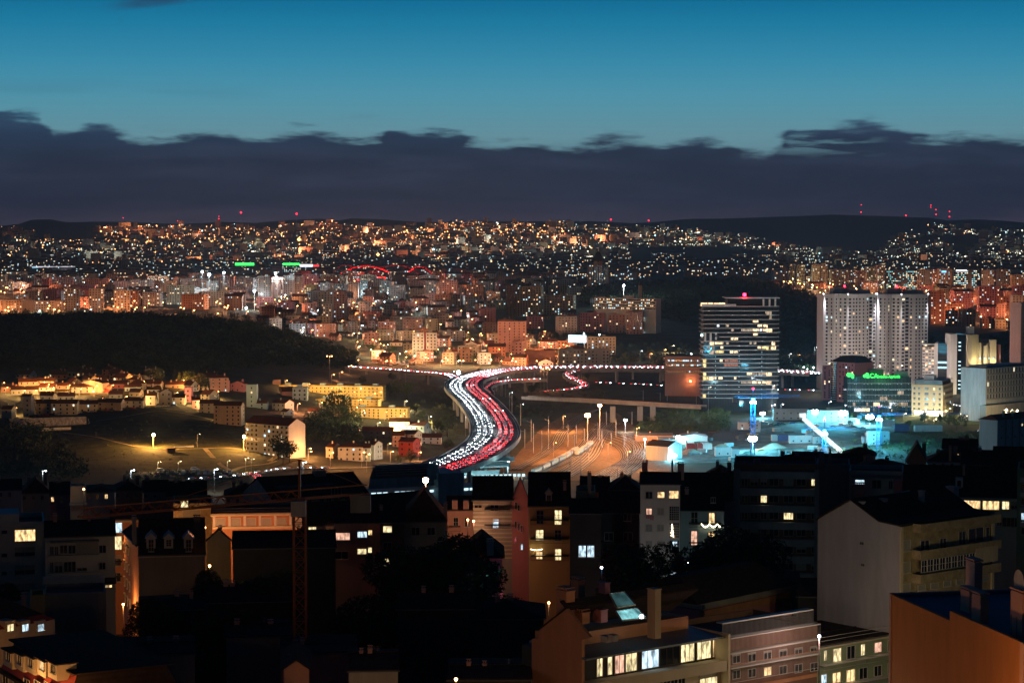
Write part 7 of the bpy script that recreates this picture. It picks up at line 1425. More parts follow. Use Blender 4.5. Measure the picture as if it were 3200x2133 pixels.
# ---- orange lit long terrace building at left
b = fgb('long terracotta terrace house lit orange, dark roof terrace behind', 338, 405, 640, 412, 1622, 'terra', 12, 'gable', 1590, group=GF, gut=True); b.add(MB().box(-.2, b.L * .62, -.3, -.02, b.we - .6, b.we - .1), 'cornice', M['cream'])
wins(b, q1, [(798, 436, 862, 505, 'cool'), (797, 532, 858, 624, 'yel'), (797, 668, 855, 738, None, dict(shut=.3)), (797, 790, 852, 850)], cols=2); balcony(b, q1, 792, 742, 862, 712); balcony(b, q1, 790, 850, 862, 815)
b = fgb('sandy stair block with pale panels beside the terracotta terrace', 536, 395, 660, 398, 1588, 'sandstone', 12, 'flat', group=GF); b.win(*q1(1280, 282), *q1(1328, 330), 'yel', v=-.0); wins(b, q1, [(1290, 345, 1415, 395, None, dict(shut=1.))], cols=1); b.add(MB().box(-.3, b.L + .3, -.4, -.03, b.we - .3, b.we + .1), 'cornice', M['cream'])
b = fgb('terracotta block with white columns and long top balcony', 657, 385, 925, 392, 1604, 'terra', 12, 'gable', 1582, group=GF)
b.add(MB().box(-.3, b.L + .3, -.5, -.02, b.we - .45, b.we), 'cornice', M['cream'])
for i in range(6): x = 1505 + i * 108; b.add(MB().box(*b.rect(*q1(x, 400), *q1(x + 18, 470))[:2], -.3, -.01, b.rect(*q1(x, 400), *q1(x + 18, 470))[2], b.we - .46), 'column', M['white']); wins(b, q1, [(x + 24, 404, x + 86, 462, None, dict(shut=.95))], cols=1)
u_ = b.rect(*q1(1500, 462), *q1(2100, 478)); b.add(MB().box(u_[0], b.L, -.7, -.02, u_[2], u_[3]), 'ledge', M['cream']); b.add(MB().bar((0, -.4, b.we + .9), (b.L, -.4, b.we + .9), .04, 4).bar((0, -.4, b.we + .45), (b.L, -.4, b.we + .45), .03, 4), 'roof_railing', M['rail'])
# tan gable in front of them
b = fgb('tan gable wall lit orange before the black courtyard', 640, 352, 716, 345, 1690, 'tan', 1.2, 'side', 1655, group=GF, rt='darktile'); chimney(b, 683, 1650, 10, 1); fgb('gabled house coloured black as unlit, right of the tan gable wall', 722, 350, 1045, 352, 1712, 'dark', 12, 'gable', 1660, group=GF)  # dark house colour stands in for the missing light
# ---- mansard house with three dormers
b = fgb('dark mansard house with three white dormer windows', 428, 365, 634, 365, 1732, 'grey', 14, 'gable', 1622, group=GF); 
b.add(MB().box(-.3, b.L + .2, -.3, -.02, b.we - .5, b.we - .1), 'cornice', M['white']); chimney(b, 412, 1618, 14, 3, col='grey'); chimney(b, 604, 1618, 22, 6, col='dark')
for x in (1035, 1160, 1300):
    a = b.rect(*q1(x, 548), *q1(x + 64, 600), -.2); w0, w1 = a[2] - .4, a[3]; m = MB(); m.box(a[0], a[1], -.2, 3.4, w0, w1); m.prism([(a[0] - .25, -.35, w1), (a[1] + .25, -.35, w1), ((a[0] + a[1]) / 2, -.35, w1 + 1.0)], [(a[0] - .25, 4, w1), (a[1] + .25, 4, w1), ((a[0] + a[1]) / 2, 4, w1 + 1.0)]); d_ = b.add(m, 'dormer', M['white']); b.win(*q1(x + 16, 556), *q1(x + 50, 600 if x == 1160 else 636), v=-.22, cols=2, rows=3)
m = MB(); m.prism([(-.02, 0, 0), (-.02, 13.9, 0), (-.02, 13.9, b.we), (-.02, 7, b.wr), (-.02, 0, b.we)], [(-.14, 0, 0), (-.14, 13.9, 0), (-.14, 13.9, b.we), (-.14, 7, b.wr), (-.14, 0, b.we)]); b.add(m, 'side_wall', M['terra'])
b2 = fgb('terracotta side house with hooded windows on its lit flank', 380, 385, 425, 367, 1650, 'terra', 3, 'gable', 1628, group=GF)
for i in range(4):
    for j in range(3): b2.window(.8 + j * 3.2, 1.7 + j * 3.2, b2.we - 3.6 - 3 * i, b2.we - 2.2 - 3 * i, None, 'f', 0, cols=1); b2.add(MB().box(.7 + j * 3.2, 1.8 + j * 3.2, -.35, -.01, b2.we - 2.1 - 3 * i, b2.we - 1.9 - 3 * i), 'window_hood', M['cream'])
glow(385, 1890, 371, (1, .42, .12), 1500); glow(352, 1690, 385, (1, .42, .12), 500); glow(480, 1650, 388, (1, .42, .12), 1200); glow(640, 1650, 380, (1, .42, .12), 1200); glow(780, 1670, 374, (1, .34, .14), 5200); glow(880, 1670, 380, (1, .36, .12), 300); glow(655, 1770, 340, (1, .6, .2), 350)
# ---- white blocks at the left
b = fgb('white apartment block at the left edge with one warmly lit top window', -30, 352, 132, 350, 1650, 'white', 12, 'flat', group=GF)
wins(b, q1, [(105, 487, 248, 566, 'warm'), (105, 610, 245, 672, None, dict(shut=.6)), (105, 738, 245, 802, None, dict(shut=.5)), (105, 866, 245, 924, None, dict(shut=.8))], cols=2); wins(b, q1, [(12, 490, 50, 514), (12, 655, 50, 678), (12, 782, 50, 806)], cols=1, sill=False); b.add(MB().box(-.2, b.L * .5, .3, 8, b.we + .1, b.we + 2.2), 'roof_storey', M['white'])
b = fgb('long white apartment block with glazed balconies and dark roof at the left', 132, 345, 352, 345, 1676, 'white', 13, 'gable', 1628, group=GF)
wins(b, q1, [(355, 605, 378, 662), (388, 605, 410, 662), (425, 596, 474, 652), (485, 596, 532, 652), (545, 578, 694, 655, None, dict(shut=1., cols=1)), (702, 596, 748, 648), (355, 714, 375, 786), (388, 712, 440, 786, None, dict(shut=.4)), (453, 712, 534, 782, None, dict(cols=3)), (545, 755, 614, 776), (702, 718, 744, 764), (612, 842, 690, 894, 'yel', dict(cols=4)), (745, 876, 790, 892, 'warm')], cols=2)
chimney(b, 166, 1612, 12, 6); chimney(b, 274, 1604, 9, 6); b.add(MB().box(*b.rect(*q1(355, 562), *q1(700, 574))[:2], -1.2, -.02, b.rect(*q1(355, 562), *q1(700, 574))[2], b.rect(*q1(355, 562), *q1(700, 574))[3]), 'awning', M['zinc'])
for y in (665, 788): a = b.rect(*q1(345, y), *q1(700, y + 6)); b.add(MB().box(a[0], a[1], -.9, -.02, a[2], a[3]), 'balcony_slab', M['white'])
b.add(MB().box(b.L * .42, b.L, -5, -.03, b.rect(*q1(480, 830), *q1(700, 845))[3] - .3, b.rect(*q1(480, 830), *q1(700, 845))[3]), 'lean_to_roof', M['darktile'])
b = fgb('low courtyard wall and flat grey roof below the white block', 128, 322, 322, 330, 1873, 'concrete', 9, 'flat', group=GF, name='outbuilding', rcol='zinc'); b.add(MB().box(-.3, b.L, 8.8, 9.4, b.we, b.we + 2.0), 'parapet_wall', M['white'])
b = fgb('small yellow wall house between dark roofs at the left', 84, 318, 130, 318, 1878, 'yellow', 5, 'flat', group=GF, name='outbuilding'); chimney(b, 66, 1862, 16, -1)
# ---- red mansard houses at the lower left
b = fgb('red mansard storey with three lit dormer windows at the left edge', -60, 290, 160, 300, 1978, 'cream', 14, 'mansard', 1932, group=GF, rt='red')
for x, l in ((50, 'yel'), (155, 'cool'), (265, 'cool')): a = b.rect(*q1(x - 8, 1150), *q1(x + 55, 1208), -.1); b.add(MB().box(a[0] - .1, a[1] + .1, -.1, 2, a[2] - .2, a[3] + .35), 'dormer', M['cream']); b.win(*q1(x, 1156), *q1(x + 44, 1204), l, v=-.12, cols=2)
b = fgb('orange lit mansard house with five dormers at the bottom left corner', -12, 268, 196, 246, 2078, 'cream', 14, 'mansard', 2024, group=GF, rt='red', cap=.4)
for i in range(5):
    x = 32 + i * 79; y = 1322 + i * 21; a = b.rect(*q1(x, y), *q1(x + 62, y + 112), .0); b.add(MB().box(a[0], a[1], -.15, 2.2, a[2], a[3]), 'dormer', M['cream']); b.add(MB().box(a[0] - .25, a[1] + .25, -.45, 2.4, a[3] + .002, a[3] + .14), 'dormer_roof', M['darktile']); b.win(*q1(x + 14, y + 22), *q1(x + 44, y + 78), 'warm' if i == 3 else None, v=-.17, cols=2)
b.add(MB().box(-.3, b.L + .3, -.6, .3, b.we - .3, b.we + .05), 'cornice', M['darktile'])
for i in range(5): x = 20 + i * 75; wins(b, q1, [(x, 1505 + i * 12, x + 40, 1575 + i * 12)])
b.add(MB().box(.3, b.L - .3, .9, 13.2, b.wr + .012, b.wr + .2), 'roof_overhang', M['darktile'])
glow(50, 2175, 252, (1, .45, .13), 2200); glow(125, 2175, 243, (1, .45, .13), 2000); glow(60, 2000, 283, (1, .42, .12), 500); glow(-10, 2010, 278, (1, .42, .12), 350)
b = fgb('black hipped roof beside the bottom left mansard house', 236, 286, 410, 288, 2034, 'dark', 9, 'hip', 1992, group=GF)
# ---- dark houses in the middle with scattered lit windows
b = fgb('dark house with tall gable roof and one cream window right of the crane', 955, 395, 1060, 398, 1640, 'grey', 12, 'gable', 1570, group=GF); wins(b, q2, [(372, 466, 424, 500, 'yel')], cols=2)
b = fgb('dark flat house with television-lit balcony and small bright windows', 1040, 375, 1185, 380, 1632, 'grey', 12, 'gable', 1568, group=GF)
wins(b, q2, [(560, 507, 662, 560, 'pinkr', dict(cols=3)), (718, 498, 783, 538, 'cool', dict(cols=3)), (794, 488, 820, 520, 'warm', dict(cols=1)), (718, 620, 779, 656, 'yel'), (793, 610, 818, 645, 'yel', dict(cols=1)), (560, 640, 650, 690)]); balcony(b, q2, 555, 592, 668, 562, 'solid', col='grey'); chimney(b, 1094, 1552, 12, 6, base=1600); wins(b, q2, [(322, 572, 352, 630, 'cool')], cols=1)
b = fgb('dark brown house with yellow window beside the grey gable house', 1185, 370, 1262, 372, 1630, 'brown', 12, 'gable', 1565, group=GF); wins(b, q2, [(900, 459, 959, 502, 'yel', dict(cols=1)), (903, 690, 942, 742, 'yel'), (900, 575, 958, 620)]); chimney(b, 1186, 1585, 10, 3)
b = fgb('grey stucco house with two deep set windows under a wide reddish roof', 1258, 372, 1390, 376, 1628, 'concrete', 13, 'hip', 1520, group=GF, rt='tile'); wins(b, q2, [(1102, 470, 1156, 522), (1212, 470, 1264, 520)], cols=2); chimney(b, 1388, 1576, 10, 2)
b = fgb('wide dark red roof house in front of the station', 1130, 415, 1380, 425, 1600, 'terra', 14, 'gable', 1540, group=GF, rt='tile')
b = fgb('pink lit house with french windows and wall lamp below the red gable', 1397, 395, 1496, 395, 1592, 'pink', 12, 'gable', 1552, group=GF, rt='tile')
wins(b, q2, [(1388, 306, 1418, 345, 'yel'), (1470, 280, 1502, 340), (1398, 400, 1428, 462), (1478, 400, 1510, 462), (1556, 420, 1596, 455)], cols=2, rows=2); balcony(b, q2, 1365, 495, 1445, 460); 
for x in (1385, 1465): a = b.rect(*q2(x, 278), *q2(x + 40, 345), -.1); b.add(MB().box(a[0], a[1], -.1, 1.5, a[2], a[3]), 'dormer', M['pink'])
b = fgb('banded stone house with recessed balconies below the red gable roof', 1478, 392, 1602, 394, 1560, 'concrete', 12, 'gable', 1490, group=GF, rt='tile')
wins(b, q2, [(1545, 310, 1596, 340), (1658, 305, 1712, 350, None, dict(cols=2)), (1676, 412, 1714, 470, 'cool')], cols=2); balcony(b, q2, 1615, 365, 1795, 340); balcony(b, q2, 1615, 475, 1795, 450)
for i in range(14): b.add(MB().box(-.04, b.L + .04, -.06, -.01, b.we - 1 - i * .75, b.we - .75 - i * .75), 'stone_band', M['cream'])
l_ = glow(1480, 1630, 388, (1, .45, .28), 600, lab='street lamp glowing on the pink house wall'); glow(1462, 1626, 388.5, (1, .46, .18), 300, lab='small second lamp left of the glowing one on the pink house wall'); glow(1560, 1760, 380, (1, .45, .3), 260)
s_ = at(1330, 1500, 560); z0 = 60; r_ = root('street_lamp', 'large orange star-bright lamp rising behind the front roofs before the station', 'street lamp', (s_.x, s_.y, z0)); MB().bar((0, 0, 0), (0, 0, s_.z - z0), .12, 6).ob('pole', M['steel'], r_); MB().ball((0, 0, s_.z - z0), .85).ob('lamp_head', E['sodh'], r_); ob('lamp_light', lightdata((1, .42, .16), 6000, .4), r_, (0, -1.5, s_.z - z0 - .4))
# little house with cyan yard
b = fgb('low house with dark pyramid roof and cyan lit yard behind the trees', 1440, 352, 1570, 360, 1742, 'teal', 13, 'hip', 1658, group=GF, rt='darktile'); chimney(b, 1521, 1692, 22, -1, col='teal', base=1735); b.win(*q2(1580, 735), *q2(1612, 818), 'cool', cols=1)
glow(1512, 1790, 344, (.25, .8, 1), 500, lab='cyan lamp in the yard of the low house'); glow(1880, 1775, 345, (.1, .4, 1), 60, lab='small blue lamp in the black yard at the centre')
# ---- yellow dark facade with balconies
b = fgb('dark ochre house with three floors of lit balcony doors', 1653, 385, 1782, 388, 1578, 'yellow', 14, 'gable', 1478, group=GF); L = b.L
wins(b, q3, [(175, 350, 222, 440), (303, 347, 350, 447, 'yel'), (170, 486, 221, 556, 'yel'), (304, 488, 346, 560), (305, 622, 347, 698, 'yel'), (172, 640, 214, 690, 'warm')], cols=2, rows=3)
for y in (448, 580, 702): balcony(b, q3, 130, y, 400, y - 32)
a = b.rect(*q3(238, 230), *q3(282, 290), 1.0); m = MB(); m.box(a[0], a[1], .8, 4, a[2] - 1, a[3]); m.prism([(a[0] - .2, .7, a[3]), (a[1] + .2, .7, a[3]), ((a[0] + a[1]) / 2, .7, a[3] + .8)], [(a[0] - .2, 4.5, a[3]), (a[1] + .2, 4.5, a[3]), ((a[0] + a[1]) / 2, 4.5, a[3] + .8)]); b.add(m, 'dormer', M['cream']); b.win(*q3(248, 240), *q3(274, 285), v=.78)
o_ = MB(); [o_.ball((b.f(*q3(135 + k * 8.5, 622 + 9 * math.sin(k / 9 * 3.14)), v=-1.1)[0], -1.12, b.f(*q3(135 + k * 8.5, 622 + 7 * math.sin(k / 9 * 3.14)), v=-1.1)[1]), .07) for k in range(10)]; b.add(o_, 'fairy_lights', E['lyellow'], 'stuff')
g = fgb('rose gable wall with small windows beside the dark ochre house', 1600, 392, 1652, 385, 1560, 'rose', 1.2, 'side', 1492, group=GF); wins(g, q3, [(22, 290, 34, 340), (42, 310, 54, 350), (20, 425, 32, 475), (42, 440, 54, 490), (62, 455, 74, 500), (18, 540, 30, 580)], cols=1, sill=False)
wins(g, q3, [(64, 585, 76, 625, 'cool')], cols=1, sill=False); glow(1608, 1890, 352, (1, .13, .20), 1000, lab='reddish lamp in the gap before the rose gable'); glow(1715, 1885, 362, (1, .6, .25), 400)
chimney(b, 1836, 1478, 12, 6); chimney(b, 1760, 1508, 10, 3)
b = fgb('pale box-shaped roof flat with blue-lit window', 1800, 392, 1862, 392, 1548, 'cream', 9, 'flat', group=GF); wins(b, q3, [(512, 270, 560, 315, 'cool')], cols=2); b.add(MB().box(-.2, b.L + .2, -1.2, -.02, b.f(1830, 1604)[1], b.f(1830, 1597)[1]), 'balcony', M['white']); glow(1850, 1585, 385, (1, .8, .6), 60)
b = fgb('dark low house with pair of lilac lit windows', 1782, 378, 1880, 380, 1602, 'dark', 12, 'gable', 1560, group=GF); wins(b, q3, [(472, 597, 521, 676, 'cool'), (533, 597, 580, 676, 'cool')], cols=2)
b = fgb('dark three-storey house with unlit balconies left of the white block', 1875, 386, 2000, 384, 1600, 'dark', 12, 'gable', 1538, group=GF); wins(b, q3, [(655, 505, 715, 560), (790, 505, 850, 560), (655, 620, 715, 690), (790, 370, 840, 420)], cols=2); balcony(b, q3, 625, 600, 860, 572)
# ---- narrow white block with round-the-clock lit windows
b = fgb('narrow white five-storey block with glass-block stair strip', 2003, 378, 2128, 380, 1510, 'white', 12, 'gable', 1478, group=GF)
wins(b, q3, [(946, 217, 992, 262), (1030, 218, 1077, 258, 'warm'), (1112, 210, 1178, 262, 'warm'), (950, 335, 988, 376, 'pinkr'), (1028, 334, 1073, 376, None, dict(shut=1)), (946, 448, 990, 492, None, dict(shut=1)), (1028, 450, 1073, 492, None, dict(shut=1)), (946, 564, 990, 605, None, dict(shut=1)), (1028, 566, 1073, 607, None, dict(shut=1)), (1028, 680, 1070, 720)], cols=2)
for y0, y1, l in ((320, 416, None), (436, 540, None), (560, 650, None), (668, 760, None)): wins(b, q3, [(1114, y0, 1180, y1, l, dict(cols=5, rows=6, sill=False))])
wins(b, q3, [(1136, 568, 1166, 598, 'cool', dict(cols=2))], v=-.08); b.add(MB().box(*b.rect(*q3(1100, 785), *q3(1158, 820))[:2], -1.5, -.02, b.rect(*q3(1100, 785), *q3(1158, 820))[2], b.rect(*q3(1100, 785), *q3(1158, 820))[3]), 'lit_porch', E['cool'])
o_ = MB(); [o_.ball((b.f(*q3(1132 + RNG.uniform(-12, 14) * (k / 22), 448 + 4 * k))[0], -.15, b.f(*q3(1132, 448 + 4 * k))[1]), .06) for k in range(22)]; b.add(o_, 'fairy_lights', E['lyellow'], 'stuff')
for x, y, w_ in ((2006, 1446, 18), (2118, 1450, 20), (2098, 1440, 6)): chimney(b, x, y, w_, 6, base=1500)
m = MB(); a = b.rect(*q3(948, 380), *q3(1008, 425)); [m.box(a[0] + k * .35, a[0] + k * .35 + .28, -.5, -.46, a[3] - RNG.uniform(.5, 1.1), a[3] - .1) for k in range(int((a[1] - a[0]) / .35))]; m.bar((a[0], -.48, a[3] - .08), (a[1], -.48, a[3] - .08), .02, 3); b.add(m, 'washing_line', M['rose'])
# ---- pale blue house with balconies and lights
b = fgb('pale blue house with two lit balconies strung with fairy lights', 2130, 384, 2266, 384, 1592, 'teal', 13, 'gable', 1535, group=GF)
wins(b, q3, [(1268, 360, 1312, 448), (1394, 366, 1432, 446, 'warm'), (1268, 494, 1308, 592, 'pinkr'), (1392, 497, 1430, 545, 'warm')], cols=2, rows=2); balcony(b, q3, 1250, 468, 1480, 440, dep=1.0); balcony(b, q3, 1250, 600, 1480, 575, dep=1.0)
o_ = MB(); [o_.ball((b.f(*q3(1340 + k * 5.5, 452 + 14 * abs(math.sin(k / 3.2))), v=-1.02)[0], -1.05, b.f(*q3(1340 + k * 5.5, 444 + 22 * abs(math.sin(k / 3.2))), v=-1.02)[1]), .07) for k in range(25)]; b.add(o_, 'fairy_lights', E['lyellow'], 'stuff')
glow(2150, 1760, 366, (.75, .95, 1), 450, lab='white yard lamp below the pale blue house'); glow(2205, 1790, 360, (.75, 1, .75), 350, lab='white yard lamp below the round tree'); chimney(b, 2140, 1530, 12, 5); b.win(*q3(1408, 258), *q3(1438, 292), v=.2)
b = fgb('tall house with long dark roof slope behind the pale blue house', 2128, 412, 2296, 412, 1560, 'grey', 14, 'gable', 1480, group=GF)
# ---- banded apartment block
b = fgb('large apartment block with blue-grey bands and rose panels, few windows lit', 2296, 405, 2558, 412, 1462, 'brown', 14, 'flat', group=GF); L = b.L
for i in range(8):
    y = 1470 + i * 52.5; a = b.rect(2312, y, 2550, y + 22); b.add(MB().box(a[0], a[1], -1.0, -.02, a[2], a[3]), 'balcony_band', M['pale'])
    for j, (x0, x1) in enumerate(((2318, 2336), (2345, 2368), (2378, 2396), (2404, 2432), (2450, 2478), (2490, 2518), (2536, 2550))):
        lit = {(0, 6): 'yel', (1, 2): 'yel', (1, 6): None, (2, 4): 'yel', (0, 3): None}.get((i, j)); b.win(x0, y + 25, x1, y + 46, lit, cols=2, sill=False, shut=0 if lit else RNG.choice([0, 0, .5, 1]))
b.add(MB().box(0, L * .08, -1.3, -.02, 0, b.we), 'pier', M['grey']); b.add(MB().box(L * .97, L * 1.02, -1.3, -.02, 0, b.we), 'pier', M['grey'])
for x, y, w_ in ((2355, 1442, 20), (2560, 1412, 16), (2590, 1405, 8), (2808, 1415, 8), (3090, 1424, 12)): chimney(b, x, y, w_, 6, base=1470) if x < 2600 else None
# white balcony flat & wall behind
b = fgb('white roof flat with cyan lit window between two chimneys', 2658, 418, 2830, 420, 1484, 'white', 11, 'flat', group=GF); wins(b, q4, [(618, 132, 680, 160, 'cool', dict(cols=3)), (738, 134, 800, 192), (855, 140, 880, 195)], cols=2); a = b.rect(*q4(590, 100), *q4(940, 112)); b.add(MB().box(a[0], a[1], -1.2, -.02, a[2], a[3]), 'awning', M['zinc'])
chimney(b, 2662, 1516, 40, -4, base=1570, col='rose'); chimney(b, 2793, 1504, 32, -4, base=1540, col='rose'); chimney(b, 2508, 1464, 10, 3)
b = fgb('slab between grey pillars left of the white roof flat', 2556, 425, 2660, 425, 1464, 'grey', 12, 'flat', group=GF); b.add(MB().box(b.L * .72, b.L, -.6, -.02, 0, b.we), 'pier', M['grey'])
# long dark roof at right with lit living room
b = fgb('white house with long black roof and warmly lit living room at the right', 2828, 400, 3192, 405, 1545, 'white', 15, 'gable', 1458, group=GF, wf=1); b.add(MB().box(0, b.L, -.6, -.02, b.we - .7, b.we - .2), 'cornice', M['white'])
wins(b, q4, [(1386, 266, 1500, 334, 'warm', dict(cols=3)), (1520, 266, 1634, 340, 'warm', dict(cols=3)), (1656, 272, 1704, 338, 'yel', dict(cols=2)), (1660, 398, 1770, 460, None, dict(cols=4)), (1620, 400, 1650, 455), (1720, 272, 1770, 338, None, dict(shut=.6))])
m = MB(); a = b.rect(*q4(1325, 122), *q4(1378, 190), 2); m.box(a[0], a[1], 2, 5, a[2] - 1, a[3]); b.add(m, 'dormer', M['white']); b.win(*q4(1338, 138), *q4(1364, 186), v=1.98, cols=1); chimney(b, 3008, 1458, 8, 5, base=1492); chimney(b, 2965, 1400, 8, 6, base=1440)
b = fgb('green and white balconied house at the right edge', 3186, 388, 3260, 388, 1478, 'green', 12, 'flat', group=GF)
for i in range(4): a = b.rect(3188, 1490 + 46 * i, 3250, 1504 + 46 * i); b.add(MB().box(a[0], a[1], -.9, -.02, a[2], a[3]), 'balcony', M['white']); b.win(3192, 1510 + 46 * i, 3215, 1530 + 46 * i, 'cool' if i == 2 else None)
# ---- big gable house at right
b = fgb('large pale gable house with sandstone balcony front at the right', 2818, 292, 3112, 304.8, 1645, 'sandstone', 14.7, 'flat', group=GF, par=.0); L = b.L
b.r.name = 'gable_apartment_building'
# the gable flank towards the left
pa_, Ya_, pb_, Yb_ = 2561, 303.4, 2817.6, 292
g = Bd('gable_flank', 'x', 'x', pa_, Ya_, pb_, Yb_, 70); we0, we1 = g.f(2561, 1622)[1], g.f(2816, 1645)[1]; wpk = g.f(2659, 1562)[1]; up = g.f(2659, 1562)[0]; uk = g.f(2748, 1640)[0]
prof = [(0, -1), (g.L, -1), (g.L, we1), (uk, we1 + .25), (up, wpk), (0, we0)]; m = MB(); m.prism([(u_, 0, w_) for u_, w_ in prof], [(u_, .5, w_) for u_, w_ in prof]); fl = g.add(m, 'gable_wall', M['pale'])
for x0, y0, x1, y1 in ((652, 570, 678, 588), (660, 722, 683, 740)): g.win(*q4(x0, y0), *q4(x1, y1), cols=2, sill=False, t=.03)
far_ = 20.3
m = MB()
def rfp(u_, w_, v): return (u_, v, w_)
for (ua, wa), (ub_, wb) in (((-.3, we0 - .2), (up, wpk + .05)), ((up, wpk + .05), (uk, we1 + .3)), ((uk, we1 + .3), (g.L + .1, we1 + .05))):
    m.prism([(ua, -.25, wa), (ub_, -.25, wb), (ub_, far_, wb), (ua, far_, wa)], [(ua, -.25, wa + .2), (ub_, -.25, wb + .2), (ub_, far_, wb + .2), (ua, far_, wa + .2)])
g.add(m, 'roof', M['darktile'])
for x, y, w_, v, bs in ((2680, 1568, 14, .6, 1590), (2742, 1558, 20, 5, 1610), (2870, 1534, 12, 12, 1620), (2956, 1520, 26, 22, 1560)): chimney(g, x, y, w_, v, base=bs, col='pale', pots=False)
m = MB(); a = [g.f(*q4(x, y), v=v) for x, y, v in ((820, 250, 8), (1060, 210, 20), (1125, 280, 20), (905, 330, 8))]; m.prism([(a[0][0], 9, a[0][1]), (a[1][0], 18, a[1][1]), (a[2][0], 18, a[2][1]), (a[3][0], 9, a[3][1])], [(a[0][0], 9, a[0][1] + .3), (a[1][0], 18, a[1][1] + .3), (a[2][0], 18, a[2][1] + .3), (a[3][0], 9, a[3][1] + .3)]); g.add(m, 'roof_hatch', M['grey'])
for c in list(g.r.children):
    mw = g.r.matrix_basis.copy(); c.parent = b.r; c.matrix_parent_inverse = b.r.matrix_basis.inverted() @ mw
bpy.data.objects.remove(g.r)
# its balconied front
for (x0, y0, x1, y1, dep, nm) in ((1030, 500, 1600, 440, 1.4, 'upper_fascia'), (1030, 690, 1600, 585, 1.5, 'balcony_front'), (1030, 860, 1600, 750, 1.5, 'balcony_front')):
    u0 = b.f(*q4(x0 + 50, y0), v=-dep)[0]; w0 = b.f(*q4(1085, y0), v=-dep)[1]; w1 = b.f(*q4(1085, y0 - (52 if nm == 'upper_fascia' else 55)), v=-dep)[1]
    mm = MB(); mm.box(u0, L, -dep, -dep + .12, w0, w1); mm.box(u0, u0 + .12, -dep + .121, -.02, w0, w1); mm.box(u0, L, -dep, -.02, w0 - .16, w0 - .002); b.add(mm, nm, M['sandstone'])
u0 = b.f(*q4(1085, 760), v=-1.5)[0]; w0, w1 = b.f(*q4(1085, 795), v=-1.5)[1], b.f(*q4(1085, 700), v=-1.5)[1]
for i in range(9): ua = u0 + i * 1.28; b.window(ua + .08, ua + 1.2, w0 + .15, w1 - .1, None, 'f', -1.4, cols=2, rows=2, sill=False, fr='frame', glass='glass')
for i in range(8): ua = u0 + 9 * 1.28 + i * 1.0; (ua + .96 < L) and b.add(MB().box(ua, ua + .94, -1.52, -1.46, w0 + .15, w1 + .5), 'shutter_panel', M['cream'])
for i, (x0, x1, y0, y1) in enumerate(((1078, 1138, 565, 630), (1215, 1258, 550, 615), (1348, 1396, 500, 590), (1418, 1520, 480, 575), (1540, 1588, 470, 545))): b.win(*q4(x0, y0), *q4(x1, y1), None, v=-.01, cols=2, sill=False)
for i in range(5): z = b.we - 3.3 - i * 3.0; b.window(.5, 2.2, z, z + 1.4, None, cols=1, shut=1.)
for i in range(6): x = 1060 + i * 90; b.win(*q4(x, 880 - i * 14), *q4(x + 50, 912 - i * 14), None, cols=1, shut=1)
for x in (0, L - .5): b.add(MB().box(x, x + .5, -.3, -.01, 0, b.we), 'pilaster', M['cream'])
glow(3060, 1960, 268, (1, .78, .35), 2600, lab='yellow street lamp below the sandstone front'); glow(2960, 1990, 262, (1, .78, .35), 1800, lab='yellow street lamp left of the other one below the sandstone front'); glow(2560, 1990, 275, (1, .66, .60), 1500, lab='pale rose lamp in the lane below the big gable wall')
# ---- ochre wall and blue roof terrace, bottom right
b = Bd('apartment_building', 'plain ochre flank wall with blue roof terrace at the bottom right corner', 'building', 2796, 232, 3204, 200, 60, GF); w0 = b.f(2800, 1862)[1]; L = b.L; us = b.f(2968, 1890)[0]; w2 = b.f(2970, 1908)[1]
MB().box(0, us, 0, .4, 0, w0).box(us + .001, L, 0, .4, 0, w2).ob('ochre_wall', M['orange'], b.r); MB().box(-.5, -.01, -.1, 20, 0, w0 + .1).ob('corner_strip', M['pink'], b.r); MB().box(L, L + .8, -.1, 3, 0, w2).ob('corner_strip', M['pink'], b.r); MB().box(0, L, .41, 16, 0, w2 - 1.2).ob('roof', M['blue'], b.r)
MB().box(0, L + 4, 15.4, 16, w2 - 1.2, w0 - .1).ob('parapet', M['blue'], b.r); MB().box(0, .4, .42, 15.4, w2 - 1.2, w0 + .05).ob('parapet', M['blue'], b.r)
for i in range(5): U = L * (.3 + .17 * i); MB().box(U, U + .9, 13.5, 14.3, w2 - 1.2, w0 + 1.2).ob('pergola_post', M['blue'], b.r)
MB().box(L * .3, L + 3, 13.4, 14.4, w0 + 1.2, w0 + 1.8).ob('pergola_beam', M['blue'], b.r)
for x0, x1, yt, v in ((1362, 1424, 922, 4), (1440, 1502, 955, 3), (1716, 1800, 940, 2.5), (1398, 1462, 718, 9)): u0 = b.f(*q4(x0, yt), v=v)[0]; u1, w1 = b.f(*q4(x1, yt), v=v); c_ = MB().box(u0, u1, v, v + .9, w2 - 1.25, w1); c_.box(u0 - .08, u1 + .08, v - .08, v + .98, w1 + .15, w1 + .3); c_.ob('chimney', M['pink'], b.r)
u0, w1 = b.f(*q4(1780, 850), v=3); n = 16; m = MB(); R_ = 1.15; m.prism([(u0 + R_ * math.cos(6.283 * i / n), 3 - .1, w1 + R_ * math.sin(6.283 * i / n)) for i in range(n)], [(u0 + .4 * R_ * math.cos(6.283 * i / n), 3.35, w1 + .4 * R_ * math.sin(6.283 * i / n)) for i in range(n)]); m.bar((u0, 3.4, w1), (u0, 3.6, w2 - 1.2), .06, 5); m.ob('satellite_dish', M['pale'], b.r)
for k in range(2): U = b.f(*q4(1720 + 40 * k, 1080), v=2.2)[0]; MB().bar((U, 2.2, w2 - 1.2), (U, 2.2, w2 + 1.3), .03, 4).ob('ladder_rail', M['rail'], b.r)
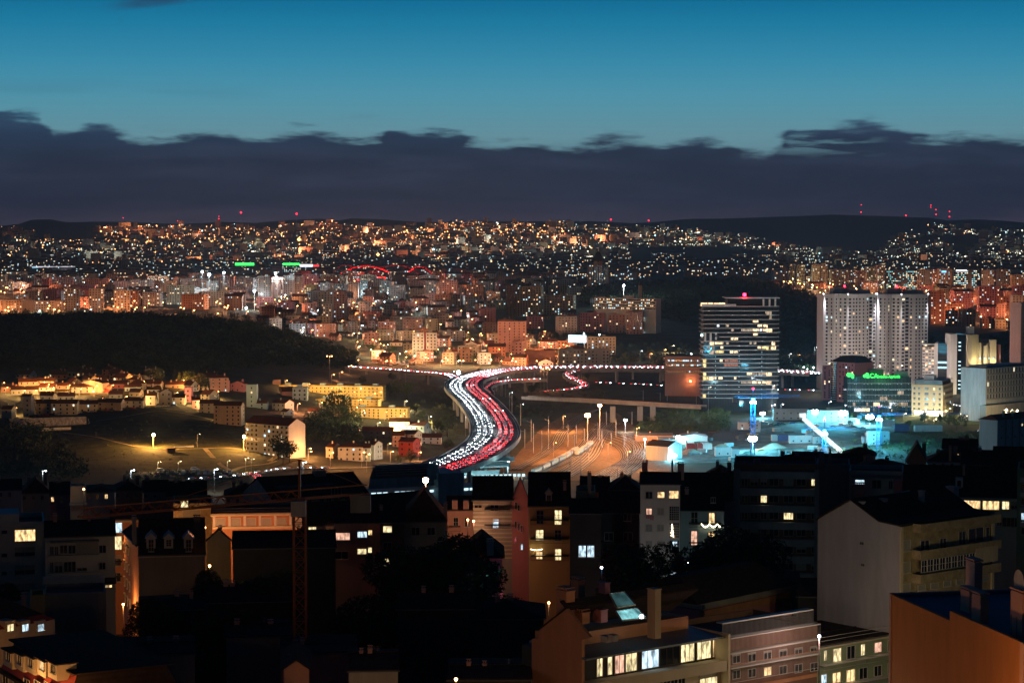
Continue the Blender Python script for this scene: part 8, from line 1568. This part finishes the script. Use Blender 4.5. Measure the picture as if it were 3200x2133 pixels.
glow(2930, 2330, 190, (1, .46, .14), 3600, lab='orange street lamp below the ochre wall'); glow(3100, 2350, 182, (1, .46, .14), 3600, lab='second orange street lamp below the ochre wall')
MB().box(L * .35, L * .5, 15.2, 15.39, w2 - .6, w0 - .3).ob('lit_terrace_panel', E['yel'], b.r); MB().box(L * .62, L * .86, 15.2, 15.39, w2 - .6, w0 - .3).ob('lit_terrace_panel', E['yel'], b.r)
# ---- green balconied facade, bottom right of centre
b = fgb('sage green house with long white balconies and several lit doors', 2562, 284.6, 2794, 293.5, 2016, 'green', 12, 'gable', 1960, group=GF)
wins(b, q4, [(395, 1340, 412, 1408, 'yel'), (460, 1328, 514, 1418, 'yel'), (558, 1310, 612, 1398), (655, 1296, 682, 1372, 'yel'), (752, 1284, 800, 1352, 'pinkr'), (848, 1268, 888, 1340), (375, 1510, 412, 1568, 'cool'), (455, 1498, 510, 1568, 'warm'), (553, 1478, 612, 1568, 'warm'), (645, 1465, 700, 1540), (750, 1450, 800, 1520), (848, 1430, 888, 1500)], cols=2, sill=False)
for y in (1480, 1640): balcony(b, q4, 400, y, 690, y - 36, col='frame', dep=1.0); balcony(b, q4, 692, y - 50, 890, y - 88, col='frame', dep=1.0)
b.add(MB().box(-.3, b.L + .3, -.5, -.02, b.we - .4, b.we - .1), 'cornice', M['cream']); b.add(MB().bar((-.2, -.6, b.we + 1.2), (b.L, -.6, b.we + 1.2), .03, 4).bar((-.2, -.6, b.we + .7), (b.L, -.6, b.we + .7), .03, 4), 'roof_railing', M['frame']); glow(2640, 2150, 240, (1, .85, .55), 420)
# building with bands above it
b = fgb('dark block with grey concrete top band behind the penthouse house', 2190, 300, 2482, 316, 1905, 'rose', 13, 'flat', group=GF, par=0); a = b.f(2300, 1862)[1]; b.add(MB().box(-.2, b.L + .2, -.5, 12.9, b.we + .15, a), 'attic_band', M['concrete']); b.add(MB().box(-.2, b.L + .2, -.3, -.01, b.we - 1.0, b.we - .1), 'terracotta_band', M['terra'])
b.add(MB().prism([(-1, -.4, a + .01), (b.L + 1, -.4, a + .01), (b.L + 1, 13, a + .01), (-1, 13, a + .01)], [(2, 5, a + 3), (b.L - 2, 5, a + 3), (b.L - 2, 7, a + 3), (2, 7, a + 3)]), 'roof', M['darktile'])
for i in range(4): x = 1410 + i * 88; wins(b, q3, [(x, 1150 - i * 12, x + 55, 1200 - i * 12)])
b = fgb('dark block with stacked railed terraces right of the penthouse', 2258, 273.6, 2562, 284.5, 2010, 'brown', 12, 'flat', group=GF)
for (y, x0, x1) in ((1250, 1490, 2130), (1360, 1550, 2180), (1470, 1550, 2180), (1575, 1550, 2180)): balcony(b, lambda x, y_: q3(x, y_ - (x - 1490) * .1), x0, y, x1, y - 42, dep=1.2, col='frame')
for i in range(6): x = 1560 + i * 110; wins(b, lambda x_, y_: q3(x_, y_ - (x_ - 1490) * .1), [(x, 1375, x + 50, 1440, None, dict(shut=.2)), (x, 1490, x + 50, 1550, 'warm' if i == 2 else None)], sill=False)
b.add(MB().box(-.1, b.L, -.06, -.01, b.we - 3.4, b.we - 2.9), 'terracotta_band', M['terra']); b.add(MB().box(-.1, b.L, -.06, -.01, b.we - 6.4, b.we - 5.9), 'terracotta_band', M['terra']); glow(2480, 2190, 258, (.9, 1, .7), 60)
# ---- terracotta gable and penthouse, bottom centre right
b = Bd('apartment_building', 'terracotta gable house with chimney and lit glazed penthouse at bottom centre', 'building', 1820, 258.9, 2256, 273.3, 60, GF); L = b.L; w0 = b.f(2000, 2104)[1]; wt = b.f(2000, 2046)[1]
MB().box(0, L, 0, 14, 0, w0 + .0).ob('wall', M['cream'], b.r); MB().box(0, L + .3, -1.4, .02, w0 - .9, w0 + .2).ob('balcony_front', M['cream'], b.r); MB().box(0, L + .2, -1.39, -.02, w0 - 1.1, w0 - .902).ob('balcony_slab', M['cream'], b.r)
wp = b.f(2000, 2030)[1]; MB().box(.4, L - .4, 1.2, 12, w0 + .01, wp).ob('penthouse', M['dark'], b.r); MB().prism([(0, -.9, wp), (L + .4, -.9, wp), (L + .4, 10, wp + .6), (0, 10, wp + .6)], [(0, -.9, wp + .25), (L + .4, -.9, wp + .25), (L + .4, 10, wp + .85), (0, 10, wp + .85)]).ob('penthouse_roof', M['zinc'], b.r)
for x0, x1, l, c in ((600, 638, 'yel', 2), (676, 706, 'yel', 1), (728, 790, 'pinkr', 2), (804, 880, 'yel', 2), (918, 1035, 'cool', 3), (1050, 1180, None, 3), (1194, 1286, 'yel', 3), (1308, 1404, 'yel', 3), (1418, 1452, 'warm', 1)):
    u0 = b.f(*q3(x0, 1400), v=1.15)[0]; u1 = b.f(*q3(x1, 1400), v=1.15)[0]; b.window(u0, u1, w0 + .25, wp - .35, l, 'f', 1.18, cols=c, sill=False, fr='dframe' if l is None else 'frame')
for i in range(13): u0 = .8 + i * 1.25; u0 < L - 4.5 and b.window(u0, u0 + 1.12, w0 - 3.6, w0 - 1.5, None, 'f', 0, cols=2, rows=2, sill=False)
b.window(L - 3.6, L - .6, w0 - 3.4, w0 - 1.5, 'yel', 'f', -.05, cols=3, sill=False, shut=.25)
MB().box(L, L + .35, -1.5, 8, 0, wp + .6).ob('end_pier', M['cream'], b.r)
# terracotta gable wall (left flank)
g = Bd('gable_flank', 'x', 'x', 1662, 266.3, 1820, 258.9, 60); ge = [g.f(*q3(x, y)) for x, y in ((143, 1255), (192, 1250), (195, 1192), (385, 1043), (552, 1245), (490, 1260))]
prof = [(0, 0), (g.L, 0), (g.L, ge[5][1]), (ge[4][0], ge[4][1]), (ge[3][0], ge[3][1]), (ge[2][0], ge[2][1]), (ge[1][0] - .02, ge[1][1]), (0, ge[0][1])]; m = MB(); m.prism([(a_, 0, c_) for a_, c_ in prof], [(a_, .45, c_) for a_, c_ in prof]); g.add(m, 'gable_wall', M['terra'])
m = MB(); pk, el, er = ge[3], ge[2], ge[4]; 
cutu = g.L - 3.9; er = (cutu, pk[1] + (er[1] - pk[1]) * (cutu - pk[0]) / (er[0] - pk[0]))
for A_, B_ in ((el, pk), (pk, er)): m.prism([(A_[0], -.15, A_[1]), (B_[0], -.15, B_[1]), (B_[0], 22, B_[1]), (A_[0], 22, A_[1])], [(A_[0], -.15, A_[1] + .2), (B_[0], -.15, B_[1] + .2), (B_[0], 22, B_[1] + .2), (A_[0], 22, A_[1] + .2)])
g.add(m, 'roof', M['darktile']); m = MB(); m.box(.1, g.L - 4.7, .46, 22, 0, min(el[1], er[1]) - .3); g.add(m, 'body', M['terra'])
for x, y, w_, v, bs, c in ((312, 912, 32, .5, 1090, 'terra'), (416, 842, 24, 9, 960, 'terra'), (612, 858, 20, 16, 930, 'rose'), (958, 902, 24, 6, 1245, 'tan'), (570, 1045, 26, 6, 1130, 'rose'), (434, 1065, 28, 2, 1140, 'terra'), (630, 1236, 18, -2, 1275, 'grey'), (682, 1230, 17, -2, 1268, 'grey')):
    X, Yp = q3(x, y); chimney(g, X, Yp, w_, v, base=q3(x, bs)[1], col=c, pots=(x < 500))
m = MB(); m.prism([(g.f(*q3(385, 985), v=9)[0], 9, g.f(*q3(385, 985), v=9)[1]), (g.f(*q3(440, 950), v=9)[0], 9, g.f(*q3(440, 950), v=9)[1]), (g.f(*q3(510, 1025), v=9)[0], 9, g.f(*q3(510, 1025), v=9)[1]), (g.f(*q3(390, 1060), v=9)[0], 9, g.f(*q3(390, 1060), v=9)[1])], [(g.f(*q3(385, 985), v=9)[0], 9.4, g.f(*q3(385, 985), v=9)[1]), (g.f(*q3(440, 950), v=9)[0], 9.4, g.f(*q3(440, 950), v=9)[1]), (g.f(*q3(510, 1025), v=9)[0], 9.4, g.f(*q3(510, 1025), v=9)[1]), (g.f(*q3(390, 1060), v=9)[0], 9.4, g.f(*q3(390, 1060), v=9)[1])]); g.add(m, 'rear_gable', M['rose'])
# corrugated skylight, lit from below, in the slope behind
kk = (er[1] - pk[1]) / (er[0] - pk[0])
def onslope(px, py, up=.32):
    o, d = g._ray(px, py); t = (pk[1] + up + (o.x - pk[0]) * kk - o.z) / (d.z - d.x * kk); return o + d * t
for quad, em_ in ((((690, 938), (795, 925), (872, 1015), (742, 1035)), 'dim'), (((735, 1062), (885, 1038), (945, 1108), (775, 1125)), 'lit')):
    P4 = [onslope(*q3(*c)) for c in quad]; n = 12
    for k in range(n):
        t0, t1 = k / n + .008, (k + 1) / n - .008; A_, B_ = P4[0].lerp(P4[1], t0), P4[0].lerp(P4[1], t1); C_, D_ = P4[3].lerp(P4[2], t1), P4[3].lerp(P4[2], t0); up_ = Vector((0, 0, .05 if k % 2 else .10))
        m = MB(); m.prism([D_, C_, B_, A_], [D_ + up_, C_ + up_, B_ + up_, A_ + up_]); g.add(m, 'skylight_panel', emi('skylight_dim', (.25, .62, .66), .12, False, .5, .6) if em_ == 'dim' else emi('skylight_lit', (.35, .9, .95), .6, False, .7, .7))
    g.add(MB().bar(P4[0], P4[1], .12, 4).bar(P4[1], P4[2], .12, 4).bar(P4[2], P4[3], .12, 4).bar(P4[3], P4[0], .12, 4), 'skylight_frame', M['steel'])
g.add(MB().ball(tuple(onslope(*q3(914, 1098), .5)), .28), 'skylight_lamp', E['lwhite'])
for c in list(g.r.children):
    mw = g.r.matrix_basis.copy(); c.parent = b.r; c.matrix_parent_inverse = b.r.matrix_basis.inverted() @ mw
bpy.data.objects.remove(g.r)
glow(1730, 2260, 226, (1, .50, .22), 3800, lab='orange street lamp below the terracotta gable'); glow(1900, 2230, 232, (1, .65, .35), 240, lab='warm lamp below the glazed penthouse'); glow(2100, 2250, 232, (1, .75, .4), 300, lab='warm lamp under the penthouse balcony')
# ---- dark court in the middle bottom: low dark houses barely visible
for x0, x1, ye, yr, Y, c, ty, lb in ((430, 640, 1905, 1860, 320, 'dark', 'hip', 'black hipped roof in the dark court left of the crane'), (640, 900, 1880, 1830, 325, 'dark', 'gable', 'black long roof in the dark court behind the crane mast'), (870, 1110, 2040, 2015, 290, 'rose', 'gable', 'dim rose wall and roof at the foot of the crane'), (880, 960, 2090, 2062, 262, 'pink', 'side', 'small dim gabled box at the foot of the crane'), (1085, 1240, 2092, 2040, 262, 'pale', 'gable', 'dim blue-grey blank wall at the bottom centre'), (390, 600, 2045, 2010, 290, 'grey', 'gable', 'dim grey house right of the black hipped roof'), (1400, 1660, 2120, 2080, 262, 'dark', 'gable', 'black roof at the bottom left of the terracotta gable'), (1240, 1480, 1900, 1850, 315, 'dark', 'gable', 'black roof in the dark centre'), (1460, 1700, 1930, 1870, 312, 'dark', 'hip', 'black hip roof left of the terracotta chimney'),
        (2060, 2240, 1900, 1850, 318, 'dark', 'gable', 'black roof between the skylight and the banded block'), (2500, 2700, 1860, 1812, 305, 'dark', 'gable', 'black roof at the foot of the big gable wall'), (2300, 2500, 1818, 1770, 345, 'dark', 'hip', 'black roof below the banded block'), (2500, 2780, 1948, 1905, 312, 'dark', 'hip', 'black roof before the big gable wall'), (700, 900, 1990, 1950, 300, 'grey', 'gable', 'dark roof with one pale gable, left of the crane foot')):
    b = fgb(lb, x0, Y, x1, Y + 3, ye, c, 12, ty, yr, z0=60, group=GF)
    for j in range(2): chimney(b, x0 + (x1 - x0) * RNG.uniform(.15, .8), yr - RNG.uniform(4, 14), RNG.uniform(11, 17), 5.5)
    antenna(b, x0 + (x1 - x0) * RNG.uniform(.2, .8), yr - 24, 6)
b = bpy.data.objects; p = at(1420, 2118, 255); glow(1425, 2125, 252, (1, .6, .3), 60, lab='dim lamp in the yard at the bottom centre'); glow(470, 2118, 255, (1, .9, .7), 30, lab='tiny bright lamp at the bottom left in the black yard')
# ---- orange tower crane in front
p = at(936, 1540, 300); cr, hg = crane(936, 1540, 1558, 300, 'tall orange lattice tower crane standing in the black courtyard', M['craneo'], (-2.51, 33), z0=62, hw=.82, cjib=11, jslope=0)
# ---- trees of the courtyards
for px, py, Y, hg, w_, lb in ((1370, 1690, 345, 17, 1.3, 'broad black tree before the cyan lit yard, right half'), (1290, 1720, 345, 15, 1.2, 'broad black tree before the cyan lit yard, left half'), (1450, 1722, 343, 13, 1.1, 'black tree covering the left of the cyan yard'), (2285, 1655, 352, 19, 1.15, 'large round dark tree before the banded block'), (2225, 1710, 350, 13, 1.0, 'tree with green lit lower leaves beside the pale blue house'), (2000, 1690, 356, 15, 1.0, 'dark tree before the narrow white block'), (1960, 1710, 356, 13, 1.0, 'dark tree left of the narrow white block'),
                       (480, 1860, 318, 9, 1.2, 'black tree in the left courtyard'), (650, 1770, 335, 8, .8, 'tree catching orange light at the gap of the left courtyard'), (700, 1900, 312, 10, 1.2, 'black tree behind the crane foot'), (1150, 1850, 325, 12, 1.3, 'black tree in the dark centre, left one'), (1560, 1850, 325, 11, 1.2, 'black tree in the dark centre, right one'), (20, 1815, 338, 5, 1.0, 'pale bush on the left roof terrace'), (830, 1790, 335, 12, 1.2, 'black tree behind the crane mast')):
    t_ = at(px, py, Y); tree(t_.x, t_.y, hg, lb, 'round', 1 if 'green' in lb else RNG.choice([0, 3]), w_, 'courtyard trees of the front rows', True, t_.z - hg)
# past about 300 apartment buildings the farthest and smallest become one mass
ap = sorted([o for o in bpy.data.objects if o.parent is None and o.name.startswith('apartment_building')], key=lambda o: o.location.y)
far_ap = [o for o in ap[285:] if o.get('label') == 'x']
gone = set(o.name for o in far_ap); V_, F_, I_, ML = [], [], [], []
for r_ in far_ap:
    for c in list(r_.children):
        if c.type == 'MESH':
            mw = r_.matrix_basis @ c.matrix_basis; n0 = len(V_); V_ += [tuple(mw @ v.co) for v in c.data.vertices]
            mp_ = []
            for m_ in c.data.materials:
                if m_ not in ML: ML.append(m_)
                mp_.append(ML.index(m_))
            for p_ in c.data.polygons: F_.append(tuple(i + n0 for i in p_.vertices)); I_.append(mp_[p_.material_index])
        bpy.data.objects.remove(c)
for rg in REG: REG[rg] = [t for t in REG[rg] if t[1].name not in gone]
for r_ in far_ap: bpy.data.objects.remove(r_)
m = MB(); m.v, m.f, m.m = V_, F_, I_; tag(m.ob('distant_apartment_blocks', ML), 'mass of the farthest apartment blocks of the town before the hills', 'buildings', kind='stuff')
name_regions()
# give look-alikes that the picture does tell apart their place
_by = {}
for o in list(bpy.data.objects):
    if o.parent is None and o.get('category') and o.get('label'): _by.setdefault(o['label'], []).append(o)
for lb, L_ in _by.items():
    if len(L_) < 2 or 'viaduct' in lb and 'car' in lb: continue
    L_.sort(key=lambda o: o.location.x / max(o.location.y, 1))
    for k, o in enumerate(L_): o['label'] = lb + ', ' + ordn(k) + (' from the left' if len(lb.split()) <= 11 else ' from left')
for o in bpy.data.objects:
    if o.get('label') and len(o['label'].split()) > 16: print('LONG', o['label'])
